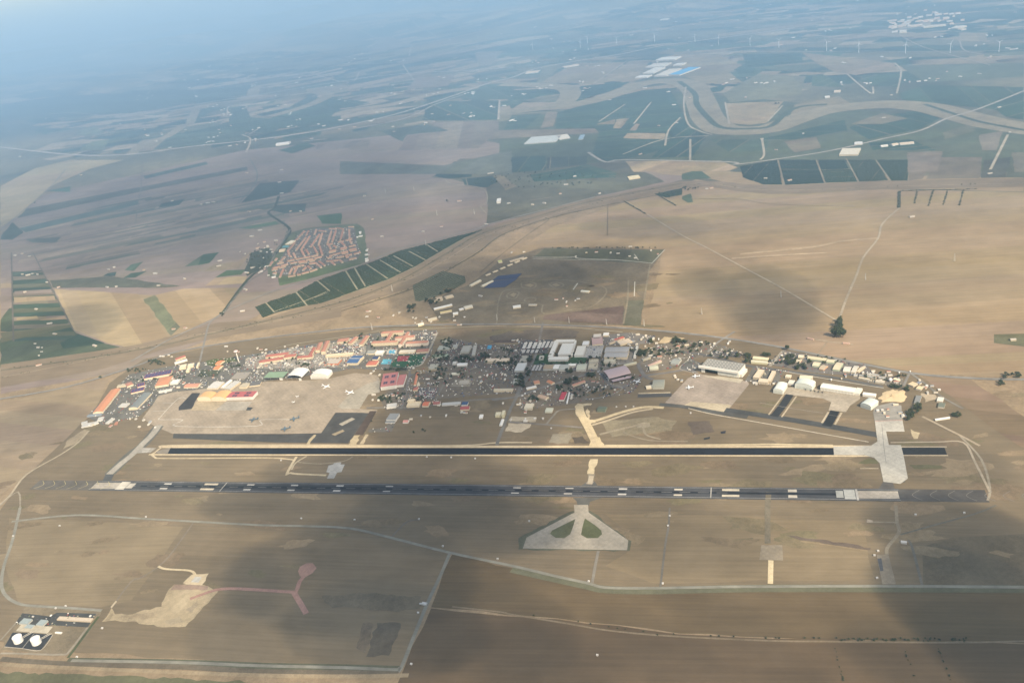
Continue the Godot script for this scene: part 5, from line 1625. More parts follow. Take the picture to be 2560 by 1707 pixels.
const WAYS := [
	["embankment_track","soil",[.330,.270,.190],3.45,9,[-1283,-792,-1010,-914,-799,-1029,-587,-1155,-343,-1235,30,-1424,172,-1613,297,-1798,396,-2062,484,-2310,681,-2486,956,-2732,1450,-2984,1609,-2971,1839,-2802,2127,-2730,2539,-2691,3075,-2603]],
	["embankment_track","soil",[.170,.150,.100],3.468,14,[-1342,-862,-946,-967,-677,-1065,-516,-1157,-352,-1251,9,-1476,207,-1716,329,-2031,445,-2340,667,-2550,948,-2787,1447,-3028]],
	["embankment_track","soil",[.150,.135,.090],3.485,10,[52,-1373,317,-1605,428,-1847,510,-2061,577,-2317,788,-2543,1041,-2692,1455,-2893]],
	["orchard_track","soil",[.330,.300,.210],4.45,7,[-388,-1508,-284,-1388]],
	["orchard_track","soil",[.330,.300,.210],4.457,7,[-286,-1625,-151,-1453]],
	["orchard_track","soil",[.330,.300,.210],4.463,7,[-288,-1397,-109,-1600]],
	["orchard_track","soil",[.330,.300,.210],4.47,7,[-239,-1768,-109,-1618]],
	["orchard_track","soil",[.330,.300,.210],4.477,7,[-187,-1509,-113,-1628]],
	["orchard_track","soil",[.340,.310,.220],4.483,7,[-136,-1885,30,-1624]],
	["orchard_track","soil",[.340,.310,.220],4.49,7,[-103,-1921,55,-1662]],
	["orchard_track","soil",[.340,.310,.220],4.497,7,[-54,-1964,138,-1747]],
	["orchard_track","soil",[.340,.310,.220],4.503,7,[-3,-2019,176,-1824]],
	["orchard_track","soil",[.340,.310,.220],4.51,7,[52,-2073,217,-1896]],
	["orchard_track","soil",[.340,.310,.220],4.517,7,[116,-2128,254,-1981]],
	["orchard_track","soil",[.340,.310,.220],4.523,7,[187,-2215,283,-2097]],
	["orchard_track","soil",[.330,.290,.200],4.53,6,[-20,-1547,92,-1672,148,-1739,226,-1881,290,-2064,377,-2297]],
	["farm_track","soil",[.300,.250,.180],3.503,9,[1975,-3370,1992,-2853]],
	["farm_track","soil",[.300,.250,.180],3.52,9,[2183,-3306,2195,-2833]],
	["farm_track","soil",[.300,.250,.180],3.538,7,[2341,-3289,2358,-2817]],
	["farm_track","soil",[.300,.250,.180],3.555,7,[2488,-3212,2509,-2796]],
	["farm_track","soil",[.300,.250,.180],3.573,5,[1992,-3161,2188,-3095,2346,-3068]],
	["river_bed","soil",[.320,.275,.195],3.59,190,[-550,-7098,-132,-6794,143,-6561,280,-6232,296,-5794,155,-5635,-233,-5588]],
	["river_bed","soil",[.320,.275,.195],3.608,230,[237,-5598,481,-5689,676,-5889,914,-6309,1181,-6298,1368,-5917,1466,-5246,1534,-4680,1633,-4302,1761,-4189,1941,-4170,2114,-4371,2338,-4583,2688,-4603,2929,-4409,3078,-4097,3195,-3839,3382,-3574]],
	["river_channel","soil",[.090,.115,.075],4.537,45,[1241,-6234,1399,-5622,1436,-5179,1534,-4680,1632,-4334,1803,-4223,1957,-4240,2067,-4595,2177,-4763,2351,-4758]],
	["river_channel","soil",[.080,.110,.080],4.543,30,[2941,-4486,3107,-3993,3189,-3813,3370,-3526]],
	["river_bed","soil",[.320,.275,.195],3.625,170,[-2882,-6576,-2667,-6957,-2666,-7532,-3084,-8118,-2593,-7993]],
	["river_bed","soil",[.340,.290,.210],3.643,200,[-1947,-6230,-1962,-6433,-1550,-6553,-1216,-6930,-793,-7053]],
	["river_bed","soil",[.320,.275,.195],3.66,120,[-3664,-5298,-3833,-5767,-3737,-5998,-3901,-6637]],
	["river_bed","soil",[.320,.275,.195],3.678,150,[-3884,-8131,-4173,-8810,-3864,-8926,-3167,-9122]],
	["motorway","asphalt",[.500,.470,.410],5.45,38,[-6113,-6409,-4485,-5544,-3664,-5298,-3109,-5394,-2589,-5417,-2186,-5478,-1834,-5597,-1344,-5974,-1014,-6561,-739,-7200,-520,-7443,-383,-7814,2,-8052,498,-8227,941,-8516,1635,-8625,2316,-8704]],
	["road","asphalt",[.500,.470,.410],5.454,20,[-1507,-5513,-1232,-5659,-1097,-5869,-1026,-6312,-854,-6694]],
	["road","asphalt",[.500,.480,.430],5.458,28,[-5445,-7596,-4527,-7924,-3775,-8142,-2796,-8497,-2111,-8523,-1233,-8249,-672,-8123]],
	["road","asphalt",[.420,.390,.340],5.462,20,[3644,-4721,3215,-4228,2994,-4040,2807,-3792,2572,-3658,2292,-3493,2070,-3414,1751,-3341,1701,-3405,1057,-3653,934,-3637,779,-3934]],
	["farm_track","soil",[.460,.410,.320],5.466,14,[436,-6512,623,-7726]],
	["farm_track","soil",[.460,.410,.320],5.47,14,[723,-4868,856,-5446]],
	["farm_track","soil",[.460,.410,.320],5.474,14,[1005,-4683,1066,-5433]],
	["farm_track","soil",[.460,.410,.320],5.478,14,[1026,-3798,1267,-4124,1559,-4110]],
	["farm_track","soil",[.460,.410,.320],5.482,14,[1287,-3938,1278,-4373,1337,-4763]],
	["farm_track","soil",[.460,.410,.320],5.486,14,[2988,-2867,3218,-3530]],
	["farm_track","soil",[.460,.410,.320],5.49,14,[1814,-7467,2282,-7141,2849,-6794]],
	["farm_track","soil",[.460,.410,.320],5.494,14,[1313,-5946,1335,-5225,1404,-4524,1504,-4255,1580,-4133]],
	["farm_track","soil",[.460,.410,.320],5.498,14,[1688,-4411,1647,-5162]],
	["farm_track","soil",[.460,.410,.320],5.502,14,[1939,-4376,2055,-4856]],
	["farm_track","soil",[.460,.410,.320],5.505,14,[2703,-5216,2663,-4991,2579,-5829]],
	["farm_track","soil",[.460,.410,.320],5.509,14,[2825,-4910,2963,-5700,2970,-6098]],
	["farm_track","soil",[.460,.410,.320],5.513,14,[1442,-4062,1469,-3500]],
	["farm_track","soil",[.460,.410,.320],5.517,14,[1895,-3900,1901,-3518,1875,-3401]],
	["farm_track","soil",[.480,.430,.350],5.521,18,[-2290,-4931,-2534,-5480,-2754,-5728]],
	["farm_track","soil",[.480,.430,.350],5.525,18,[-3550,-6910,-3857,-7496,-3585,-7395,-3525,-7230]],
	["farm_track","soil",[.480,.430,.350],5.529,18,[-171,-5310,-375,-6205]],
	["farm_track","soil",[.480,.430,.350],5.533,18,[-2669,-5697,-2698,-5973]],
	["farm_track","soil",[.480,.430,.350],5.537,18,[-1884,-5170,-1648,-5164]],
	["road","asphalt",[.240,.240,.220],5.541,9,[-3210,-3060,-3389,-3453,-3534,-3808,-3804,-4398,-4099,-4938]],
	["road","asphalt",[.180,.190,.170],5.545,10,[-2087,-4620,-1784,-4145,-1627,-3793,-1498,-3311]],
	["tree_belt_ground","soil",[.055,.075,.060],5.549,18,[-1249,-3418,-1144,-3138,-1123,-3013,-820,-2673,-731,-2427,-665,-2094,-652,-1823,-556,-1397]],
	["road","asphalt",[.190,.190,.180],6.45,9,[-796,-2642,-690,-2232,-615,-1960,-630,-1782,-558,-1414]],
	["road","asphalt",[.300,.290,.260],6.497,11,[-721,-913,-664,-1138,-568,-1324,-558,-1414,-497,-1527,-411,-1661,-162,-1889,-62,-1996,63,-2180,378,-2411,460,-2504,720,-2692,975,-2876]],
	["road","asphalt",[.260,.250,.230],6.543,9,[-381,-895,-482,-1110,-559,-1284,-565,-1373]],
	["road","asphalt",[.200,.190,.170],5.553,7,[-3233,-4827,-2727,-4037,-2408,-3517,-2088,-3000]],
	["road","soil",[.160,.150,.130],5.557,6,[-2501,-2514,-2087,-2091,-1819,-1822,-1501,-1502,-1282,-1278]],
	["road","soil",[.150,.140,.120],5.561,8,[-2688,-2543,-2109,-1855,-1528,-1167]],
	["farm_track","soil",[.360,.320,.250],5.565,7,[-111,-3536,-21,-3394,139,-3305,255,-3182,333,-2927,314,-2847,387,-2697]],
	["farm_track","soil",[.200,.170,.120],5.569,6,[780,-2503,710,-2270,645,-2024,593,-1768]],
	["farm_track","soil",[.200,.165,.120],5.573,4,[1067,-2733,1133,-2195]],
	["hedge_ground","soil",[.100,.100,.070],5.577,6,[1152,-2753,1293,-2502]],
	["hedge_ground","soil",[.100,.100,.070],5.581,6,[1316,-2850,1441,-2611]],
	["farm_track","soil",[.360,.300,.220],5.585,6,[596,-2895,712,-2930]],
	["farm_track","soil",[.470,.400,.300],5.589,8,[1301,-2493,1499,-2130,1614,-1948,1786,-1659,1936,-1408,2105,-1093]],
	["farm_track","soil",[.430,.375,.290],5.593,9,[2491,-2344,2389,-2129,2348,-1939,2265,-1718,2216,-1512,2157,-1282,2119,-1111]],
	["hedge_ground","soil",[.085,.090,.055],5.597,14,[2525,-2607,2488,-2344]],
	["hedge_ground","soil",[.090,.090,.055],5.601,6,[2528,-2608,2863,-2559]],
	["hedge_ground","soil",[.160,.140,.090],5.605,5,[2604,-2587,2562,-2396]],
	["hedge_ground","soil",[.160,.140,.090],5.608,5,[2675,-2582,2614,-2343]],
	["hedge_ground","soil",[.160,.140,.090],5.612,5,[2737,-2567,2679,-2347]],
	["hedge_ground","soil",[.160,.140,.090],5.616,5,[2806,-2561,2744,-2328]],
	["farm_track","soil",[.450,.360,.250],4.55,16,[1731,-1781,1950,-1792,2128,-1792]],
	["farm_track","soil",[.430,.340,.230],4.557,22,[1768,-1829,2074,-1873,2198,-1927,2348,-1939]],
	["farm_track","soil",[.370,.300,.210],4.563,8,[1511,-2723,1765,-2650,1907,-2543,2306,-2411]],
	["farm_track","soil",[.300,.250,.180],4.57,5,[2024,-821,2062,-916]],
	["farm_track","soil",[.400,.330,.240],4.577,9,[1996,-953,2063,-920,2144,-889]],
	["road","asphalt",[.270,.265,.250],6.59,13,[-1152,-588,-876,-689,-681,-854,-558,-990,-307,-1080,72,-1161,320,-1185,741,-1172,1107,-1129,1418,-1068,1693,-979,1901,-886,2117,-764,2302,-668,2480,-626,2610,-615]],
	["verge","soil",[.400,.360,.270],5.62,5,[-87,-1003,-6,-1042,214,-1100,342,-1146,463,-1145,580,-1146,803,-1146,1120,-1108,1235,-1079,1339,-1051]],
	["compound_road","soil",[.275,.240,.175],4.583,7,[824,-1605,861,-1618,898,-1582,890,-1538,842,-1552,824,-1605]],
	["compound_road","soil",[.275,.240,.175],4.59,7,[953,-1581,983,-1599,1025,-1560,996,-1526,953,-1581]],
	["compound_road","soil",[.275,.240,.175],4.597,7,[787,-1476,805,-1510,837,-1499,836,-1430,801,-1442,787,-1476]],
	["compound_road","soil",[.275,.240,.175],4.603,7,[880,-1417,899,-1434,927,-1420,927,-1389,889,-1393,880,-1417]],
	["compound_road","soil",[.275,.240,.175],4.61,7,[891,-1631,1032,-1614,1217,-1500,1190,-1317,1111,-1287,997,-1254,973,-1346]],
	["compound_road","soil",[.275,.240,.175],4.617,7,[695,-1638,809,-1641,891,-1631]],
	["compound_road","soil",[.275,.240,.175],4.623,7,[774,-1366,760,-1478,769,-1527,837,-1544]],
	["compound_road","soil",[.275,.240,.175],4.63,7,[774,-1366,847,-1382,979,-1345]],
	["compound_road","soil",[.275,.240,.175],4.637,7,[774,-1366,816,-1169]],
	["compound_road","soil",[.275,.240,.175],4.643,7,[505,-1315,629,-1380,774,-1366]],
	["compound_road","soil",[.275,.240,.175],4.65,7,[1303,-1580,1323,-1371,1333,-1126]],
	["compound_road","soil",[.275,.240,.175],4.657,7,[1380,-1761,1391,-1363]],
	["compound_road","soil",[.275,.240,.175],4.663,7,[1075,-1508,1077,-1574]],
	["compound_wall_strip","concrete",[.560,.540,.470],5.624,5,[809,-1934,996,-1906,1021,-1922,1041,-1884,1222,-1838,1385,-1774]],
	["compound_wall_strip","concrete",[.560,.540,.470],5.628,3,[813,-1914,1086,-1858,1222,-1842]],
	["compound_wall_strip","concrete",[.560,.540,.470],5.632,4,[1431,-1940,1386,-1769]],
	["compound_wall_strip","concrete",[.560,.540,.470],5.636,4,[1295,-1903,1322,-1824]],
	["compound_wall_strip","concrete",[.560,.540,.470],5.64,5,[1076,-1500,1084,-1573]],
	["compound_wall_strip","concrete",[.560,.540,.470],5.644,4,[1333,-1560,1347,-1399]],
	["country_lane","soil",[.460,.420,.340],5.648,15,[-7604,-8232,-6703,-8371,-5222,-7445]],
	["country_lane","soil",[.460,.420,.340],5.652,15,[-8026,-13894,-6944,-13552,-5490,-13158,-4658,-14118]],
	["country_lane","soil",[.460,.420,.340],5.656,15,[-9365,-13102,-7807,-12790,-7140,-13116,-5567,-12475]],
	["country_lane","soil",[.460,.420,.340],5.66,15,[-5032,-10295,-3763,-10094,-2607,-9536,-1798,-9802,-1112,-10001]],
	["country_lane","soil",[.460,.420,.340],5.664,15,[-5243,-6446,-4521,-6575,-4159,-6844]],
	["country_lane","soil",[.460,.420,.340],5.668,15,[-3904,-9681,-2726,-8323,-2898,-9117]],
	["country_lane","soil",[.460,.420,.340],5.672,15,[-2351,-9226,-1789,-7958]],
	["country_lane","soil",[.460,.420,.340],5.676,15,[-13233,-20644,-11640,-21201,-8659,-20179,-5168,-18170]],
	["country_lane","soil",[.460,.420,.340],5.68,15,[-3945,-14463,-2199,-11216,-1502,-10996]],
	["country_lane","soil",[.460,.420,.340],5.684,15,[-9784,-11864,-8236,-11517,-6269,-10912]],
	["country_lane","soil",[.460,.420,.340],5.688,15,[-5843,-15002,-3418,-12313,-2502,-9939]],
	["country_lane","soil",[.440,.400,.320],5.692,11,[-1421,-11363,-406,-10922,479,-10876,1310,-11421]],
	["country_lane","soil",[.440,.400,.320],5.696,11,[-332,-10460,121,-9636,762,-8947]],
	["country_lane","soil",[.440,.400,.320],5.7,11,[1618,-9912,2123,-9889,2826,-9512,3300,-9611]],
	["country_lane","soil",[.440,.400,.320],5.704,11,[2474,-9975,2754,-8661,3291,-7918,3741,-7245]],
	["country_lane","soil",[.440,.400,.320],5.708,11,[3591,-6827,3548,-6258,3848,-5837]],
	["country_lane","soil",[.440,.400,.320],5.712,11,[3201,-7545,3289,-6676,3572,-5617]],
	["country_lane","soil",[.440,.400,.320],5.715,11,[-321,-13765,705,-11705,1319,-11151]],
	["country_lane","soil",[.440,.400,.320],5.719,11,[2849,-6794,3404,-6358,3914,-6112]],
	["sand_track","soil",[.580,.490,.340],4.67,7,[-119,-162,-151,-185,-147,-199,-143,-227,-120,-244,251,-246,480,-245,782,-241,961,-244,1038,-258,1150,-258]],
	["sand_track","soil",[.550,.460,.310],4.677,6,[-123,-162,13,-162,290,-167,392,-155]],
	["sand_track","soil",[.600,.510,.340],4.683,8,[1378.9,-241.6,1496,-241.4,1623,-243,1793.1,-245.1,1863.6,-246.7,2025.8,-240.5]],
	["haul_road","soil",[.660,.550,.360],5.723,26,[1260.7,-487.5,1276.8,-430.2,1309.3,-354.5,1335.8,-289,1356.7,-235.5]],
	["haul_road","soil",[.660,.550,.360],5.727,15,[1306.3,-374.7,1344.5,-397.9,1408.4,-441.6,1474.5,-471.7,1536.8,-466.8]],
	["haul_road","soil",[.550,.470,.330],4.69,10,[1322.1,-361,1379.1,-397.3,1443,-440.9,1503.1,-460.5]],
	["haul_road","soil",[.400,.350,.260],4.697,10,[1353.8,-304.9,1404.3,-330.4,1452.2,-352.8,1491.1,-365.5]],
	["haul_road","soil",[.360,.320,.240],4.703,6,[1483.2,-342.6,1497,-300.6,1541.4,-275.2]],
	["haul_road","soil",[.340,.300,.220],4.71,5,[1425.2,-323.7,1437,-307.5,1509.6,-269.1,1622,-262.5]],
	["taxiway","asphalt",[.330,.290,.230],4.717,19,[1363.5,-49.4,1359.8,-34.4]],
	["taxiway","asphalt",[.500,.440,.340],5.731,14,[1361.4,-76.9,1362.7,-35.8]],
	["service_road","asphalt",[.250,.235,.200],4.723,7,[1428,260.2,1428.3,320.6,1429.8,381.5]],
	["service_road","asphalt",[.190,.180,.155],4.73,5,[1592,70.2,1594.8,151.2,1592.1,227.7,1592.4,387.9]],
	["taxiway","concrete",[.380,.360,.310],5.735,26,[-248,-381,-234,-321,-231,-255,-227,-185,-233,-131,-234,-65]],
	["taxiway","asphalt",[.100,.105,.105],4.737,30,[-234,-72,-215,-21]],
	["taxi_verge","asphalt",[.150,.150,.135],4.743,42,[-245,-373,-226,-248,-236,-185,-232,-65]],
	["taxiway","asphalt",[.100,.100,.100],4.75,24,[1446.1,-548.4,1555,-550.9]],
	["taxiway","asphalt",[.110,.110,.105],5.739,20,[1521.4,-488.3,1597.7,-472.3,1712.6,-428.6,1793.8,-403.8]],
	["taxiway","asphalt",[.085,.088,.090],5.743,27,[1726.3,-448.7,1867.8,-402.5,1989.8,-358.9,2105.6,-314.3,2150.2,-295.9,2160.3,-283.9]],
	["perimeter_wall_strip","concrete",[.550,.500,.400],5.747,4,[1612.7,-461.5,1690.7,-422.3,1835.5,-367.3,1986.6,-309.2,2122.8,-257.7]],
	["taxiway","asphalt",[.045,.048,.052],6.637,24,[1922.4,-541,1898.7,-472.1,1871.1,-405.7]],
	["taxiway","asphalt",[.035,.037,.040],6.683,26,[2047.6,-435.2,2031.2,-383.6,2016.2,-346]],
	["sand_shoulder","soil",[.500,.430,.310],5.751,5,[1904.6,-545.1,1855.5,-415.9]],
	["sand_shoulder","soil",[.500,.430,.310],5.755,5,[1941.4,-529.8,1893,-402.1]],
	["sand_shoulder","soil",[.480,.420,.310],5.759,6,[2028.6,-429,2005.5,-365]],
	["sand_shoulder","soil",[.480,.420,.310],5.763,6,[2065.2,-425,2041,-355]],
	["taxi_verge","asphalt",[.120,.120,.115],5.767,50,[2171.1,-148.6,2164.8,-59.9]],
	["kerb_line","concrete",[.450,.180,.150],7.45,2,[2152.9,-373.5,2227.7,-377.4]],
	["service_road","asphalt",[.420,.390,.330],5.771,9,[584,-1104,597,-972,607,-857,604,-811,558,-794]],
	["service_road","asphalt",[.220,.210,.200],5.775,9,[581,-764,597,-698,623,-589,644,-480]],
	["service_road","asphalt",[.230,.220,.200],5.779,11,[1053,-729,1041,-655,1037,-568,1034,-464,1037,-311,1041,-242]],
	["service_road","asphalt",[.250,.240,.220],5.783,11,[954,-533,1033,-553,1092,-602,1160,-647,1246,-704,1297,-751,1406,-800]],
	["service_road","asphalt",[.240,.230,.210],5.787,9,[1009,-1164,1038,-869,1033,-680,1033,-553]],
	["service_road","asphalt",[.240,.230,.210],5.791,8,[512,-490,700,-490,846,-528,1033,-549]],
	["service_road","asphalt",[.250,.235,.210],5.795,8,[1045.3,-385.3,1174.7,-366.3,1293.2,-346.7]],
	["service_road","asphalt",[.270,.250,.210],5.799,7,[1174.1,-369.7,1186.4,-417.8,1201,-456.5,1253.3,-466.1]],
	["service_road","asphalt",[.200,.195,.185],5.803,12,[1291,-735,1351,-620,1389,-611,1415,-641,1454,-687,1526,-707,1598,-728,1628,-703]],
	["service_road","asphalt",[.200,.195,.185],5.807,14,[1422,-787,1439,-728,1463,-678,1486,-661]],
	["service_road","asphalt",[.210,.200,.180],5.811,7,[687,-781,731,-731,744,-667,750,-546]],
	["service_road","asphalt",[.360,.330,.260],5.815,4,[730,-735,792,-749,830,-781]],
	["service_road","asphalt",[.360,.330,.270],5.818,4,[902,-656,939,-599]],
	["service_road","asphalt",[.300,.280,.240],5.822,6,[1283,-531,1318,-537,1359,-558,1390,-603,1350,-628]],
	["service_road","asphalt",[.270,.260,.240],5.826,9,[1660,-859,1688,-928,1751,-1025]],
	["service_road","asphalt",[.340,.310,.260],5.83,10,[1866,-739,1912,-852]],
	["service_road","asphalt",[.145,.145,.140],5.834,14,[1514,-886,1661,-833,1789,-751,1910,-706,2075,-645,2200,-582]],
	["service_road","concrete",[.480,.460,.400],6.73,4,[1907,-702,2009,-655,2105,-614,2202,-574]],
	["service_road","asphalt",[.280,.270,.250],5.838,8,[2260,-586,2287,-665]],
	["service_road","soil",[.420,.360,.270],5.842,8,[2283.5,-398.4,2326.1,-342.2,2371.2,-282.7,2403.1,-237.1]],
	["service_road","asphalt",[.260,.250,.220],5.846,7,[2291,-673,2324,-598,2356,-514,2401,-441]],
	["sand_track","soil",[.450,.390,.300],5.85,6,[2179.4,-254.6,2297.5,-257.1,2365.7,-254,2374.9,-159.5,2381.7,-18.6]],
	["service_road","soil",[.360,.320,.250],4.757,6,[2363,-292.8,2392.9,-170.2,2385.8,-38,2368.8,19.4]],
	["yard_kerb","concrete",[.420,.400,.360],5.854,3,[1552,-818,1597,-813,1570,-736,1635,-702]],
	["sand_track","soil",[.580,.490,.330],4.763,9,[390.3,-173.9,402.5,-79.6,413,-80.9,441.8,-75.2,540.1,-69.2]],
	["sand_track","soil",[.500,.430,.300],4.77,6,[425.2,-177.3,404.7,-138.7,408.7,-98.1]],
	["sand_track","soil",[.360,.310,.230],4.777,5,[584.6,-174.7,565.2,-149.3,490.2,-133.1,410.9,-142]],
	["service_road","asphalt",[.290,.285,.245],4.783,9,[-428.5,126,-322.3,288.2,-254.4,405.5,-193.5,486.1,-140.8,527.4,-86.9,550,-40.3,556.4,68.9,557,180.6,560.1]],
	["service_road","asphalt",[.280,.275,.235],4.79,9,[-400.3,199.3,-193.5,159.2,43.6,169.3,232.8,178.1,432.1,187,569,187.3,720.4,192,856.1,228.3,1042.7,285.1,1219,329.1,1336.3,362.5,1420.1,384,1463.9,397.2,1576.3,392.7,1750.1,378,1835,372.4,2070.5,357.4,2392.6,342.5]],
	["service_road","soil",[.150,.150,.100],3.695,26,[1221.8,341.6,1338.1,372.5,1421.6,393.8,1464.7,403.8,1577.1,401.1,1834.9,378.4,2391.2,348.3]],
	["service_road","asphalt",[.270,.265,.225],4.797,9,[1043.1,286.4,1044.4,369.8,1042.2,490.6,1047.1,675.3,1042.5,692.1,1025.9,696,912.4,699.4,700.9,710.6,519.9,716,218,733.2]],
	["verge","soil",[.120,.125,.085],3.713,30,[1042.3,698.6,914.4,704.2,703.6,715.8,522.8,721,207.2,739.4]],
	["farm_track","soil",[.160,.135,.100],3.73,16,[21.4,743.4,211,744.4,527.8,729.1,709.7,727.7,918.3,713.7,1045.5,708]],
	["sand_track","soil",[.330,.270,.180],3.748,12,[35.8,760.3,279.6,754.6,715.4,738.8,948,722.6,1071.3,709]],
	["farm_track","soil",[.250,.200,.140],3.765,5,[1106.9,486.5,1230.6,497.3,1258.4,503.6,1385.7,523.2,1492.4,540.3,1631.9,547.9,1831.2,546.5,1946,540.5,2197,525,2351.5,508.8]],
	["service_road","soil",[.200,.180,.150],3.783,5,[859.2,228.1,879.5,159,913.3,145.3]],
	["farm_track","soil",[.240,.210,.165],3.8,5,[225.3,183.7,233,250.5,239.1,362,213.1,427.5,191.9,446.5,201.8,548.4]],
	["sand_track","soil",[.640,.550,.380],5.858,7,[233.9,380.9,264,390.8,339.5,393.7,365.9,410.3]],
	["pink_track","soil",[.400,.250,.205],4.803,11,[404.4,502.6,451.2,468.4,492.6,457.5,570.8,457.2,670.4,459.7,682.3,452.8,676.1,419.5,678.5,397.9]],
	["pink_track","soil",[.400,.250,.205],4.81,14,[678.7,461.2,711.3,495.8,746.8,534.8]],
	["basin_wall","concrete",[.500,.470,.410],6.777,1.6,[-.3,704.3,54.5,705.8,110.1,707.1,104.3,654.7]],
	["basin_wall","concrete",[.450,.430,.380],6.823,1.4,[54.5,705.8,48.4,654.1]],
	["service_road","asphalt",[.330,.300,.240],5.862,6,[6.8,726.2,67.9,722.2,177.9,717.2,190.6,700.9,182.9,621.9]],
	["service_road","asphalt",[.330,.300,.240],5.866,5,[-29.3,683.7,-34.9,617.2]],
	["service_road","soil",[.100,.120,.065],4.817,7,[202.8,725.4,186.4,582]],
	["sand_track","soil",[.660,.560,.370],4.823,12,[1844.6,277.4,1841.3,362.2]],
	["taxiway","soil",[.200,.180,.130],3.818,14,[1838.6,213,1841.9,63.3,1846.2,-5.6]],
	["service_road","soil",[.300,.260,.195],4.83,8,[2153.4,45.4,2146.1,118.5,2146.8,149.1,2136,175.3,2111,218.1,2106.7,242.8]],
	["service_road","soil",[.320,.280,.215],4.837,4,[2088.8,116.9,2145,117.6]],
	["farm_track","soil",[.190,.180,.150],4.843,6,[2166.9,347.5,2166.3,215.7,2160.9,186.9]],
	["farm_track","soil",[.180,.170,.145],4.85,5,[2146.9,166.3,2220.6,129.1,2327.1,77.1,2383.5,39.2]],
	["farm_track","soil",[.280,.220,.140],4.857,5,[1915.4,201.2,1989.5,215.1,2066,232.4]],
	["sand_track","soil",[.500,.440,.330],4.863,4,[2085.7,-122.2,2132.4,-122.7]],
	["sand_track","soil",[.450,.390,.290],3.835,8,[-517,-346,-503,-263,-515,-184,-555,-60,-520,66,-520,126]],
	["service_road","soil",[.360,.320,.250],3.853,5,[-510,138,-507,41,-403,158]],
]
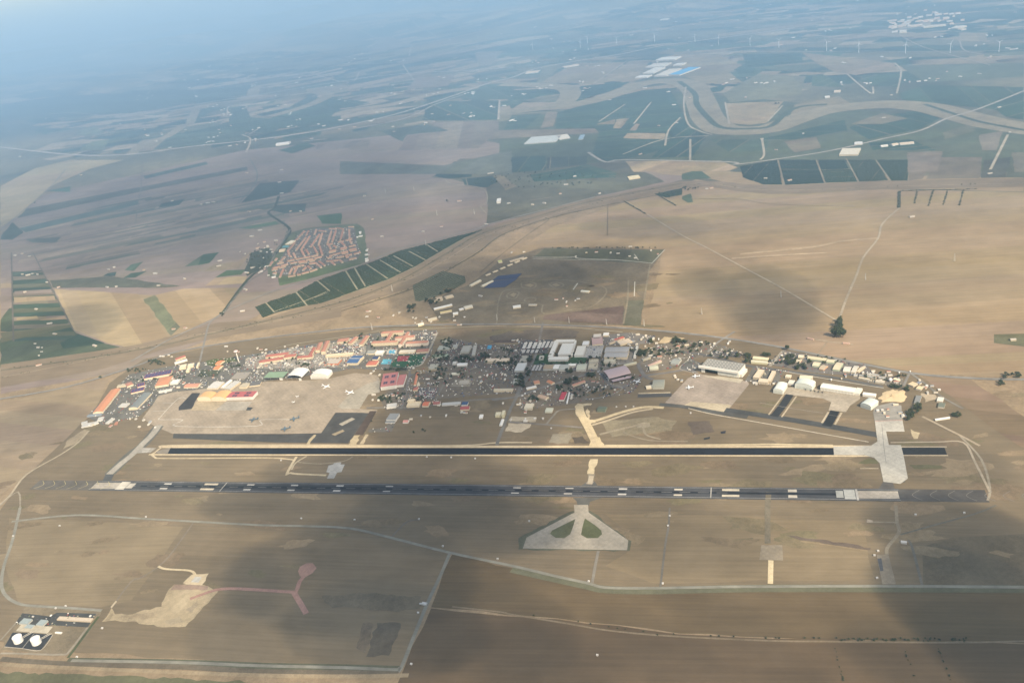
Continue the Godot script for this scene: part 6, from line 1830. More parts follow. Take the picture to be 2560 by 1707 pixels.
const MARKS := [
	[-250.1,2168,-23,-22,[.560,.550,.520]],
	[-250.1,2168,22,23,[.560,.550,.520]],
	[-154.4,-121.9,-21,21,[.660,.630,.550]],
	[-120.5,-97.1,-14,14,[.600,.570,.500]],
	[2034.2,2061.2,-21,21,[.560,.570,.540]],
	[2062.7,2068.2,-24,26,[.560,.550,.520]],
	[2014.5,2032.2,-16,16,[.500,.510,.480]],
	[5.5,32,9.4,16.6,[.560,.550,.520]],
	[5.5,32,-16.6,-9.4,[.560,.550,.520]],
	[298.8,323.1,9.4,16.6,[.560,.550,.520]],
	[298.8,323.1,-16.6,-9.4,[.560,.550,.520]],
	[447.8,471.1,9.4,16.6,[.560,.550,.520]],
	[447.8,471.1,-16.6,-9.4,[.560,.550,.520]],
	[597.6,621.2,9.4,16.6,[.560,.550,.520]],
	[597.6,621.2,-16.6,-9.4,[.560,.550,.520]],
	[756.2,779.4,10.8,15.2,[.560,.550,.520]],
	[756.2,779.4,-15.2,-10.8,[.560,.550,.520]],
	[1145.4,1167.8,10.8,15.2,[.560,.550,.520]],
	[1145.4,1167.8,-15.2,-10.8,[.560,.550,.520]],
	[1296.7,1319.7,10.8,15.2,[.560,.550,.520]],
	[1296.7,1319.7,-15.2,-10.8,[.560,.550,.520]],
	[1447.4,1470.5,9.4,16.6,[.560,.550,.520]],
	[1447.4,1470.5,-16.6,-9.4,[.560,.550,.520]],
	[1598.6,1620.9,9.4,16.6,[.620,.580,.490]],
	[1598.6,1620.9,-16.6,-9.4,[.620,.580,.490]],
	[1895.2,1917.4,7,19,[.620,.580,.490]],
	[1895.2,1917.4,-19,-7,[.620,.580,.490]],
	[149.7,196.7,8.9,18.1,[.660,.600,.480]],
	[149.7,196.7,-18.1,-8.9,[.660,.600,.480]],
	[1725.6,1770.7,8.9,18.1,[.660,.600,.480]],
	[1725.6,1770.7,-18.1,-8.9,[.660,.600,.480]],
	[-49.3,-20.3,-.6,0.6,[.360,.360,.350]],
	[-.4,28.6,-.6,0.6,[.360,.360,.350]],
	[48.5,77.5,-.6,0.6,[.360,.360,.350]],
	[97.4,126.4,-.6,0.6,[.360,.360,.350]],
	[146.3,175.3,-.6,0.6,[.360,.360,.350]],
	[195.2,224.2,-.6,0.6,[.360,.360,.350]],
	[244.1,273.1,-.6,0.6,[.360,.360,.350]],
	[293,322,-.6,0.6,[.360,.360,.350]],
	[341.9,370.9,-.6,0.6,[.360,.360,.350]],
	[390.8,419.8,-.6,0.6,[.360,.360,.350]],
	[439.7,468.7,-.6,0.6,[.360,.360,.350]],
	[488.6,517.6,-.6,0.6,[.360,.360,.350]],
	[537.5,566.5,-.6,0.6,[.360,.360,.350]],
	[586.4,615.4,-.6,0.6,[.360,.360,.350]],
	[635.3,664.3,-.6,0.6,[.360,.360,.350]],
	[684.2,713.2,-.6,0.6,[.360,.360,.350]],
	[733.1,762.1,-.6,0.6,[.360,.360,.350]],
	[782,811,-.6,0.6,[.360,.360,.350]],
	[830.9,859.9,-.6,0.6,[.360,.360,.350]],
	[879.8,908.8,-.6,0.6,[.360,.360,.350]],
	[928.7,957.7,-.6,0.6,[.360,.360,.350]],
	[977.6,1006.6,-.6,0.6,[.360,.360,.350]],
	[1026.5,1055.5,-.6,0.6,[.360,.360,.350]],
	[1075.4,1104.4,-.6,0.6,[.360,.360,.350]],
	[1124.3,1153.3,-.6,0.6,[.360,.360,.350]],
	[1173.2,1202.2,-.6,0.6,[.360,.360,.350]],
	[1222.1,1251.1,-.6,0.6,[.360,.360,.350]],
	[1271,1300,-.6,0.6,[.360,.360,.350]],
	[1319.9,1348.9,-.6,0.6,[.360,.360,.350]],
	[1368.8,1397.8,-.6,0.6,[.360,.360,.350]],
	[1417.7,1446.7,-.6,0.6,[.360,.360,.350]],
	[1466.6,1495.6,-.6,0.6,[.360,.360,.350]],
	[1515.5,1544.5,-.6,0.6,[.360,.360,.350]],
	[1564.4,1593.4,-.6,0.6,[.360,.360,.350]],
	[1613.3,1642.3,-.6,0.6,[.360,.360,.350]],
	[1662.2,1691.2,-.6,0.6,[.360,.360,.350]],
	[1711.1,1740.1,-.6,0.6,[.360,.360,.350]],
	[-244.1,-228.1,-1,1,[.560,.550,.520]],
	[-210.1,-194.1,-1,1,[.560,.550,.520]],
	[-176.1,-160.1,-1,1,[.560,.550,.520]],
	[-142.1,-126.1,-1,1,[.560,.550,.520]],
	[-108.1,-92.1,-1,1,[.560,.550,.520]],
	[221.2,224.2,-25,25,[.450,.440,.410]],
	[1695.3,1698.3,-25,25,[.450,.440,.410]],
]
const LINES := [
	[1.4,[.550,.500,.250],[-460,-22,-440,0,-460,22]],
	[1.4,[.260,.250,.220],[2218,-22,2198,0,2218,22]],
	[1.4,[.550,.500,.250],[-418,-22,-398,0,-418,22]],
	[1.4,[.260,.250,.220],[2260,-22,2240,0,2260,22]],
	[1.4,[.550,.500,.250],[-376,-22,-356,0,-376,22]],
	[1.4,[.260,.250,.220],[2302,-22,2282,0,2302,22]],
	[1.4,[.550,.500,.250],[-334,-22,-314,0,-334,22]],
	[1.4,[.260,.250,.220],[2344,-22,2324,0,2344,22]],
	[1.4,[.550,.500,.250],[-292,-22,-272,0,-292,22]],
	[1.4,[.260,.250,.220],[2386,-22,2366,0,2386,22]],
	[1.4,[.550,.500,.250],[-250,-22,-230,0,-250,22]],
	[1.4,[.260,.250,.220],[2428,-22,2408,0,2428,22]],
	[1.4,[.550,.500,.250],[-208,-22,-188,0,-208,22]],
	[1.4,[.260,.250,.220],[2470,-22,2450,0,2470,22]],
	[1.2,[.560,.550,.520],[-213,-199,-200,-199]],
	[1.2,[.560,.550,.520],[-213,-205,-200,-205]],
	[1.2,[.560,.550,.520],[-213,-211,-200,-211]],
	[1.2,[.560,.550,.520],[-212,-218,-200,-218]],
	[1.2,[.560,.550,.520],[-212,-224,-199,-224]],
	[5,[.560,.550,.520],[-199,-199,-177,-199]],
	[5,[.560,.550,.520],[-203,-209,-178,-209]],
	[5,[.560,.550,.520],[-205,-220,-180,-221]],
	[2.4,[.680,.660,.600],[-258,-579,-289,-575,-278,-440,-266,-420,-171,-416,-171,-372,147,-369,142,-412,260,-412]],
	[2,[.600,.580,.520],[-334,-543,-288,-543]],
	[2,[.600,.580,.520],[-338,-483,-286,-484]],
	[1.2,[.560,.550,.520],[-186,-371,-159,-371]],
	[0.7,[.500,.470,.400],[175,-482,179,-612]],
	[0.7,[.500,.470,.400],[254,-496,266,-592]],
	[0.8,[.480,.440,.380],[-218,-475,331,-465]],
	[1,[.500,.480,.420],[1831.1,-491,1910.9,-458.2,2012.7,-422.8]],
	[0.8,[.500,.500,.460],[2027.3,-412.7,2063,-399.1]],
	[0.8,[.150,.150,.150],[2169.2,-356.5,2158.8,-226,2154.7,-148.5]],
]
const CLOUDS := [[-2277,-2984,1194,896,0.00153,-0.19],[-1001,-2908,940,752,0.00153,-0.2],[-973,-3668,920,593,0.00138,-0.26],[-2088,-3960,1076,794,0.00122,-0.26],[104,-2245,547,456,0.00122,-0.17],[-380,-1933,502,432,0.00107,-0.14],[-1465,-2148,766,359,0.00107,-0.14],[343,-3229,466,411,0.00076,-0.25],[676,-1576,462,411,0.00354,-0.12],[1164,-1723,255,332,0.00238,-0.14],[1866,-1303,176,368,0.00221,-0.1],[1909,-1134,137,237,0.00199,-0.09],[1767,-1542,156,243,0.00102,-0.13],[1628,-1487,105,191,0.00265,-0.12],[1303,-2301,346,172,0.0017,-0.19],[781,-765,313,333,0.00309,-0.05],[1220,-744,260,275,0.00265,-0.05],[966,-973,434,239,0.00199,-0.07],[1378,-578,172,184,0.00155,-0.03],[895,-358,331,173,0.00309,-0.01],[1125,-587,224,159,0.00177,-0.03],[753,-77,443,87,0.00435,0.01],[675,83,490,115,0.00435,0.03],[1020,135,326,145,0.0049,0.03],[798,385,345,201,0.0049,0.05],[959,566,252,137,0.00544,0.07],[515,418,98,115,0.00272,0.05],[629,633,143,111,0.00272,0.07],[1221,547,201,131,0.00272,0.07],[1372,644,150,77,0.0019,0.08],[1592,588,128,65,0.00218,0.08],[1817,633,128,48,0.00163,0.08],[2273,164,178,138,0.00598,0.04],[2256,394,171,173,0.00816,0.06],[2281,548,120,113,0.00816,0.08],[2155,582,161,74,0.00381,0.08],[1726,470,113,42,0.00218,0.07],[1942,-71,186,63,0.00218,0.01],[2279,-159,169,87,0.00218,0.01],[-1393,-1274,332,332,0.00221,-0.08],[-3358,-3703,701,857,0.00092,-0.22],[733,-3835,608,419,0.00136,-0.31],[-1212,-4581,1072,507,0.00076,-0.31],[-774,-378,230,164,0.00133,-0.01],[2264,-1479,528,276,0.00068,-0.13],[1624,207,231,124,0.00163,0.04],[992,251,382,231,0.0019,0.04]]
# texts and colours that the tables below point to
const ORDINALS := ["first","second","third","fourth","fifth","sixth","seventh","eighth","ninth","tenth","eleventh","twelfth","thirteenth","fourteenth","fifteenth","sixteenth","seventeenth","eighteenth","nineteenth","twentieth","twenty-first","twenty-second","twenty-third","twenty-fourth","twenty-fifth","twenty-sixth","twenty-seventh","twenty-eighth","twenty-ninth","thirtieth","thirty-first","thirty-second","thirty-third","thirty-fourth","thirty-fifth","thirty-sixth","thirty-seventh","thirty-eighth","thirty-ninth"]
const TEXT := ["warehouse","long narrow warehouse with bright orange roof at the far left end of the base","","long dark grey barrel-roofed shed beside the left end of the apron","long cream building with dark red roof covered in blue solar panels","panels","hall","cream hall with plain orange hipped roof below the solar-panelled building","storehouse","plain white storehouse right of the orange hipped hall","low white shed with pale roof in front of the orange hipped hall","small cream building with dark blue panelled roof near the left apron corner","small red building with blue roof panels behind the other panelled one","house","cream house with red hipped roof near the far left perimeter","office_building","low cream office at the left perimeter with flat roof","office","hangar","left one of the two joined hangars with pale orange roofs","axw","right one of the two joined hangars with pale orange roofs","white hangar with dark red roof and grouped skylights on the left apron","sky4,doors","white hangar with green roof and dark open door","opening","white round-roofed hangar right of the green-roofed one","opening,axw","second white hangar with plain closed front beside the left apron","doors,axw","long cream office with pale roof behind the orange hangars","win2","narrow white shed left of the long cream office","square cream building with pale roof right of the long cream office","low building with dark grey roof left of the green-roofed hangar","canteen","low building with bright orange roof on the lawn by the gate","workshop","pale grey roofed workshop with cream walls behind the dark apron end","workshop with rusty brown roofs left of the pale grey workshop","house_row","long red-roofed row outside the gate along the road","house row","long white low row in front of the red-roofed row outside the gate","gatehouse","cream gatehouse block by the entrance road, first from the left","gatehouse blocks","cream gatehouse block by the entrance road, second from the left","cream gatehouse block by the entrance road, third from the left","cream gatehouse block by the entrance road, fourth from the left","grandstand_roof","curved grey terrace with stepped grey roof left of the green-roofed hangar","building","blue-grey low shed at the very left tip of the base","small pale store at the left tip of the base, first from the left","small stores at the left tip","small pale store at the left tip of the base, second from the left","small pale store at the left tip of the base, third from the left","small pale store at the left tip of the base, fourth from the left","small pale store at the left tip of the base, fifth from the left","small pale store at the left tip of the base, sixth from the left","barrack_row","cream barrack row with red roof right of the water tower, first of three","barracks","red-roofed barrack rows","cream barrack row with red roof right of the water tower, second of three","cream barrack row with red roof right of the water tower, third of three","angled barrack with red roofs round a corner of the parking court","barrack_block","tall cream block with narrow red roof, left of the twin blocks","twin barrack blocks","win4","tall cream block with narrow red roof, right of the twin blocks","cream block with terracotta roof behind the car park, first from the left","blocks behind the car park","win3","cream block with terracotta roof behind the car park, second from the left","cream block with terracotta roof behind the car park, third from the left","barrack_complex","large barrack with three red-roofed wings joined in a Z shape","large pale barrack with dark red roofed wings beside the sports pitch road","long cream flat-roofed row in front of the twin blocks","gym","white hall with two dark blue roof slopes and a pale ridge","ridge,win2","shop","flat grey-roofed shop with red front beside the white blue-roofed hall","small building with plain red hipped roof right of the blue-roofed hall","small building with dark navy roof behind the red hipped one","flat grey building left of the swimming pool","flat white building just left of the swimming pool","long low cream row along the road above the sports pitch","low cream office right of the long row above the sports pitch","white maintenance hangar with faded red roof and four pairs of skylights","long thin orange-roofed office right of the faded red hangar","small red-roofed house just below the long thin orange office","terminal_building","cream stepped building with terrace beside the car park","terminal","cream house with plain orange-red gable roof right of the stepped cream building","low dark red roofed shed right of the orange-red gabled house","store with dark blue roof at the end of the row by the hangar road","store with dark red roof below the dark blue one","long white store in the yard right of the car park","fire_station","white two-storey building with grey roof and yellow apron strip","fire station","white hut with pink roof on a dark pad right of the fire station","white workshop with grey roof below the faded red hangar","long cream single-storey shed beside the cross road","headquarters","wide cream headquarters among dark trees in the middle of the base","white long shed with arched roof left of the cream headquarters","small white shed beside the arched white one","pale roofed shed below the cream headquarters lawn","bunker","grey concrete bunker inside a paved ring","control_tower_building","pale yellow building with small tower by the cross road","tower building","narrow white shed beside the cross road near the sand yard","small white hut in the grass left of the cross road","flat grey-green office below the sports pitch","weathered grey-green block among the trees right of the barracks, first from the top","weathered blocks among the trees","weathered grey-green block among the trees right of the barracks, second from the top","weathered grey-green block among the trees right of the barracks, third from the top","weathered grey-green block among the trees right of the barracks, fourth from the top","weathered grey-green block among the trees right of the barracks, fifth from the top","weathered grey-green block among the trees right of the barracks, sixth from the top","hospital","large white rectangular complex around a courtyard with a raised centre block","white flat-roofed block right of the courtyard complex","small white block above the pale paved square","wide grey double-roofed warehouse right of the pale paved square","narrow white block at the right end of the grey warehouse","gabled store in the long row below the courtyard complex, first from the left","row of gabled stores","gabled store in the long row below the courtyard complex, second from the left","gabled store in the long row below the courtyard complex, third from the left","gabled store in the long row below the courtyard complex, fourth from the left","gabled store in the long row below the courtyard complex, fifth from the left","flat pale roofed store near the service road crossing, first of the cluster","stores near the crossing","flat pale roofed store near the service road crossing, second of the cluster","flat pale roofed store near the service road crossing, third of the cluster","flat pale roofed store near the service road crossing, fourth of the cluster","flat pale roofed store near the service road crossing, fifth of the cluster","flat pale roofed store near the service road crossing, sixth of the cluster","flat pale roofed store near the service road crossing, seventh of the cluster","carport","long carport in the upper row of the solar car park, %s from left","carports in the solar car park","open","carport in the right block of the solar car park, %s from left","short carport in the lower row of the solar car park, %s from left","narrow carport beside the gabled store row, %s from left","carports by the gabled stores","old hangar with pale pink arched roof and dark green end wall","workshop with bright red roof beside the crossing road","white narrow shed alongside the bright red workshop","small tiled house among trees along the diagonal road, first in the line","houses along the diagonal road","small tiled house among trees along the diagonal road, second in the line","small tiled house among trees along the diagonal road, third in the line","small tiled house among trees along the diagonal road, fourth in the line","small tiled house among trees along the diagonal road, fifth in the line","square tan store left of the sandy haul road","pump_house","small pale house with tank near the haul road junction","pump house","blast_shelter","dark green earth-covered shelter in the grass right of the haul road","shelter","green-grey workshop on the hill road above the turboprop","pair of cream sheds beside the green-grey workshop","long tan workshop behind the pink hangar, first from the top","workshops behind the pink hangar","long tan workshop behind the pink hangar, second from the top","long tan workshop behind the pink hangar, third from the top","long tan workshop behind the pink hangar, fourth from the top","depot","grey sloping-roofed depot left of the large hangar yard","very large white hangar with flat grey roof, rows of skylights and half-open green door","skygrid,bigdoor","works_building","building of the construction yard by the ring road, first of six","works building","construction yard buildings","building of the construction yard by the ring road, second of six","building of the construction yard by the ring road, third of six","building of the construction yard by the ring road, fourth of six","building of the construction yard by the ring road, fifth of six","building of the construction yard by the ring road, sixth of six","tan U-shaped office with two wings beside the very large hangar","white arched hangar at the left end of the small apron","wide pale arched hangar second on the small apron","long white building with ribbed white roof at the back of the small apron","annex","low white annex round the right end of the long ribbed building","white low store behind the pale hangar at the right end of the small apron","pale green-grey arched hangar at the right end of the small apron","tan flat office behind the wide arched hangar","small tan office behind the left arched hangar","small white block between the two arched hangars","long yellowish barrack behind the tan U-shaped office, rear of two","yellowish barracks","long yellowish barrack behind the tan U-shaped office, front of two","supply_building","supply building with tan roof along the ring road, %s from the left","supply building","supply buildings along the ring road","depot_building","depot building at the right corner of the base, %s from the left","depot building","depot at the right corner","long white shed alone in the grass beyond the right corner depot","farmhouse","ruined pink farm shed by the eucalyptus clump, right one","farm sheds by the eucalyptus clump","ruined pink farm shed by the eucalyptus clump, left one","munitions_store","long white shed nearest the trees in the storage area","stores in the storage area","thin ochre-roofed shed in the storage area","small white square store right of the ochre shed","cream store with flat front in the storage area","tiny white store between the ochre shed and the cream store","large cream shed left of the blue solar field","second cream shed touching the blue solar field","white store alone in the middle of the storage area","pale green store near the curved white bund","tan store by the ring road junction","small tan hut at the ring road junction","low grey shed in the middle of the storage area","yellow-green house on the upper edge of the storage area","cream bunker in the curved row on the edge of the storage area","bunker row of the storage area","magazine","low magazine with pale front in the strip along the upper fence","magazines along the upper fence","chapel","small pale-walled villa by the trees on the river bank","villa","second small villa by the trees on the river bank","farm_depot","pale yellow farm depot on the river road","farm depot","factory_block","white tall block on the road behind the housing estate","block","plant_shed","blue-grey flat roofed plant shed above the two tanks, left one","plant shed","plant sheds","blue-grey flat roofed plant shed above the two tanks, right one","blue-grey flat roofed plant shed above the two tanks, front one","long tan container shelter in the plant yard","small white box beside the basins","hut","factory","large factory with bright blue roof beyond the river","far factory works","long white factory hall at the back of the works beyond the river","cream factory hall left of the bright blue roof beyond the river","pale factory hall at the left of the works beyond the river","white hall at the front left corner of the works beyond the river","white hall behind the bright blue roof beyond the river","grey hall in the middle of the works beyond the river","greenhouse","long pale grey greenhouse roof among the orchards","short pale greenhouse right of the long one","small blue-roofed shed right of the greenhouses","shed","packing_plant","cream packing plant with flat roofs beside the country road","plant","low white shed behind the cream packing plant","long bright white polytunnel beside the motorway","polytunnel","farm_building","bright farm building beyond the river, first of the larger ones","farm building","larger farm buildings beyond the river","bright farm building beyond the river, second of the larger ones","bright farm building beyond the river, third of the larger ones","bright farm building beyond the river, fourth of the larger ones","bright farm building beyond the river, fifth of the larger ones","bright farm building beyond the river, sixth of the larger ones","bright farm building beyond the river, seventh of the larger ones","bright farm building beyond the river, eighth of the larger ones","terraced_houses","slanting red-roofed terrace in the upper half of the estate, %s from the left","terraced rows of the estate","rows","slanting red-roofed terrace in the upper edge of the estate, %s from the left","slanting red-roofed terrace in the middle of the estate, %s from the left","level red-roofed terrace in the upper edge of the estate, %s from the left","level red-roofed terrace in the upper half of the estate, %s from the left","level red-roofed terrace in the middle of the estate, %s from the left","level red-roofed terrace in the lower half of the estate, %s from the left","slanting red-roofed terrace in the lower half of the estate, %s from the left","level red-roofed terrace in the lower edge of the estate, %s from the left","slanting red-roofed terrace in the lower edge of the estate, %s from the left","estate_hall","flat cream hall at the left edge of the estate","tan hall near the blue court of the estate","white villa on the rim of the estate","white villas on the rim of the estate","town_house","pale building in the middle of the distant hill town, %s from the left","town building","buildings of the hill town","pale building in the front of the distant hill town, %s from the left","pale building in the back of the distant hill town, %s from the left","town_hall","very long pale block on the front edge of the hill town","white hall at the left front of the hill town","large pale grey shed at the right end of the hill town","nearer farmhouse standing in the shaded fields left of the estate, %s from left","scattered farmhouses left","nearest farmhouse standing in the shaded fields left of the estate, %s from left","nearer farmhouse among the plots between the river and the orchards, %s from left","scattered farmhouses middle","nearest farmhouse among the plots between the river and the orchards, %s from left","nearer farmhouse on the wide tan plain at the right, %s from left","scattered farmhouses right","nearest farmhouse on the wide tan plain at the right, %s from left","upper farmhouse in the green valley beyond the river, %s from left","scattered farmhouses valley","far farmhouse in the green valley beyond the river, %s from left","middle farmhouse in the green valley beyond the river, %s from left","middle farmhouse in the hazy far valley at the upper left, %s from left","scattered farmhouses far","upper farmhouse in the hazy far valley at the upper left, %s from left","far farmhouse in the hazy far valley at the upper left, %s from left","equipment_hut","small white equipment hut standing on the open airfield grass","equipment huts on the airfield"]
const HUE := [[.660,.575,.420],[.460,.220,.130],[.170,.190,.190],[.330,.080,.090],[.660,.645,.600],[.640,.640,.620],[.450,.450,.430],[.350,.180,.135],[.420,.380,.290],[.580,.360,.170],[.370,.110,.115],[.200,.290,.200],[.130,.130,.130],[.660,.220,.100],[.500,.500,.480],[.480,.240,.170],[.320,.125,.100],[.600,.550,.420],[.300,.280,.250],[.270,.250,.220],[.300,.340,.380],[.220,.260,.300],[.700,.620,.520],[.600,.520,.370],[.050,.110,.240],[.500,.200,.120],[.420,.380,.330],[.400,.140,.100],[.040,.060,.130],[.280,.290,.270],[.600,.550,.450],[.400,.165,.160],[.620,.520,.360],[.500,.160,.090],[.500,.450,.400],[.300,.120,.100],[.050,.090,.180],[.330,.090,.090],[.240,.250,.250],[.500,.250,.220],[.600,.500,.380],[.500,.500,.420],[.450,.440,.410],[.330,.310,.270],[.600,.560,.380],[.500,.470,.350],[.450,.440,.360],[.330,.330,.280],[.440,.440,.380],[.360,.370,.320],[.330,.350,.310],[.300,.360,.270],[.340,.330,.290],[.360,.350,.310],[.330,.330,.300],[.620,.610,.560],[.620,.600,.530],[.550,.480,.360],[.340,.340,.340],[.500,.500,.460],[.500,.490,.440],[.360,.280,.190],[.660,.660,.630],[.380,.390,.350],[.680,.680,.640],[.420,.440,.360],[.500,.490,.430],[.420,.400,.320],[.360,.340,.280],[.340,.340,.300],[.550,.550,.520],[.500,.470,.400],[.200,.200,.200],[.500,.490,.450],[.460,.450,.420],[.440,.420,.380],[.420,.400,.370],[.100,.130,.120],[.400,.320,.335],[.420,.060,.080],[.480,.240,.150],[.500,.220,.120],[.460,.330,.240],[.460,.250,.180],[.620,.600,.550],[.500,.460,.360],[.520,.480,.380],[.400,.420,.350],[.180,.200,.150],[.100,.125,.090],[.400,.400,.340],[.250,.260,.220],[.620,.560,.430],[.450,.430,.340],[.300,.280,.240],[.420,.300,.250],[.500,.500,.380],[.420,.420,.330],[.400,.400,.370],[.250,.270,.260],[.660,.650,.580],[.240,.240,.225],[.500,.470,.420],[.420,.300,.280],[.400,.330,.270],[.500,.140,.110],[.550,.480,.370],[.620,.640,.580],[.620,.660,.600],[.600,.630,.580],[.550,.600,.550],[.700,.680,.600],[.700,.690,.620],[.680,.670,.600],[.600,.600,.540],[.660,.660,.600],[.550,.580,.530],[.520,.570,.530],[.600,.550,.430],[.620,.570,.450],[.600,.570,.500],[.550,.530,.360],[.550,.500,.360],[.500,.480,.380],[.550,.500,.400],[.460,.420,.330],[.420,.500,.380],[.520,.460,.330],[.500,.450,.330],[.400,.480,.360],[.550,.500,.370],[.500,.330,.220],[.420,.360,.270],[.520,.470,.350],[.550,.530,.480],[.500,.480,.420],[.500,.460,.380],[.300,.310,.300],[.360,.360,.350],[.400,.400,.380],[.660,.580,.420],[.550,.450,.300],[.600,.500,.330],[.200,.220,.260],[.200,.210,.210],[.600,.580,.520],[.140,.160,.130],[.550,.420,.330],[.450,.300,.240],[.660,.660,.620],[.550,.460,.250],[.580,.540,.440],[.600,.600,.580],[.620,.580,.460],[.620,.620,.580],[.550,.550,.480],[.520,.470,.360],[.550,.520,.450],[.400,.380,.330],[.450,.450,.200],[.580,.500,.360],[.500,.420,.320],[.500,.400,.280],[.550,.450,.320],[.660,.580,.380],[.420,.420,.380],[.270,.320,.330],[.450,.380,.280],[.460,.400,.320],[.100,.360,.660],[.620,.580,.500],[.600,.600,.570],[.680,.680,.660],[.500,.520,.520],[.460,.500,.500],[.500,.500,.500],[.400,.450,.500],[.220,.320,.420],[.600,.560,.460],[.680,.660,.600],[.440,.360,.270],[.347,.187,.137],[.316,.167,.123],[.383,.234,.172],[.339,.183,.134],[.312,.165,.122],[.383,.235,.173],[.417,.225,.165],[.384,.203,.149],[.423,.259,.190],[.346,.187,.136],[.358,.189,.139],[.370,.227,.166],[.341,.184,.134],[.363,.222,.163],[.418,.226,.165],[.387,.204,.150],[.427,.262,.192],[.405,.219,.160],[.325,.171,.126],[.373,.229,.168],[.387,.209,.153],[.377,.199,.147],[.432,.265,.195],[.413,.223,.163],[.314,.166,.122],[.405,.248,.182],[.392,.211,.155],[.355,.187,.138],[.359,.220,.162],[.372,.200,.147],[.315,.166,.122],[.441,.270,.198],[.412,.222,.163],[.359,.190,.140],[.372,.228,.168],[.416,.225,.164],[.362,.191,.141],[.435,.267,.196],[.410,.221,.162],[.355,.188,.138],[.385,.236,.173],[.384,.207,.152],[.348,.184,.135],[.357,.219,.161],[.354,.191,.140],[.385,.203,.150],[.345,.211,.155],[.328,.177,.129],[.367,.194,.143],[.370,.227,.167],[.378,.204,.149],[.352,.186,.137],[.377,.231,.170],[.425,.229,.168],[.325,.172,.126],[.344,.185,.136],[.360,.194,.142],[.379,.200,.147],[.375,.229,.169],[.380,.205,.150],[.394,.208,.153],[.351,.215,.158],[.329,.178,.130],[.328,.173,.128],[.386,.208,.152],[.329,.174,.128],[.376,.230,.169],[.341,.184,.135],[.351,.185,.136],[.395,.213,.156],[.393,.207,.153],[.443,.271,.199],[.398,.215,.157],[.399,.211,.155],[.342,.209,.154],[.353,.190,.139],[.400,.211,.156],[.424,.260,.191],[.365,.197,.144],[.660,.600,.480],[.600,.470,.330],[.700,.600,.480],[.600,.550,.480],[.550,.360,.270],[.720,.700,.660],[.660,.640,.600],[.500,.400,.330],[.660,.520,.400],[.680,.620,.520],[.460,.420,.360],[.400,.370,.330],[.520,.500,.460],[.480,.460,.420],[.500,.440,.340],[.380,.240,.180],[.500,.490,.460],[.500,.490,.470]]
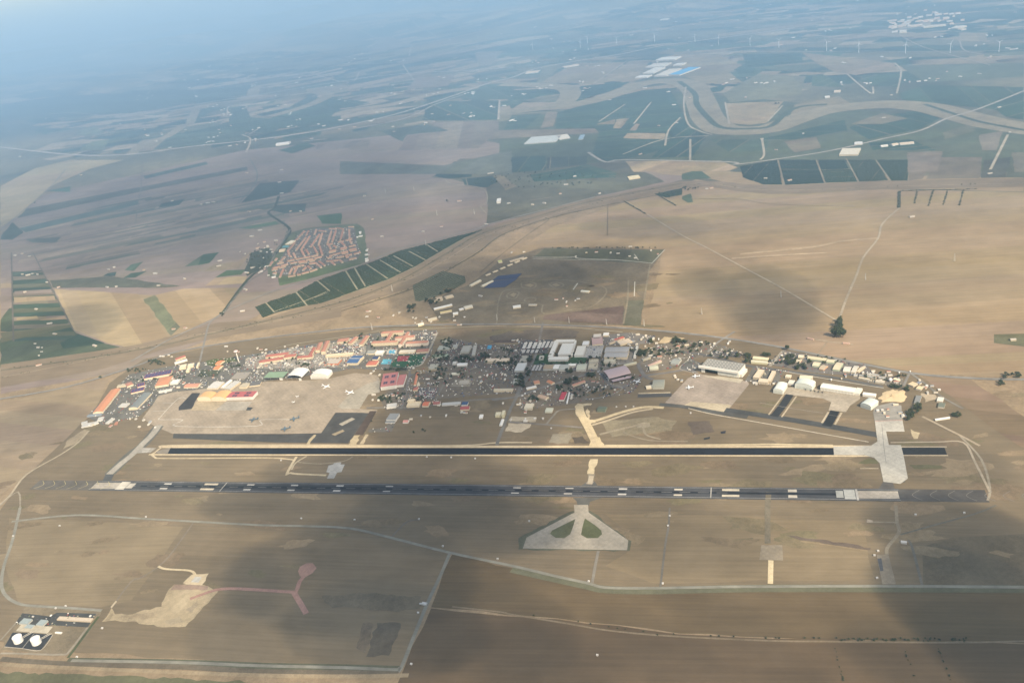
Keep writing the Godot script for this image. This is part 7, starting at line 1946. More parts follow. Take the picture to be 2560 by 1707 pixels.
const BUILDINGS := [
	[0,1,0,2,2,[[-586.6,-557.3,187.2,37.3,1.82,9,1,0,1]]],
	[0,3,0,2,2,[[-437.3,-553.3,116.9,35.6,1.7,7,3,0,2]]],
	[0,4,0,2,5,[[-497.5,-772,105.1,38.6,.38,9,0,0,3]]],
	[6,7,6,2,2,[[-432.8,-711.5,52.3,77.1,.31,9,2,0,1]]],
	[8,9,8,2,2,[[-381.3,-709.1,30.9,32.2,.2,6,0,4,5]]],
	[8,10,8,2,2,[[-382.4,-640.1,49.8,17.3,.37,4,1,4,6]]],
	[0,11,0,2,5,[[-509.1,-644.9,49.1,32.5,.5,6,0,0,3]]],
	[0,12,0,2,5,[[-523.2,-688.3,27.7,30.1,.59,6,0,0,3]]],
	[13,14,13,2,2,[[-581.3,-695.4,24.8,35.4,.85,7,2,0,7]]],
	[15,16,17,2,2,[[-610.6,-688.6,36.6,19.6,.32,5,0,0,8]]],
	[18,19,18,2,20,[[-162.5,-575.9,57.7,42.5,-.01,11,3,0,9]]],
	[18,21,18,2,20,[[-101.1,-577.3,59.1,48.8,-.04,11,3,0,9]]],
	[18,22,18,2,23,[[-18.4,-580.9,106.7,42.4,.02,13,0,4,10]]],
	[18,24,18,2,25,[[44.9,-737.3,83.1,46.7,-.01,12,0,4,11]]],
	[18,26,18,2,27,[[137.2,-737.4,64.7,63.2,-.04,14,3,4,5]]],
	[18,28,18,2,29,[[233.8,-738.3,72.2,42.2,-.02,11,3,4,5]]],
	[15,30,17,2,31,[[-106.2,-667.1,62.7,30.2,1.36,8,0,0,6]]],
	[8,32,8,2,2,[[-142.1,-684.3,60.5,14.1,1.48,5,1,4,5]]],
	[15,33,17,2,2,[[-52.8,-665.1,30.5,31.6,-.04,7,0,0,8]]],
	[8,34,8,2,2,[[-15.7,-679.8,41.3,29.3,.22,5,0,0,12]]],
	[35,36,35,2,2,[[-274.3,-872.8,22.8,35.9,-.14,5,1,0,13],[-257.6,-828.4,25,33.4,-.12,5,1,0,13]]],
	[37,38,37,2,2,[[-181.5,-672.7,45.5,51.5,-.04,6,0,0,14]]],
	[37,39,37,2,2,[[-284.9,-676.3,60.2,30.3,.02,6,1,0,15]]],
	[40,41,42,2,2,[[-492,-927.4,41.5,19.7,.84,6,1,0,16]]],
	[40,43,42,2,2,[[-468.5,-893.7,50.9,14.8,.7,5,0,4,5]]],
	[44,45,44,46,2,[[-424.7,-839.7,26,33.8,.41,8,0,0,17]]],
	[44,47,44,46,2,[[-383,-810.5,13.1,32.8,.33,8,0,0,17]]],
	[44,48,44,46,2,[[-395.2,-850.7,23.9,30.3,.41,8,0,0,17]]],
	[44,49,44,46,2,[[-363,-852.2,7.4,44.5,.35,8,0,0,17]]],
	[50,51,52,2,2,[[-117,-752.6,61.2,54.7,0,4,0,18,19]]],
	[8,53,8,2,2,[[-570.3,-454.6,55,13.4,.21,4,0,20,21]]],
	[8,54,8,55,2,[[-548.1,-383.1,39.2,26,.35,4,0,4,6]]],
	[8,56,8,55,2,[[-574.1,-398.9,20.9,16.5,.59,4,0,4,6]]],
	[8,57,8,55,2,[[-523.1,-425.5,19.6,27.2,.4,4,0,4,6]]],
	[8,58,8,55,2,[[-471.4,-409.9,35.7,14.3,1.49,4,0,4,6]]],
	[8,59,8,55,2,[[-525,-395.4,19.8,19.8,.91,4,0,4,6]]],
	[8,60,8,55,2,[[-492.5,-528.8,32.8,27.2,.03,4,0,4,6]]],
	[61,62,63,64,31,[[-41.7,-923.5,93.8,23.8,.23,9,2,0,16]]],
	[61,65,63,64,31,[[-45.6,-876.2,95.9,25.9,.29,9,2,0,16]]],
	[61,66,63,64,31,[[21.5,-910.5,47.4,26,.28,9,2,0,16]]],
	[61,67,63,64,2,[[93.2,-900.4,62.8,21.7,.15,8,1,0,16],[103,-942.7,73.5,13.7,1.75,8,1,0,16]]],
	[68,69,63,70,71,[[117.9,-982,75,17.6,1.8,13,2,0,7]]],
	[68,72,63,70,71,[[147.1,-979.8,103,18.2,1.79,14,2,0,7]]],
	[68,73,63,74,75,[[198,-1042.6,45.6,33,.16,10,2,0,7]]],
	[68,76,63,74,75,[[243.9,-1038.6,61.9,18.2,1.47,10,2,0,7]]],
	[68,77,63,74,75,[[292.8,-1036.5,82.5,16.7,1.6,10,2,0,7]]],
	[78,79,63,2,71,[[394.2,-1002.8,107.4,18.7,.04,14,2,0,7],[398,-1039.5,78.8,15.9,1.66,14,1,0,7],[394.9,-1094.6,92.2,20,.08,14,2,0,7]]],
	[78,80,63,2,71,[[536.2,-989.5,90.6,20.4,.05,14,2,22,7],[468.5,-1029.4,116.5,14.6,1.62,14,1,22,7],[466.7,-1044.5,79.6,21.2,.11,13,2,22,7]]],
	[61,81,63,2,31,[[236.9,-909.5,111.4,19.3,.12,8,0,0,23]]],
	[82,83,82,2,84,[[326.1,-856.3,46.3,62.3,-.05,11,1,0,24]]],
	[85,86,85,2,2,[[240.1,-849.4,46.1,38.8,-.01,8,0,25,26]]],
	[85,87,85,2,2,[[406.8,-828.9,41.2,36.2,.02,7,2,0,27]]],
	[85,88,85,2,2,[[405,-873.8,23.1,24.6,-.06,7,1,0,28]]],
	[85,89,85,2,2,[[364.4,-929.1,33.5,29.4,-0,6,0,0,29]]],
	[85,90,85,2,2,[[402.1,-922.8,30.5,29.2,0,7,0,4,5]]],
	[15,91,17,2,2,[[516.3,-925.7,64.2,22.5,.04,6,0,0,30]]],
	[15,92,17,2,2,[[578.4,-928.1,47.2,26.8,.14,6,0,0,7]]],
	[18,93,18,2,23,[[533.9,-674.3,106.9,56.1,1.82,14,0,4,31],[577.3,-678.8,81.4,26.7,1.74,9,0,4,31]]],
	[15,94,17,2,2,[[628.9,-691.8,94.9,8.5,1.79,6,1,0,25]]],
	[15,95,17,2,2,[[651.7,-617.7,15.9,23.4,.12,5,2,0,16]]],
	[96,97,98,2,2,[[683.6,-501.7,45.5,30.9,.06,7,0,0,32],[666.8,-522.8,24.5,20.4,.04,9,0,0,32]]],
	[13,99,13,2,2,[[728.1,-503.8,21.6,29.1,.01,6,1,0,33]]],
	[8,100,8,2,2,[[764,-510.8,23.1,20.1,.07,5,1,34,35]]],
	[8,101,8,2,2,[[866.8,-503.3,20.9,20.4,.05,6,0,4,36]]],
	[8,102,8,2,2,[[876.1,-472.7,30.6,21.7,.1,6,1,0,37]]],
	[8,103,8,2,2,[[817.2,-506.3,64.6,15.4,.09,4,0,4,6]]],
	[104,105,106,2,31,[[638.6,-412,34.1,41,-.02,9,0,4,38],[638,-387.6,33.2,15.1,-.01,4,0,4,38]]],
	[13,107,13,2,2,[[693.1,-388.3,17.8,15.8,-.01,5,1,4,39]]],
	[37,108,37,2,2,[[604.3,-495.4,33.5,25.9,.21,6,0,4,6]]],
	[8,109,8,2,2,[[980,-597.1,67.2,15.1,-.01,6,1,0,8]]],
	[110,111,110,2,75,[[903.6,-822.4,89.5,25.3,-.02,9,0,0,40]]],
	[8,112,8,2,2,[[774.8,-800.8,37,17.9,-0,6,3,4,5]]],
	[8,113,8,2,2,[[741.8,-816.9,13.5,20.9,.01,6,1,4,6]]],
	[8,114,8,2,2,[[769.9,-729.5,29.7,13.8,.01,5,1,41,41]]],
	[115,116,115,2,2,[[820,-663.4,33,19.9,.01,5,0,42,43]]],
	[117,118,119,2,31,[[1003,-425.8,18.2,21.6,.06,8,0,44,45],[1020.8,-425.3,8.7,28.9,.06,12,0,44,45]]],
	[8,120,8,2,2,[[1025.8,-377.3,38.2,9.1,1.62,4,1,4,5]]],
	[8,121,8,2,2,[[946.5,-416.3,12,21.6,.1,5,0,4,5]]],
	[15,122,17,2,2,[[665.8,-788.8,30,38.1,.07,6,0,46,47]]],
	[68,123,63,124,2,[[650.6,-1007.8,30.9,22.4,.06,7,0,48,49]]],
	[68,125,63,124,2,[[660,-947.5,45.8,32.4,.04,7,0,48,50]]],
	[68,126,63,124,2,[[664.7,-876,61.8,21.7,.02,7,0,48,51]]],
	[68,127,63,124,2,[[754.2,-929.3,34.2,56.2,.05,7,0,48,52]]],
	[68,128,63,124,2,[[790,-917.5,12.4,86,.17,7,0,48,53]]],
	[68,129,63,124,2,[[702.3,-959.1,17.2,24.7,.1,7,0,48,54]]],
	[130,131,130,2,31,[[1133.1,-824.3,72.4,23,-.03,9,0,4,55],[1100.3,-908.5,138.6,17.1,1.57,8,0,4,55],[1133,-971.2,72.4,21,-.04,8,0,4,55],[1174.6,-911,127.4,6.7,1.61,7,0,4,55],[1151.1,-892.1,46.4,88.1,-.02,13,0,4,55]]],
	[15,132,17,2,2,[[1203.6,-882.6,31.9,77,-0,9,0,4,56]]],
	[15,133,17,2,2,[[1214.2,-948.6,23.2,31.8,.01,8,0,4,5]]],
	[0,134,0,2,2,[[1341.4,-836.6,83,35.2,-.06,11,1,57,58],[1340,-879.4,85.9,41.5,-.04,11,1,57,58]]],
	[15,135,17,2,2,[[1407.8,-867.8,88.7,7.2,1.56,7,0,4,59]]],
	[8,136,8,137,2,[[1108.9,-759.9,33.9,32.7,0,8,1,60,61]]],
	[8,138,8,137,2,[[1138.2,-759.3,19.8,32.4,-.05,8,1,60,62]]],
	[8,139,8,137,2,[[1167.1,-754.6,33.5,41,0,8,1,60,63]]],
	[8,140,8,137,2,[[1192.3,-772.7,25.8,15.5,.02,8,1,60,64]]],
	[8,141,8,137,2,[[1228.9,-753.2,33.2,44.2,0,8,1,60,65]]],
	[8,142,8,143,2,[[1264.6,-801.8,32.8,22.4,-0,7,0,66,8]]],
	[8,144,8,143,2,[[1268.4,-761.1,32,29.7,0,7,0,66,8]]],
	[8,145,8,143,2,[[1322.6,-798.7,40.6,25.9,-.01,7,0,66,67]]],
	[8,146,8,143,2,[[1003.4,-831.5,26.4,50.5,.01,7,0,66,68]]],
	[8,147,8,143,2,[[1011.5,-657.8,19.2,35.4,.09,7,0,66,69]]],
	[8,148,8,143,2,[[1004.9,-765.6,34,60.7,0,7,0,66,70]]],
	[8,149,8,143,2,[[1066.7,-840.1,16.1,25.2,.05,7,0,66,71]]],
	[150,[151,0],150,152,153,[[980.4,-951.6,53.2,11.9,1.59,4,0,72,73]]],
	[150,[151,1],150,152,153,[[999.7,-950.3,53.1,11.9,1.59,4,0,72,73]]],
	[150,[151,2],150,152,153,[[1019,-949,53,11.9,1.58,4,0,72,73]]],
	[150,[151,3],150,152,153,[[1038.1,-947.7,52.9,11.8,1.58,4,0,72,73]]],
	[150,[154,0],150,152,153,[[1051.7,-954.1,54.8,9.7,1.55,4,0,72,74]]],
	[150,[154,1],150,152,153,[[1067,-953.1,54.8,9.7,1.55,4,0,72,74]]],
	[150,[154,2],150,152,153,[[1082.2,-952.1,54.7,9.7,1.54,4,0,72,74]]],
	[150,[155,0],150,152,153,[[986.7,-900.3,25.9,10.5,1.58,4,0,72,75]]],
	[150,[155,1],150,152,153,[[1003.6,-899.2,25.9,10.5,1.57,4,0,72,75]]],
	[150,[155,2],150,152,153,[[1020.5,-898.2,25.8,10.5,1.57,4,0,72,75]]],
	[150,[155,3],150,152,153,[[1037.3,-897.1,25.8,10.5,1.56,4,0,72,75]]],
	[150,[156,0],150,157,153,[[1053.8,-761.1,42.8,7.2,1.53,4,0,72,76]]],
	[150,[156,1],150,157,153,[[1065.9,-760.5,42.7,7.2,1.53,4,0,72,76]]],
	[150,[156,2],150,157,153,[[1077.9,-759.9,42.7,7.2,1.53,4,0,72,76]]],
	[18,158,18,2,25,[[1359.9,-693.6,79.7,61.8,.5,13,3,77,78],[1381.8,-658.7,69.3,16.3,.46,7,0,77,78]]],
	[37,159,37,2,2,[[1198,-544.6,52,16.6,1.53,6,0,4,79]]],
	[8,160,8,2,2,[[1216.5,-536.9,75.9,4.2,1.63,4,1,4,5]]],
	[13,161,13,162,2,[[1086,-650.7,19.3,23.6,.39,5,1,0,80]]],
	[13,163,13,162,2,[[1136.7,-647.3,27.7,15.6,-.73,5,1,0,81]]],
	[13,164,13,162,2,[[1130.1,-542.8,35.9,18.8,-.51,5,1,0,82]]],
	[13,165,13,162,2,[[1235.5,-636,49.6,13.1,.69,5,1,0,83]]],
	[13,166,13,162,2,[[1075.3,-611.3,34.7,14.9,.44,5,1,0,84]]],
	[8,167,8,2,2,[[1095.8,-476.5,28.1,31.5,-.02,7,0,85,86]]],
	[168,169,170,2,2,[[1167.6,-453.8,23.6,25.1,-.02,5,0,41,87]]],
	[171,172,173,2,2,[[1341.7,-455.1,27,28.1,-.13,5,3,88,89]]],
	[37,174,37,2,2,[[1509.3,-615.9,37.3,47.6,0,8,3,90,91]]],
	[8,175,8,2,2,[[1480.7,-603,25.3,18.5,.27,5,1,0,92]]],
	[37,176,37,177,2,[[1450,-813.1,31.9,9.5,.68,6,1,93,94]]],
	[37,178,37,177,2,[[1480.8,-771.9,57.5,12.3,.76,6,1,93,95]]],
	[37,179,37,177,2,[[1482.1,-741.1,29.7,28.8,.17,6,1,93,96]]],
	[37,180,37,177,2,[[1397.2,-773.7,45.8,8.5,.43,6,1,93,97]]],
	[181,182,181,2,2,[[1555.7,-782.6,27.6,37,-.29,6,1,98,99]]],
	[18,183,18,2,184,[[1716.1,-711.5,131.7,57.9,-.37,24,0,100,101]]],
	[185,186,187,188,2,[[1248.5,-1008.7,28.5,38.6,.1,6,0,0,102]]],
	[185,189,187,188,2,[[1279.6,-1026.9,20.5,24.4,.02,6,0,0,5]]],
	[185,190,187,188,2,[[1254.3,-969.6,40.1,61.1,.17,6,0,0,103]]],
	[185,191,187,188,2,[[1318.7,-961.6,50.2,8.3,.77,6,0,0,104]]],
	[185,192,187,188,2,[[1357.4,-955.3,48.1,31.9,.55,6,0,0,40]]],
	[185,193,187,188,2,[[1334.7,-982.8,39.3,12.9,.63,6,0,0,105]]],
	[15,194,17,2,31,[[1830.2,-674,58.3,19.5,1.24,8,0,57,106],[1870.2,-654.2,72.7,12.5,1.32,8,0,57,106],[1845.4,-623.6,31.5,22.5,-.28,8,0,57,106]]],
	[18,195,18,2,29,[[1895.2,-571.6,29.9,49.4,-.33,13,3,107,108]]],
	[18,196,18,2,29,[[1971,-589.1,54.6,34.2,-.39,14,3,109,110]]],
	[18,197,18,2,31,[[2067.2,-561.6,100.8,29.5,-.36,12,1,111,112]]],
	[198,199,198,2,2,[[2124.5,-548.8,16.3,36.4,-.38,7,0,113,114]]],
	[8,200,8,2,2,[[2154.8,-525.9,36.6,16.6,-.32,7,1,4,115]]],
	[18,201,18,2,29,[[2147.6,-463.2,33.7,40.9,-.65,12,3,116,117]]],
	[15,202,17,2,2,[[1976.9,-641.9,40,21.3,-.15,8,0,57,118]]],
	[15,203,17,2,2,[[1922.6,-657.5,16.8,16.7,-.32,6,0,57,119]]],
	[15,204,17,2,2,[[1930.4,-615.8,17.5,23.9,-.29,6,0,4,120]]],
	[61,205,63,206,2,[[1838.6,-790.5,50.8,18.7,-.28,7,1,121,122]]],
	[61,207,63,206,2,[[1833.8,-764.5,53.2,13.4,-.24,7,1,121,123]]],
	[208,[209,0],210,211,2,[[1969.8,-799.8,16.4,19.9,-.26,6,1,57,124]]],
	[208,[209,1],210,211,2,[[1960.5,-768.1,13.7,25.8,-.41,5,1,57,125]]],
	[208,[209,2],210,211,2,[[2020,-780.5,60.4,19.9,-.33,6,1,126,127]]],
	[208,[209,3],210,211,2,[[2061.1,-760.1,24.2,21,-.29,6,1,126,128]]],
	[208,[209,4],210,211,2,[[2014.7,-738.8,20.3,28,-.32,6,1,129,130]]],
	[208,[209,5],210,211,2,[[2034.8,-715.8,16.8,32,-.53,5,1,131,132]]],
	[208,[209,6],210,211,2,[[2080.1,-719.8,20,51.8,-.36,6,1,129,133]]],
	[208,[209,7],210,211,2,[[2107,-699.7,20.7,34.6,-.27,5,1,57,134]]],
	[208,[209,8],210,211,2,[[2130.4,-698.2,14.1,46,-.32,5,1,57,135]]],
	[208,[209,9],210,211,2,[[2149,-697.6,7.4,43.4,-.59,5,1,57,57]]],
	[212,[213,0],214,215,2,[[2162.8,-646.3,51.2,8.4,-.35,5,0,136,137]]],
	[212,[213,1],214,215,2,[[2153.2,-630.2,39.6,6.6,-.48,5,0,136,124]]],
	[212,[213,2],214,215,2,[[2181,-657.8,32.9,7.7,-.34,5,0,136,138]]],
	[212,[213,3],214,215,2,[[2195.2,-611.1,25.7,13.3,-.32,5,0,136,136]]],
	[212,[213,4],214,215,2,[[2203.1,-637.1,16.5,9.2,-.41,5,0,136,139]]],
	[212,[213,5],214,215,2,[[2244.9,-622.8,19.6,11.5,-.72,5,0,136,140]]],
	[212,[213,6],214,215,2,[[2287.3,-590.7,19,22.1,-.77,5,0,136,141]]],
	[212,[213,7],214,215,2,[[2302.4,-565.6,14.9,20.3,-.52,5,0,136,142]]],
	[212,[213,8],214,215,2,[[2305.7,-598.1,11.1,12.8,-.74,5,0,136,143]]],
	[212,[213,9],214,215,2,[[2286.5,-493.1,14.9,47.5,-.29,5,0,136,144]]],
	[212,[213,10],214,215,2,[[2348.3,-491.6,16.2,25.3,-.32,5,0,136,145]]],
	[212,[213,11],214,215,2,[[2345.7,-457.3,17.4,25.7,-.29,5,0,136,146]]],
	[8,216,8,2,2,[[2334.4,-381.2,41.9,6.5,.28,4,1,4,5]]],
	[217,218,217,219,2,[[2122,-896,21.6,8.9,-.35,4,1,147,148]]],
	[217,220,217,219,2,[[2009,-940,22.6,7.1,-.56,4,1,147,148]]],
	[221,222,8,223,2,[[531.2,-1359.8,80.4,17.7,.52,6,1,0,149]]],
	[221,224,8,223,2,[[560.3,-1308.6,49.7,15.1,.38,5,1,0,150]]],
	[221,225,8,223,2,[[610,-1285.5,21.4,23.3,.26,5,1,0,149]]],
	[221,226,8,223,2,[[648.3,-1348,35.6,29.9,.5,6,1,0,151]]],
	[221,227,8,223,2,[[621.8,-1330.9,19.1,19.7,.5,4,1,0,152]]],
	[221,228,8,223,2,[[606.9,-1623.1,68.7,14.1,1.09,7,1,0,118]]],
	[221,229,8,223,2,[[665.8,-1610.6,67.2,14.5,1,6,1,0,153]]],
	[221,230,8,223,2,[[864.6,-1332.9,32.3,26.4,.29,5,1,0,154]]],
	[221,231,8,223,2,[[1133.8,-1468.7,37.9,15.4,-.32,5,1,0,155]]],
	[221,232,8,223,2,[[522.1,-1235.2,37.6,17.8,.54,6,1,0,156]]],
	[221,233,8,223,2,[[486.7,-1184.9,24.8,21.4,.54,6,1,0,157]]],
	[221,234,8,223,2,[[930.3,-1346.9,35,12.2,-.1,4,1,0,158]]],
	[221,235,8,223,2,[[657.8,-1893.5,17.7,29.3,.43,6,1,0,159]]],
	[115,236,115,237,2,[[640.3,-1729.3,27.3,8.9,.91,4,0,0,160]]],
	[115,236,115,237,2,[[666,-1766.2,27.6,8.9,.91,4,0,0,160]]],
	[115,236,115,237,2,[[691.9,-1803.7,27.9,9,.91,4,0,0,160]]],
	[115,236,115,237,2,[[718.2,-1841.6,28.3,9.1,.91,4,0,0,160]]],
	[115,236,115,237,2,[[744.8,-1879.9,28.6,9.1,.91,4,0,0,160]]],
	[115,236,115,237,2,[[771.8,-1918.8,29,9.2,.91,4,0,0,160]]],
	[238,239,238,240,2,[[711.3,-1892.3,9.4,14.9,.51,4,0,0,161]]],
	[238,239,238,240,2,[[719.7,-1898.9,9.4,14.9,.51,4,0,0,161]]],
	[238,239,238,240,2,[[728.2,-1905.4,9.4,14.9,.52,4,0,0,161]]],
	[238,239,238,240,2,[[736.7,-1912,9.4,14.9,.52,4,0,0,161]]],
	[238,239,238,240,2,[[745.2,-1918.5,9.4,15,.52,4,0,0,161]]],
	[238,239,238,240,2,[[753.7,-1925.1,9.5,15,.52,4,0,0,161]]],
	[238,239,238,240,2,[[762.2,-1931.7,9.5,15,.52,4,0,0,161]]],
	[241,242,243,2,2,[[481.3,-1452.3,38.7,38.5,.42,6,2,0,162]]],
	[243,244,243,2,2,[[525.3,-1475.2,36.7,25.5,.56,6,2,0,163]]],
	[245,246,247,2,2,[[1158,-3212,66.1,55.1,.3,7,0,0,164]]],
	[248,249,250,2,2,[[409,-2911,22,60.9,.16,14,0,4,5]]],
	[251,252,253,254,2,[[-5.2,618,26.9,18.4,-.05,5,0,165,166]]],
	[251,255,253,254,2,[[45.5,619.3,22.2,19.5,-.06,5,0,165,166]]],
	[251,256,253,254,2,[[19.9,634.8,22.2,12.6,-.05,5,0,165,166]]],
	[251,257,173,2,2,[[129.3,599.1,100.9,11.8,0,3.5,0,167,168]]],
	[251,258,259,2,2,[[116.8,647.9,18.9,4.5,-.01,3,0,4,5]]],
	[260,261,260,262,2,[[1261,-6707,121.1,340.3,-.53,11,0,4,169]]],
	[260,263,260,262,2,[[1056,-7549,212.6,149.4,-.37,10,0,4,149]]],
	[260,264,260,262,2,[[1110,-6732,123.2,320.6,-.37,10,0,4,170]]],
	[260,265,260,262,2,[[965,-6921,111,268,-.35,10,0,4,171]]],
	[260,266,260,262,2,[[892,-6650,125.5,104.2,-.36,9,0,4,172]]],
	[260,267,260,262,2,[[1193,-7130,92.7,116.9,-.33,9,0,4,171]]],
	[260,268,260,262,2,[[987,-7213,192.5,189.3,-.33,9,0,4,134]]],
	[269,270,269,2,2,[[380,-4420,234.7,199.5,-.07,6,0,173,174]]],
	[269,271,269,2,2,[[523,-4447,78.9,135.2,.33,6,0,175,145]]],
	[269,272,273,2,2,[[665,-4386,32.5,134.1,.04,6,0,176,177]]],
	[274,275,276,2,2,[[2373,-3407,101.3,133.3,-.22,9,0,0,178]]],
	[274,277,273,2,2,[[2437,-3591,44,49.9,-.11,7,0,4,5]]],
	[269,278,279,2,2,[[-2033,-5119,114.3,72.4,.2,7,3,4,5]]],
	[280,281,282,283,2,[[2564,-3488,38.9,27,.19,7,1,4,179]]],
	[280,284,282,283,2,[[2621,-3502,39.6,29.6,.49,7,1,4,40]]],
	[280,285,282,283,2,[[2687,-3507,75.7,36.6,.06,7,1,4,40]]],
	[280,286,282,283,2,[[2369,-4999,32.6,50.8,-0,7,1,4,179]]],
	[280,287,282,283,2,[[2452,-5166,45.1,61.7,-.14,7,1,4,40]]],
	[280,288,282,283,2,[[26,-7767,164.7,89.9,.42,7,1,4,40]]],
	[280,289,282,283,2,[[752,-11158,102.7,149.5,-.12,7,1,4,179]]],
	[280,290,282,283,2,[[-355,-7631,135.3,138.1,-.02,7,1,4,40]]],
	[291,[292,3],42,293,294,[[-671,-2525,109.3,11,1.68,6.5,1,180,181]]],
	[291,[295,0],42,293,294,[[-640,-2539,82.7,11,1.84,6.5,1,180,182]]],
	[291,[295,1],42,293,294,[[-595,-2551,99.3,11,1.87,6.5,1,180,183]]],
	[291,[292,1],42,293,294,[[-658,-2430,43.3,11,1.6,6.5,1,180,184]]],
	[291,[292,0],42,293,294,[[-633,-2311,124.5,11,1.73,6.5,1,180,185]]],
	[291,[292,2],42,293,294,[[-594,-2351,215,11,1.75,6.5,1,180,186]]],
	[291,[292,4],42,293,294,[[-571,-2362,232.4,11,1.79,6.5,1,180,187]]],
	[291,[292,5],42,293,294,[[-527,-2393,224.1,11,1.77,6.5,1,180,188]]],
	[291,[292,6],42,293,294,[[-504,-2414,218.8,11,1.89,6.5,1,180,189]]],
	[291,[296,5],42,293,294,[[-448,-2222,135.9,11,-1.01,6.5,1,180,190]]],
	[291,[296,6],42,293,294,[[-413,-2213,178,11,-1.07,6.5,1,180,191]]],
	[291,[292,7],42,293,294,[[-460,-2441,220.6,11,1.88,6.5,1,180,192]]],
	[291,[292,9],42,293,294,[[-436,-2449,210.6,11,1.87,6.5,1,180,193]]],
	[291,[292,11],42,293,294,[[-396,-2468,193.3,11,1.88,6.5,1,180,182]]],
	[291,[292,13],42,293,294,[[-354,-2475,178.7,11,1.97,6.5,1,180,194]]],
	[291,[296,0],42,293,294,[[-610,-2223,71.1,11,-1.05,6.5,1,180,195]]],
	[291,[296,1],42,293,294,[[-574,-2162,58.8,11,-.87,6.5,1,180,196]]],
	[291,[296,2],42,293,294,[[-543,-2157,91.6,11,-1.01,6.5,1,180,197]]],
	[291,[296,3],42,293,294,[[-507,-2187,103.4,11,-1.01,6.5,1,180,198]]],
	[291,[296,4],42,293,294,[[-489,-2204,96.6,11,-.98,6.5,1,180,199]]],
	[291,[292,8],42,293,294,[[-384,-2265,78.7,11,-1.03,6.5,1,180,200]]],
	[291,[292,10],42,293,294,[[-353,-2266,48.3,11,-.88,6.5,1,180,201]]],
	[291,[292,12],42,293,294,[[-320,-2300,73.9,11,-.95,6.5,1,180,202]]],
	[291,[292,14],42,293,294,[[-287,-2329,65.1,11,-1.02,6.5,1,180,203]]],
	[291,[297,1],42,293,294,[[-503,-2590,52.4,11,-.27,6.5,1,180,204]]],
	[291,[297,2],42,293,294,[[-457,-2588,59.8,11,-.49,6.5,1,180,205]]],
	[291,[297,3],42,293,294,[[-395,-2604,34.8,12,-.19,6.5,1,180,206]]],
	[291,[297,0],42,293,294,[[-554,-2559,59.7,11,-.41,6.5,1,180,207]]],
	[291,[298,0],42,293,294,[[-404,-2313,34.8,12,.46,6.5,1,180,208]]],
	[291,[298,1],42,293,294,[[-351,-2344,33.6,12,.34,6.5,1,180,209]]],
	[291,[298,4],42,293,294,[[-314,-2371,35.8,12,.59,6.5,1,180,210]]],
	[291,[299,4],42,293,294,[[-340,-2204,38.3,12,.5,6.5,1,180,211]]],
	[291,[299,3],42,293,294,[[-331,-2179,35.6,12,.55,6.5,1,180,212]]],
	[291,[298,3],42,293,294,[[-290,-2236,36,12,.55,6.5,1,180,213]]],
	[291,[298,2],42,293,294,[[-282,-2214,32.7,12,.4,6.5,1,180,214]]],
	[291,[298,5],42,293,294,[[-251,-2259,37.3,12,.68,6.5,1,180,215]]],
	[291,[298,6],42,293,294,[[-225,-2204,38,12,.38,6.5,1,180,216]]],
	[291,[299,11],42,293,294,[[-215,-2182,41.2,11,.56,6.5,1,180,217]]],
	[291,[299,7],42,293,294,[[-256,-2167,35.5,12,.55,6.5,1,180,218]]],
	[291,[299,8],42,293,294,[[-247,-2147,35.4,12,.55,6.5,1,180,219]]],
	[291,[299,5],42,293,294,[[-292,-2142,41.8,11,.67,6.5,1,180,220]]],
	[291,[299,2],42,293,294,[[-316,-2121,16.4,12,.61,6.5,1,180,221]]],
	[291,[299,10],42,293,294,[[-212,-2114,36.3,12,.52,6.5,1,180,222]]],
	[291,[299,12],42,293,294,[[-173,-2135,37.8,12,.78,6.5,1,180,223]]],
	[291,[299,6],42,293,294,[[-249,-2091,37.2,12,.38,6.5,1,180,224]]],
	[291,[300,10],42,293,294,[[-313,-2091,26.7,12,.45,6.5,1,180,225]]],
	[291,[299,9],42,293,294,[[-208,-2085,18.7,12,.49,6.5,1,180,226]]],
	[291,[300,14],42,293,294,[[-164,-2052,38.9,12,.58,6.5,1,180,227]]],
	[291,[300,11],42,293,294,[[-285,-2037,38.1,12,-.05,6.5,1,180,228]]],
	[291,[300,13],42,293,294,[[-252,-2039,22.4,12,.37,6.5,1,180,229]]],
	[291,[301,4],42,293,294,[[-219,-2025,54.3,11,-.88,6.5,1,180,230]]],
	[291,[300,12],42,293,294,[[-249,-1995,50,11,-.85,6.5,1,180,231]]],
	[291,[299,0],42,293,294,[[-451,-2118,36.3,12,.4,6.5,1,180,232]]],
	[291,[299,1],42,293,294,[[-413,-2133,37.8,12,.5,6.5,1,180,233]]],
	[291,[300,9],42,293,294,[[-380,-2100,38.2,12,.61,6.5,1,180,234]]],
	[291,[300,3],42,293,294,[[-489,-2101,37.6,12,.38,6.5,1,180,235]]],
	[291,[300,6],42,293,294,[[-418,-2079,37.4,12,.38,6.5,1,180,221]]],
	[291,[300,1],42,293,294,[[-528,-2082,37.5,12,.5,6.5,1,180,236]]],
	[291,[300,4],42,293,294,[[-455,-2058,37.3,12,.38,6.5,1,180,229]]],
	[291,[300,7],42,293,294,[[-391,-2056,34.5,12,.42,6.5,1,180,192]]],
	[291,[300,2],42,293,294,[[-492,-2041,34.5,12,.42,6.5,1,180,237]]],
	[291,[300,5],42,293,294,[[-438,-2040,42.7,11,.3,6.5,1,180,238]]],
	[291,[300,0],42,293,294,[[-572,-2047,34.8,12,.55,6.5,1,180,239]]],
	[291,[302,4],42,293,294,[[-533,-2013,37.5,12,.61,6.5,1,180,240]]],
	[291,[302,2],42,293,294,[[-566,-1984,37.3,12,.61,6.5,1,180,241]]],
	[291,[302,3],42,293,294,[[-529,-1983,34.3,12,.55,6.5,1,180,242]]],
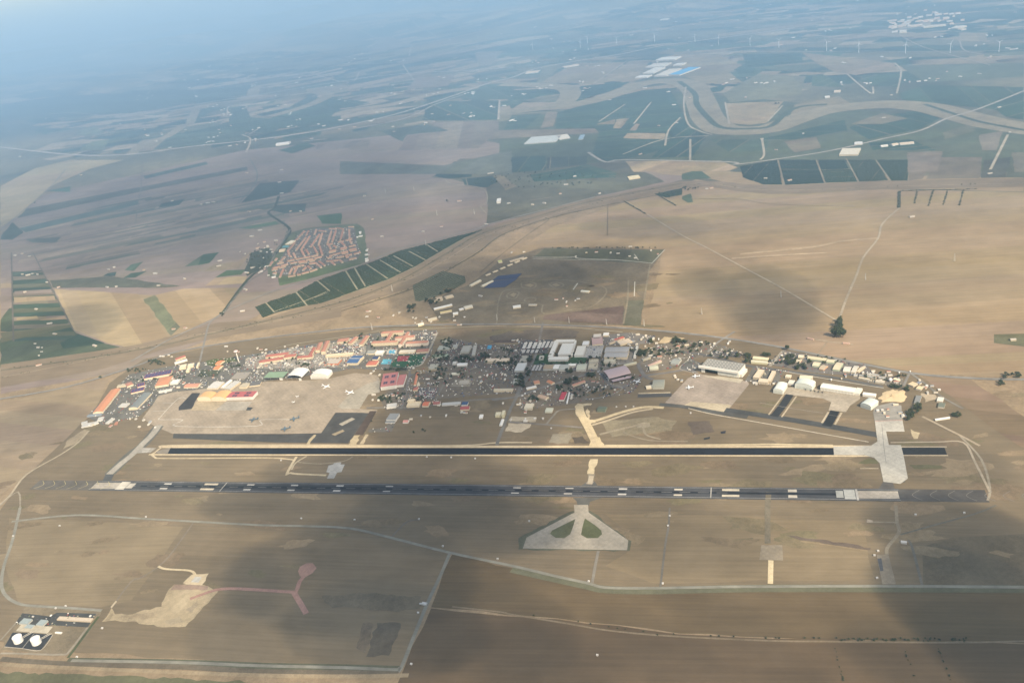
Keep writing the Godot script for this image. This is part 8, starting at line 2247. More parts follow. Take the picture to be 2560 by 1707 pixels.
	[291,[302,0],42,293,294,[[-560,-1953,31.3,12,.48,6.5,1,180,243]]],
	[291,[302,6],42,293,294,[[-457,-1974,15.9,12,.61,6.5,1,180,244]]],
	[291,[302,8],42,293,294,[[-429,-1985,39.3,12,.45,6.5,1,180,189]]],
	[291,[300,8],42,293,294,[[-371,-2014,37.3,12,.26,6.5,1,180,245]]],
	[291,[301,3],42,293,294,[[-317,-2005,95,11,-.85,6.5,1,180,246]]],
	[291,[303,5],42,293,294,[[-322,-1976,82.7,11,-.85,6.5,1,180,247]]],
	[291,[303,4],42,293,294,[[-365,-1955,54.4,11,-.86,6.5,1,180,248]]],
	[291,[301,0],42,293,294,[[-627,-2047,63.4,11,1.78,6.5,1,180,249]]],
	[291,[301,2],42,293,294,[[-589,-2106,79.2,11,1.71,6.5,1,180,227]]],
	[291,[301,1],42,293,294,[[-629,-2110,28,12,1.73,6.5,1,180,250]]],
	[291,[303,0],42,293,294,[[-491,-1892,119.9,11,1.87,6.5,1,180,251]]],
	[291,[303,1],42,293,294,[[-450,-1913,84.7,11,1.84,6.5,1,180,252]]],
	[291,[303,2],42,293,294,[[-426,-1917,85.2,11,1.86,6.5,1,180,253]]],
	[291,[303,3],42,293,294,[[-385,-1939,36.4,12,1.63,6.5,1,180,254]]],
	[291,[302,5],42,293,294,[[-410,-1842,37,12,.35,6.5,1,180,255]]],
	[291,[302,7],42,293,294,[[-377,-1857,19.5,12,.23,6.5,1,180,256]]],
	[291,[302,9],42,293,294,[[-353,-1878,37.3,12,.71,6.5,1,180,257]]],
	[291,[302,10],42,293,294,[[-321,-1906,41.5,11,.87,6.5,1,180,258]]],
	[291,[302,1],42,293,294,[[-533,-1899,20.9,12,.61,6.5,1,180,259]]],
	[304,305,6,2,2,[[-673,-2386,34,59.6,-.12,6,0,0,260]]],
	[304,306,6,2,2,[[-664,-2259,29.6,40.4,.26,6,1,0,261]]],
	[243,307,243,308,2,[[-298,-2499,13,11,.23,6,0,4,5]]],
	[243,307,243,308,2,[[-289,-2478,12,11,.43,6,0,4,5]]],
	[243,307,243,308,2,[[-266,-2424,21.4,11,.23,6,0,4,5]]],
	[243,307,243,308,2,[[-280,-2410,9.9,11,.36,6,0,4,5]]],
	[243,307,243,308,2,[[-133,-2173,12.1,11,.37,6,0,4,5]]],
	[243,307,243,308,2,[[-109,-2105,15.9,11,.34,6,0,4,5]]],
	[243,307,243,308,2,[[-83,-2041,15.7,11,.34,6,0,4,5]]],
	[243,307,243,308,2,[[-70,-2010,16.9,11,.3,6,0,4,5]]],
	[243,307,243,308,2,[[-512,-1844,20.4,11,.4,6,0,4,5]]],
	[309,[310,0],311,312,2,[[3241,-8456,52.9,19.4,.19,11.6,0,262,263]]],
	[309,[310,1],311,312,2,[[3275,-8437,51.1,15.5,-.15,14.4,2,262,264]]],
	[309,[310,2],311,312,2,[[3308,-8354,30.3,12.1,-.27,10.5,0,265,266]]],
	[309,[310,3],311,312,2,[[3326,-8339,54.9,18.9,-.04,10.9,0,262,267]]],
	[309,[313,0],311,312,2,[[3228,-8327,22.2,12.7,.14,14.4,0,262,263]]],
	[309,[313,3],311,312,2,[[3250,-8278,40.4,18.6,.05,11.9,2,262,264]]],
	[309,[313,7],311,312,2,[[3257,-8180,22.5,18.4,.16,12.7,0,262,266]]],
	[309,[313,9],311,312,2,[[3281,-8099,35.7,14.9,-.05,9.3,0,265,267]]],
	[309,[313,11],311,312,2,[[3304,-8095,34.4,19.8,-.04,10.9,0,262,263]]],
	[309,[313,13],311,312,2,[[3327,-8061,19.2,15.1,-.15,10.9,2,262,264]]],
	[309,[310,5],311,312,2,[[3394,-8312,33.4,15.1,-.1,17,0,265,266]]],
	[309,[313,16],311,312,2,[[3384,-8212,38.9,23.9,-.06,17.1,0,268,267]]],
	[309,[313,15],311,312,2,[[3352,-8131,50.2,20.6,-.28,12.5,0,265,263]]],
	[309,[313,17],311,312,2,[[3353,-7978,25.8,22.5,.24,17.3,2,265,264]]],
	[309,[313,18],311,312,2,[[3378,-7987,29,17.7,.24,11.8,0,265,266]]],
	[309,[313,2],311,312,2,[[3203,-8103,37.5,19.9,.11,11.4,0,265,267]]],
	[309,[313,4],311,312,2,[[3224,-8056,53.4,12.9,.28,17.7,0,268,263]]],
	[309,[313,8],311,312,2,[[3235,-8017,25.1,16.7,.07,15.9,2,265,264]]],
	[309,[313,10],311,312,2,[[3282,-8022,42.7,12.7,-.2,14.7,0,268,266]]],
	[309,[310,8],311,312,2,[[3485,-8234,35.5,16.8,-.07,16.2,0,262,267]]],
	[309,[310,9],311,312,2,[[3514,-8241,52.1,12.2,.23,10,0,265,263]]],
	[309,[310,10],311,312,2,[[3532,-8162,50.5,18.6,.23,10.8,2,268,264]]],
	[309,[310,12],311,312,2,[[3562,-8199,40.5,21.8,.04,16.1,0,268,266]]],
	[309,[310,13],311,312,2,[[3584,-8242,34.3,12.9,.12,10,0,268,267]]],
	[309,[310,15],311,312,2,[[3607,-8238,50,19.3,-.22,12.3,0,268,263]]],
	[309,[310,11],311,312,2,[[3549,-8242,51.5,15.6,-.09,9.7,2,268,264]]],
	[309,[310,14],311,312,2,[[3581,-8151,34.8,14.5,.29,12.5,0,265,266]]],
	[309,[314,4],311,312,2,[[3620,-8535,49.7,16.8,-.25,17.2,0,265,267]]],
	[309,[314,5],311,312,2,[[3633,-8540,37,17.2,.21,16,0,262,263]]],
	[309,[314,8],311,312,2,[[3693,-8519,41.3,23.3,.08,17.4,2,265,264]]],
	[309,[314,10],311,312,2,[[3726,-8523,33.6,21.6,-.2,16.9,0,262,266]]],
	[309,[314,12],311,312,2,[[3778,-8526,44.1,15.9,.22,11.3,0,262,267]]],
	[309,[314,14],311,312,2,[[3826,-8482,44.3,12.1,-.11,13.9,0,265,263]]],
	[309,[314,16],311,312,2,[[3881,-8463,47.1,19.2,.02,13.7,2,265,264]]],
	[309,[314,11],311,312,2,[[3720,-8217,49.4,16.3,.16,17.9,0,268,266]]],
	[309,[314,13],311,312,2,[[3748,-8224,18.1,12.6,.24,13.9,0,265,267]]],
	[309,[314,2],311,312,2,[[3534,-8496,47,18.8,.26,13.6,0,265,263]]],
	[309,[314,0],311,312,2,[[3434,-8533,40.7,17.3,-.22,15.9,2,265,264]]],
	[309,[314,1],311,312,2,[[3479,-8430,54.5,16.1,-.04,14.5,0,268,266]]],
	[309,[310,7],311,312,2,[[3467,-8219,47.9,14.1,.24,12.3,0,268,267]]],
	[309,[313,20],311,312,2,[[3416,-7985,47.4,20.1,.23,9.7,0,268,263]]],
	[309,[313,21],311,312,2,[[3447,-7989,52.6,14.2,.09,11.9,2,265,264]]],
	[309,[313,19],311,312,2,[[3388,-7949,50.7,19.2,.01,15.8,0,262,266]]],
	[309,[313,1],311,312,2,[[3189,-8025,47.6,21.7,.27,10.4,0,268,267]]],
	[309,[313,5],311,312,2,[[3214,-7975,54.5,19.9,.3,9.7,0,262,263]]],
	[309,[313,12],311,312,2,[[3328,-8182,24.4,17.7,.23,11,2,268,264]]],
	[309,[313,14],311,312,2,[[3357,-8250,29.2,23.1,-.06,14.4,0,265,266]]],
	[309,[310,6],311,312,2,[[3427,-8347,44,15.7,-.16,11.9,0,268,267]]],
	[309,[310,4],311,312,2,[[3352,-8411,37.6,17.4,.18,13.6,0,265,263]]],
	[309,[314,3],311,312,2,[[3651,-8933,28.5,16.9,-.29,10.7,2,268,264]]],
	[309,[314,7],311,312,2,[[3711,-8673,35,18.7,.2,12.6,0,265,266]]],
	[309,[314,6],311,312,2,[[3697,-8685,41.1,13.9,-.26,17.8,0,268,267]]],
	[309,[310,17],311,312,2,[[3724,-8024,52,19.2,-.11,9.8,0,265,263]]],
	[309,[313,24],311,312,2,[[3709,-7838,35.9,19.7,-.01,14.4,2,262,264]]],
	[309,[314,15],311,312,2,[[3811,-8296,23.5,14.9,-.12,17.5,0,262,266]]],
	[309,[310,18],311,312,2,[[3831,-7991,32.7,19,.07,15.4,0,268,267]]],
	[309,[313,22],311,312,2,[[3465,-7883,27.7,18.3,-.21,9.9,0,262,263]]],
	[309,[314,9],311,312,2,[[3653,-8278,53.1,13,-.14,16.9,2,268,264]]],
	[309,[310,16],311,312,2,[[3641,-8097,28.7,22.7,.12,15.6,0,268,266]]],
	[309,[313,23],311,312,2,[[3643,-7554,33.4,13.6,.13,9.7,0,265,267]]],
	[309,[313,26],311,312,2,[[3733,-7420,43.7,20.7,.03,13.5,0,262,263]]],
	[309,[313,25],311,312,2,[[3710,-7483,26,15.6,0,12.4,2,262,264]]],
	[309,[313,6],311,312,2,[[3187,-7717,50.4,15.1,-.07,15.1,0,265,266]]],
	[315,316,6,2,2,[[3550,-7797,196.8,51.6,-.03,12,0,0,269]]],
	[315,317,6,2,2,[[3254,-7672,62.9,115.3,-.13,12,0,0,269]]],
	[315,318,6,2,2,[[3721,-7566,96.8,117.7,-.6,12,0,0,269]]],
	[217,[319,1],217,320,2,[[-2127,-3511,19.1,11.5,.58,4.7,1,270,271]]],
	[217,[319,2],217,320,2,[[-1803,-3354,13.5,14.2,-.5,4.3,1,270,26]]],
	[217,[319,3],217,320,2,[[-1767,-3379,28,10.7,-.03,5.8,1,272,273]]],
	[217,[319,4],217,320,2,[[-1729,-3390,29.1,11.8,-.2,4.4,1,270,271]]],
	[217,[319,5],217,320,2,[[-1885,-4173,23.8,10.1,-.23,5.6,1,274,275]]],
	[217,[319,10],217,320,2,[[-1591,-4171,24,9.8,-.29,6.1,1,270,26]]],
	[217,[319,9],217,320,2,[[-1427,-3796,23.8,13.4,.15,4.8,1,272,271]]],
	[217,[319,11],217,320,2,[[-1258,-3481,24.4,11.6,.19,5.7,1,270,273]]],
	[217,[319,12],217,320,2,[[-978,-3027,15.8,9.9,.51,4.4,1,272,275]]],
	[217,[319,13],217,320,2,[[-900,-3010,18.5,10.2,-.55,5.7,1,274,26]]],
	[217,[319,6],217,320,2,[[-1299,-3086,22.7,11.6,-.46,6.4,1,270,275]]],
	[217,[319,8],217,320,2,[[-1008,-2668,23.6,8.3,.15,5.6,1,272,26]]],
	[217,[319,7],217,320,2,[[-1005,-2555,24.4,11.9,-.03,4.4,1,274,273]]],
	[217,[321,34],217,320,2,[[-861,-2432,14.7,11,.38,4.7,1,274,275]]],
	[217,[321,37],217,320,2,[[-793,-2443,20.5,9.6,-.11,6.4,1,270,26]]],
	[217,[321,32],217,320,2,[[-848,-2327,23.9,9.2,.35,5.8,1,274,275]]],
	[217,[321,35],217,320,2,[[-789,-2334,15.8,8.9,.46,6.3,1,274,271]]],
	[217,[319,0],217,320,2,[[-3699,-4613,19.2,14,-.21,5.6,1,274,271]]],
	[217,[321,17],217,320,2,[[-1670,-2110,15.2,8.3,-.28,4.7,1,270,271]]],
	[217,[321,18],217,320,2,[[-1654,-2141,13,11,.52,6,1,270,273]]],
	[217,[321,20],217,320,2,[[-1413,-2068,12.4,8.8,.2,6.2,1,274,275]]],
	[217,[321,21],217,320,2,[[-1297,-1998,22.5,10.6,-.05,6.5,1,272,273]]],
	[217,[321,24],217,320,2,[[-1051,-1889,12.4,10.1,-.46,6.4,1,274,273]]],
	[217,[321,27],217,320,2,[[-989,-2152,24,10.3,.49,4.2,1,272,26]]],
	[217,[321,26],217,320,2,[[-947,-2065,24.5,11,.21,4.7,1,270,26]]],
	[217,[321,14],217,320,2,[[-1816,-1867,15.9,9.3,.58,4.4,1,272,275]]],
	[217,[321,19],217,320,2,[[-1423,-1827,11.7,8.2,.22,6.4,1,272,26]]],
	[217,[321,16],217,320,2,[[-1481,-1828,21.1,9,-.47,4.5,1,272,271]]],
	[217,[321,22],217,320,2,[[-1157,-1810,16.9,10.4,.05,4.9,1,270,271]]],
	[217,[321,11],217,320,2,[[-1959,-1954,17.1,8.1,-.38,4.9,1,274,273]]],
	[217,[321,3],217,320,2,[[-1993,-1817,14.6,10.3,.53,5.7,1,274,26]]],
	[217,[321,7],217,320,2,[[-1715,-1559,16.5,10.8,-.37,4.9,1,270,26]]],
	[217,[321,1],217,320,2,[[-2253,-2113,14.2,8.1,-.24,5.7,1,274,26]]],
	[217,[321,4],217,320,2,[[-2198,-2094,25.1,10,.54,6,1,274,273]]],
	[217,[321,6],217,320,2,[[-2185,-2115,13.5,12,-.18,4,1,270,271]]],
	[217,[321,8],217,320,2,[[-2136,-2097,13,8.1,-.35,4.8,1,270,271]]],
	[217,[321,0],217,320,2,[[-2607,-2478,19.4,11.6,-.41,5.7,1,272,271]]],
	[217,[321,2],217,320,2,[[-2574,-2504,13.7,10.5,.12,5.8,1,272,275]]],
	[217,[321,5],217,320,2,[[-2472,-2445,16.7,8.9,.15,4.3,1,270,26]]],
	[217,[321,23],217,320,2,[[-714,-1236,15.3,9.7,.05,4.9,1,270,275]]],
	[217,[321,25],217,320,2,[[-659,-1244,16.2,10.7,-.29,4.8,1,270,275]]],
	[217,[321,9],217,320,2,[[-1324,-1084,11.5,8.6,-.01,6.1,1,272,26]]],
	[217,[321,15],217,320,2,[[-1022,-1083,24.2,10.4,-.43,5.8,1,270,26]]],
	[217,[321,10],217,320,2,[[-1175,-902,23.6,10.2,.45,4.2,1,272,275]]],
	[217,[321,13],217,320,2,[[-1350,-1234,22.8,10.4,-.28,4.1,1,274,26]]],
	[217,[321,12],217,320,2,[[-1480,-1363,24.2,9.1,.31,5.3,1,272,271]]],
	[217,[321,36],217,320,2,[[-529,-1887,24.3,9.2,-.55,4.9,1,270,271]]],
	[217,[321,30],217,320,2,[[-709,-1931,23.8,11.4,-.36,5.7,1,274,273]]],
	[217,[321,31],217,320,2,[[-713,-2005,22.8,8.1,.41,6.4,1,272,26]]],
	[217,[321,33],217,320,2,[[-630,-1941,14,11.7,.6,4,1,272,273]]],
	[217,[321,29],217,320,2,[[-591,-1691,25.3,10.1,-.52,5.3,1,274,271]]],
	[217,[321,28],217,320,2,[[-461,-1416,21,10.5,.23,4.2,1,274,273]]],
	[217,[322,5],217,323,2,[[148,-2983,25.5,11.6,.02,5.7,1,272,275]]],
	[217,[322,9],217,323,2,[[478,-2866,19.8,8.5,.12,4,1,272,273]]],
	[217,[322,7],217,323,2,[[184,-3576,22.5,10.2,.33,5.5,1,272,271]]],
	[217,[322,8],217,323,2,[[202,-3581,18.9,10.1,.58,5.1,1,274,26]]],
	[217,[322,13],217,323,2,[[760,-3171,26,10.3,.1,5.4,1,272,273]]],
	[217,[322,15],217,323,2,[[992,-2936,14.9,10.3,.53,4.4,1,272,271]]],
	[217,[322,12],217,323,2,[[758,-2984,15.7,9.2,.25,5.3,1,270,275]]],
	[217,[322,10],217,323,2,[[631,-2804,15.4,9.5,-.22,6.2,1,274,26]]],
	[217,[322,11],217,323,2,[[696,-2817,20.6,8.8,-.49,6.5,1,272,271]]],
	[217,[322,14],217,323,2,[[784,-3343,18.8,8.2,.45,5.7,1,272,273]]],
	[217,[322,3],217,323,2,[[95,-2439,14.3,9,-.14,5.6,1,270,271]]],
	[217,[322,4],217,323,2,[[178,-2509,17.5,10,.35,4.2,1,272,275]]],
	[217,[322,2],217,323,2,[[-130,-2396,17.1,9.6,-.08,5.8,1,270,26]]],
	[217,[322,1],217,323,2,[[-313,-2734,14.3,9.5,.45,4.3,1,274,275]]],
	[217,[322,0],217,323,2,[[-564,-3255,16.5,11,-.01,6.3,1,274,26]]],
	[217,[324,0],217,323,2,[[670,-1472,19.3,8.4,-.5,5,1,272,26]]],
	[217,[322,6],217,323,2,[[437,-2497,22.3,8.4,-.45,5.1,1,270,273]]],
	[217,[325,2],217,326,2,[[1899,-2995,16.2,11.6,-.22,5.7,1,274,271]]],
	[217,[325,3],217,326,2,[[2021,-2925,24.5,10.9,.46,6.4,1,272,275]]],
	[217,[325,1],217,326,2,[[1612,-2886,21.7,9.7,.45,5.4,1,270,275]]],
	[217,[325,0],217,326,2,[[1589,-2878,13.5,9.7,-.2,4.1,1,270,273]]],
	[217,[325,4],217,326,2,[[2523,-2200,23.2,10.7,.33,4.6,1,270,26]]],
	[217,[327,0],217,326,2,[[2635,-888,16.3,9.7,.04,5.7,1,274,271]]],
	[217,[325,5],217,326,2,[[2971,-2798,24,8,.32,5.2,1,270,271]]],
	[217,[328,4],217,329,2,[[412,-6337,26.7,10.5,-.17,4.7,1,270,275]]],
	[217,[328,3],217,329,2,[[47,-7847,30.3,14,.33,6,1,274,271]]],
	[217,[328,0],217,329,2,[[-421,-8247,29.9,13.2,.15,6,1,272,275]]],
	[217,[328,5],217,329,2,[[216,-7649,26.6,12.8,.11,5.7,1,270,275]]],
	[217,[330,2],217,329,2,[[-830,-11506,22.8,13.7,.55,6.2,1,274,271]]],
	[217,[330,3],217,329,2,[[-734,-11587,15.6,9.6,.33,4.4,1,274,26]]],
	[217,[330,4],217,329,2,[[-492,-11457,28.3,12.4,.35,5.7,1,272,275]]],
	[217,[330,5],217,329,2,[[-306,-12128,21.1,13.1,-.33,6,1,272,26]]],
	[217,[330,10],217,329,2,[[928,-10142,23,10.4,-.59,4.5,1,272,26]]],
	[217,[328,7],217,329,2,[[1007,-8246,17.2,9.7,-.21,4.7,1,274,271]]],
	[217,[328,8],217,329,2,[[1226,-7989,23.6,13,.19,5.7,1,270,275]]],
	[217,[330,8],217,329,2,[[646,-8870,17.7,10.1,.48,4.1,1,274,275]]],
	[217,[328,1],217,329,2,[[-439,-9286,14.4,13,-.01,5,1,272,273]]],
	[217,[330,16],217,329,2,[[1960,-10844,30.2,13.2,.41,5.8,1,274,273]]],
	[217,[330,18],217,329,2,[[2266,-10417,25.9,11.7,.5,4.3,1,272,271]]],
	[217,[330,22],217,329,2,[[3156,-9354,13.8,12.6,.43,4.9,1,270,271]]],
	[217,[330,23],217,329,2,[[3546,-9339,21,13.7,-.28,4,1,274,275]]],
	[217,[330,12],217,329,2,[[1258,-10220,25.6,11.2,.34,5.8,1,272,275]]],
	[217,[330,21],217,329,2,[[2837,-8284,16,13.3,.23,5,1,270,26]]],
	[217,[328,9],217,329,2,[[2785,-4875,15.5,10.5,.07,4.2,1,270,26]]],
	[217,[331,5],217,329,2,[[2147,-3953,12.1,9.2,.01,5.7,1,270,273]]],
	[217,[331,6],217,329,2,[[2436,-3626,18.9,9.1,.32,4.5,1,274,26]]],
	[217,[331,4],217,329,2,[[1972,-3599,19.7,9.1,-.59,5,1,270,275]]],
	[217,[331,0],217,329,2,[[1142,-3761,23.1,10.9,.54,5.9,1,274,275]]],
	[217,[331,2],217,329,2,[[1316,-4593,30.6,10.4,-.2,4.1,1,272,26]]],
	[217,[331,1],217,329,2,[[1197,-4551,16.6,12.2,-.45,4.4,1,274,275]]],
	[217,[331,3],217,329,2,[[1895,-3900,19.7,9.7,-.16,6.5,1,270,271]]],
	[217,[331,7],217,329,2,[[2652,-4201,22.4,8.3,-.02,4.7,1,272,271]]],
	[217,[331,8],217,329,2,[[3323,-4212,26,10.8,.48,6.3,1,270,271]]],
	[217,[328,6],217,329,2,[[701,-5693,25,12.9,-.5,4.9,1,270,271]]],
	[217,[331,9],217,329,2,[[3239,-3575,12.5,9.2,-.41,5.3,1,272,273]]],
	[217,[330,17],217,329,2,[[2085,-8494,25.4,11.9,-.22,5.6,1,274,273]]],
	[217,[330,11],217,329,2,[[1079,-8965,22.8,10.5,-.24,4.7,1,274,271]]],
	[217,[330,1],217,329,2,[[-1253,-11471,16.9,12.7,.33,5.4,1,270,273]]],
	[217,[330,7],217,329,2,[[443,-10109,28,9.8,-.2,5.9,1,272,271]]],
	[217,[330,9],217,329,2,[[518,-11781,15.5,9.8,-.1,4.9,1,274,271]]],
	[217,[330,14],217,329,2,[[1378,-11061,21.1,11.5,-.13,4.3,1,274,273]]],
	[217,[330,19],217,329,2,[[2520,-9132,20.5,10.8,.26,6.3,1,274,26]]],
	[217,[330,20],217,329,2,[[2640,-9202,22.7,11.4,.35,4.5,1,274,273]]],
	[217,[328,11],217,329,2,[[3439,-5328,24.4,12.1,-.52,5.7,1,270,26]]],
	[217,[328,10],217,329,2,[[3257,-5526,13.9,12.9,.15,4.5,1,272,275]]],
	[217,[328,12],217,329,2,[[3648,-5972,21,10.9,.58,6.3,1,272,26]]],
	[217,[330,6],217,329,2,[[-37,-13000,15.2,14,.07,6.3,1,272,275]]],
	[217,[330,13],217,329,2,[[1191,-12270,24.6,10.8,-.39,4.1,1,274,271]]],
	[217,[330,15],217,329,2,[[1630,-11097,17.8,10.9,-.53,5.5,1,274,275]]],
	[217,[328,2],217,329,2,[[-247,-8871,28.6,12.3,.09,4.2,1,270,26]]],
	[217,[330,0],217,329,2,[[-1811,-13954,18.2,13.9,.57,5.1,1,274,273]]],
	[217,[332,13],217,333,2,[[-1143,-5438,22.6,11.7,.21,5.2,1,272,26]]],
	[217,[332,14],217,333,2,[[-1056,-5220,18.3,11.3,.21,4.2,1,270,275]]],
	[217,[332,6],217,333,2,[[-3692,-6289,22.5,12.7,-.25,5.7,1,270,26]]],
	[217,[332,8],217,333,2,[[-3203,-6102,22.8,13.4,.04,5.9,1,274,275]]],
	[217,[332,9],217,333,2,[[-3091,-5923,14.3,13.4,-.15,6.1,1,274,271]]],
	[217,[332,10],217,333,2,[[-3159,-6264,15.8,10.7,.12,6.5,1,274,275]]],
	[217,[332,11],217,333,2,[[-3542,-7238,28.5,11,.01,5.5,1,274,271]]],
	[217,[332,7],217,333,2,[[-3611,-6694,17.2,11.5,.35,5.9,1,274,275]]],
	[217,[332,5],217,333,2,[[-4997,-7073,21.1,10.6,-.48,5.2,1,272,271]]],
	[217,[334,5],217,333,2,[[-2646,-7893,14.3,14.2,-.42,5,1,274,273]]],
	[217,[334,6],217,333,2,[[-2243,-7037,26.7,10.3,-.04,4.4,1,274,273]]],
	[217,[334,4],217,333,2,[[-2361,-7172,26.7,10,.07,5.2,1,274,273]]],
	[217,[334,10],217,333,2,[[-1244,-7172,22.2,12.9,-.45,5.6,1,274,26]]],
	[217,[334,9],217,333,2,[[-1970,-7772,28.8,13.4,-.04,6,1,270,275]]],
	[217,[335,3],217,333,2,[[-3861,-11934,24.9,12.3,-.33,6.5,1,274,26]]],
	[217,[334,8],217,333,2,[[-3135,-10140,16.6,11.6,-.23,6.3,1,272,273]]],
	[217,[335,2],217,333,2,[[-5488,-13242,24,11.2,.48,5.7,1,270,26]]],
	[217,[334,2],217,333,2,[[-6986,-11356,28,13.7,-.19,6.5,1,272,273]]],
	[217,[334,3],217,333,2,[[-8220,-13969,21.1,13.1,.15,5.5,1,270,26]]],
	[217,[332,15],217,333,2,[[-910,-5835,26.5,13.5,-.56,6.3,1,270,273]]],
	[217,[332,16],217,333,2,[[-729,-5739,31,9.9,.45,4.4,1,270,275]]],
	[217,[332,12],217,333,2,[[-1829,-5252,28.9,11.1,-.04,4.4,1,272,275]]],
	[217,[334,0],217,333,2,[[-7508,-9535,22.2,14.3,.55,5.6,1,272,275]]],
	[217,[334,1],217,333,2,[[-5948,-8850,22.6,12.2,.2,6,1,270,271]]],
	[217,[335,1],217,333,2,[[-14856,-23266,19.7,13,.28,5.9,1,270,273]]],
	[217,[335,4],217,333,2,[[-7016,-20999,21.2,12.8,-.1,5.3,1,270,271]]],
	[217,[335,6],217,333,2,[[-3527,-13935,28.7,13.2,.08,5.3,1,270,275]]],
	[217,[335,8],217,333,2,[[-3035,-16339,25.1,10.4,.6,5.5,1,274,275]]],
	[217,[334,7],217,333,2,[[-3939,-11493,26,10.9,-.34,5,1,274,271]]],
	[217,[335,9],217,333,2,[[-1243,-9915,15.1,10.6,-.29,4.6,1,270,271]]],
	[217,[335,7],217,333,2,[[-3012,-13813,23.7,10.2,.21,5.8,1,270,273]]],
	[217,[335,0],217,333,2,[[-13654,-18758,27.7,10,.46,5,1,272,271]]],
	[217,[332,2],217,333,2,[[-6782,-8088,17.3,10.7,.3,4.4,1,272,26]]],
	[217,[332,4],217,333,2,[[-5587,-7800,18,13.2,-.34,4.2,1,270,275]]],
	[217,[332,1],217,333,2,[[-5227,-5712,26,13.5,-.09,6.5,1,274,273]]],
	[217,[332,3],217,333,2,[[-5866,-7306,22.6,14,-.52,5.1,1,270,26]]],
	[217,[332,0],217,333,2,[[-6738,-7361,26.7,12.1,-.24,4.9,1,272,275]]],
	[217,[335,10],217,333,2,[[-2059,-13701,18.1,13.5,.28,4.5,1,274,26]]],
	[217,[335,5],217,333,2,[[-3380,-12201,19,10.3,-.01,6,1,272,275]]],
	[336,337,259,338,2,[[52,161,4.5,3.5,.18,3,0,276,277]]],
	[336,337,259,338,2,[[-1,597,4.5,3.5,-.01,3,0,276,277]]],
	[336,337,259,338,2,[[-212,215,4.5,3.5,.02,3,0,276,277]]],
	[336,337,259,338,2,[[227,623,4.5,3.5,.04,3,0,276,277]]],
	[336,337,259,338,2,[[226,722,4.5,3.5,-.1,3,0,276,277]]],
	[336,337,259,338,2,[[-335,270,4.5,3.5,.2,3,0,276,277]]],
	[336,337,259,338,2,[[65,552,4.5,3.5,-.18,3,0,276,277]]],
	[336,337,259,338,2,[[42,562,4.5,3.5,.05,3,0,276,277]]],
	[336,337,259,338,2,[[723,154,4.5,3.5,-.01,3,0,276,277]]],
	[336,337,259,338,2,[[1016,260,4.5,3.5,.11,3,0,276,277]]],
	[336,337,259,338,2,[[1176,305,4.5,3.5,.01,3,0,276,277]]],
	[336,337,259,338,2,[[1036,483,13,7,-.19,4,0,276,277]]],
	[336,337,259,338,2,[[1030,514,4.5,3.5,.05,3,0,276,277]]],
	[336,337,259,338,2,[[1067,677,4.5,3.5,-.11,3,0,276,277]]],
	[336,337,259,338,2,[[1026,483,4.5,3.5,.14,3,0,276,277]]],
	[336,337,259,338,2,[[558,153,4.5,3.5,-.14,3,0,276,277]]],
	[336,337,259,338,2,[[912,145,4.5,3.5,.19,3,0,276,277]]],
	[336,337,259,338,2,[[1225,144,4.5,3.5,-.12,3,0,276,277]]],
	[336,337,259,338,2,[[1595,109,4.5,3.5,-.12,3,0,276,277]]],
	[336,337,259,338,2,[[1593,151,4.5,3.5,.17,3,0,276,277]]],
	[336,337,259,338,2,[[1421,378,4.5,3.5,-.15,3,0,276,277]]],
	[336,337,259,338,2,[[1597,376,4.5,3.5,.12,3,0,276,277]]],
	[336,337,259,338,2,[[1475,618,4.5,3.5,-.08,3,0,276,277]]],
	[336,337,259,338,2,[[2150,198,13,7,-.19,4,0,276,277]]],
	[336,337,259,338,2,[[2089,232,4.5,3.5,.14,3,0,276,277]]],
	[336,337,259,338,2,[[2079,249,4.5,3.5,-.14,3,0,276,277]]],
	[336,337,259,338,2,[[2075,330,4.5,3.5,.15,3,0,276,277]]],
	[336,337,259,338,2,[[2193,85,4.5,3.5,0,3,0,276,277]]],
	[336,337,259,338,2,[[2305,74,4.5,3.5,-.06,3,0,276,277]]],
	[336,337,259,338,2,[[347,-151,4.5,3.5,.06,3,0,276,277]]],
	[336,337,259,338,2,[[834,-173,4.5,3.5,-.05,3,0,276,277]]],
	[336,337,259,338,2,[[914,-171,4.5,3.5,.18,3,0,276,277]]],
	[336,337,259,338,2,[[992,-165,4.5,3.5,-.19,3,0,276,277]]],
	[336,337,259,338,2,[[1622,-430,4.5,3.5,-.05,3,0,276,277]]],
	[336,337,259,338,2,[[1195,-342,4.5,3.5,-.11,3,0,276,277]]],
	[336,337,259,338,2,[[1385,-474,4.5,3.5,.15,3,0,276,277]]],
	[336,337,259,338,2,[[1415,-475,4.5,3.5,-.08,3,0,276,277]]],
	[336,337,259,338,2,[[1440,-474,4.5,3.5,-.03,3,0,276,277]]],
]
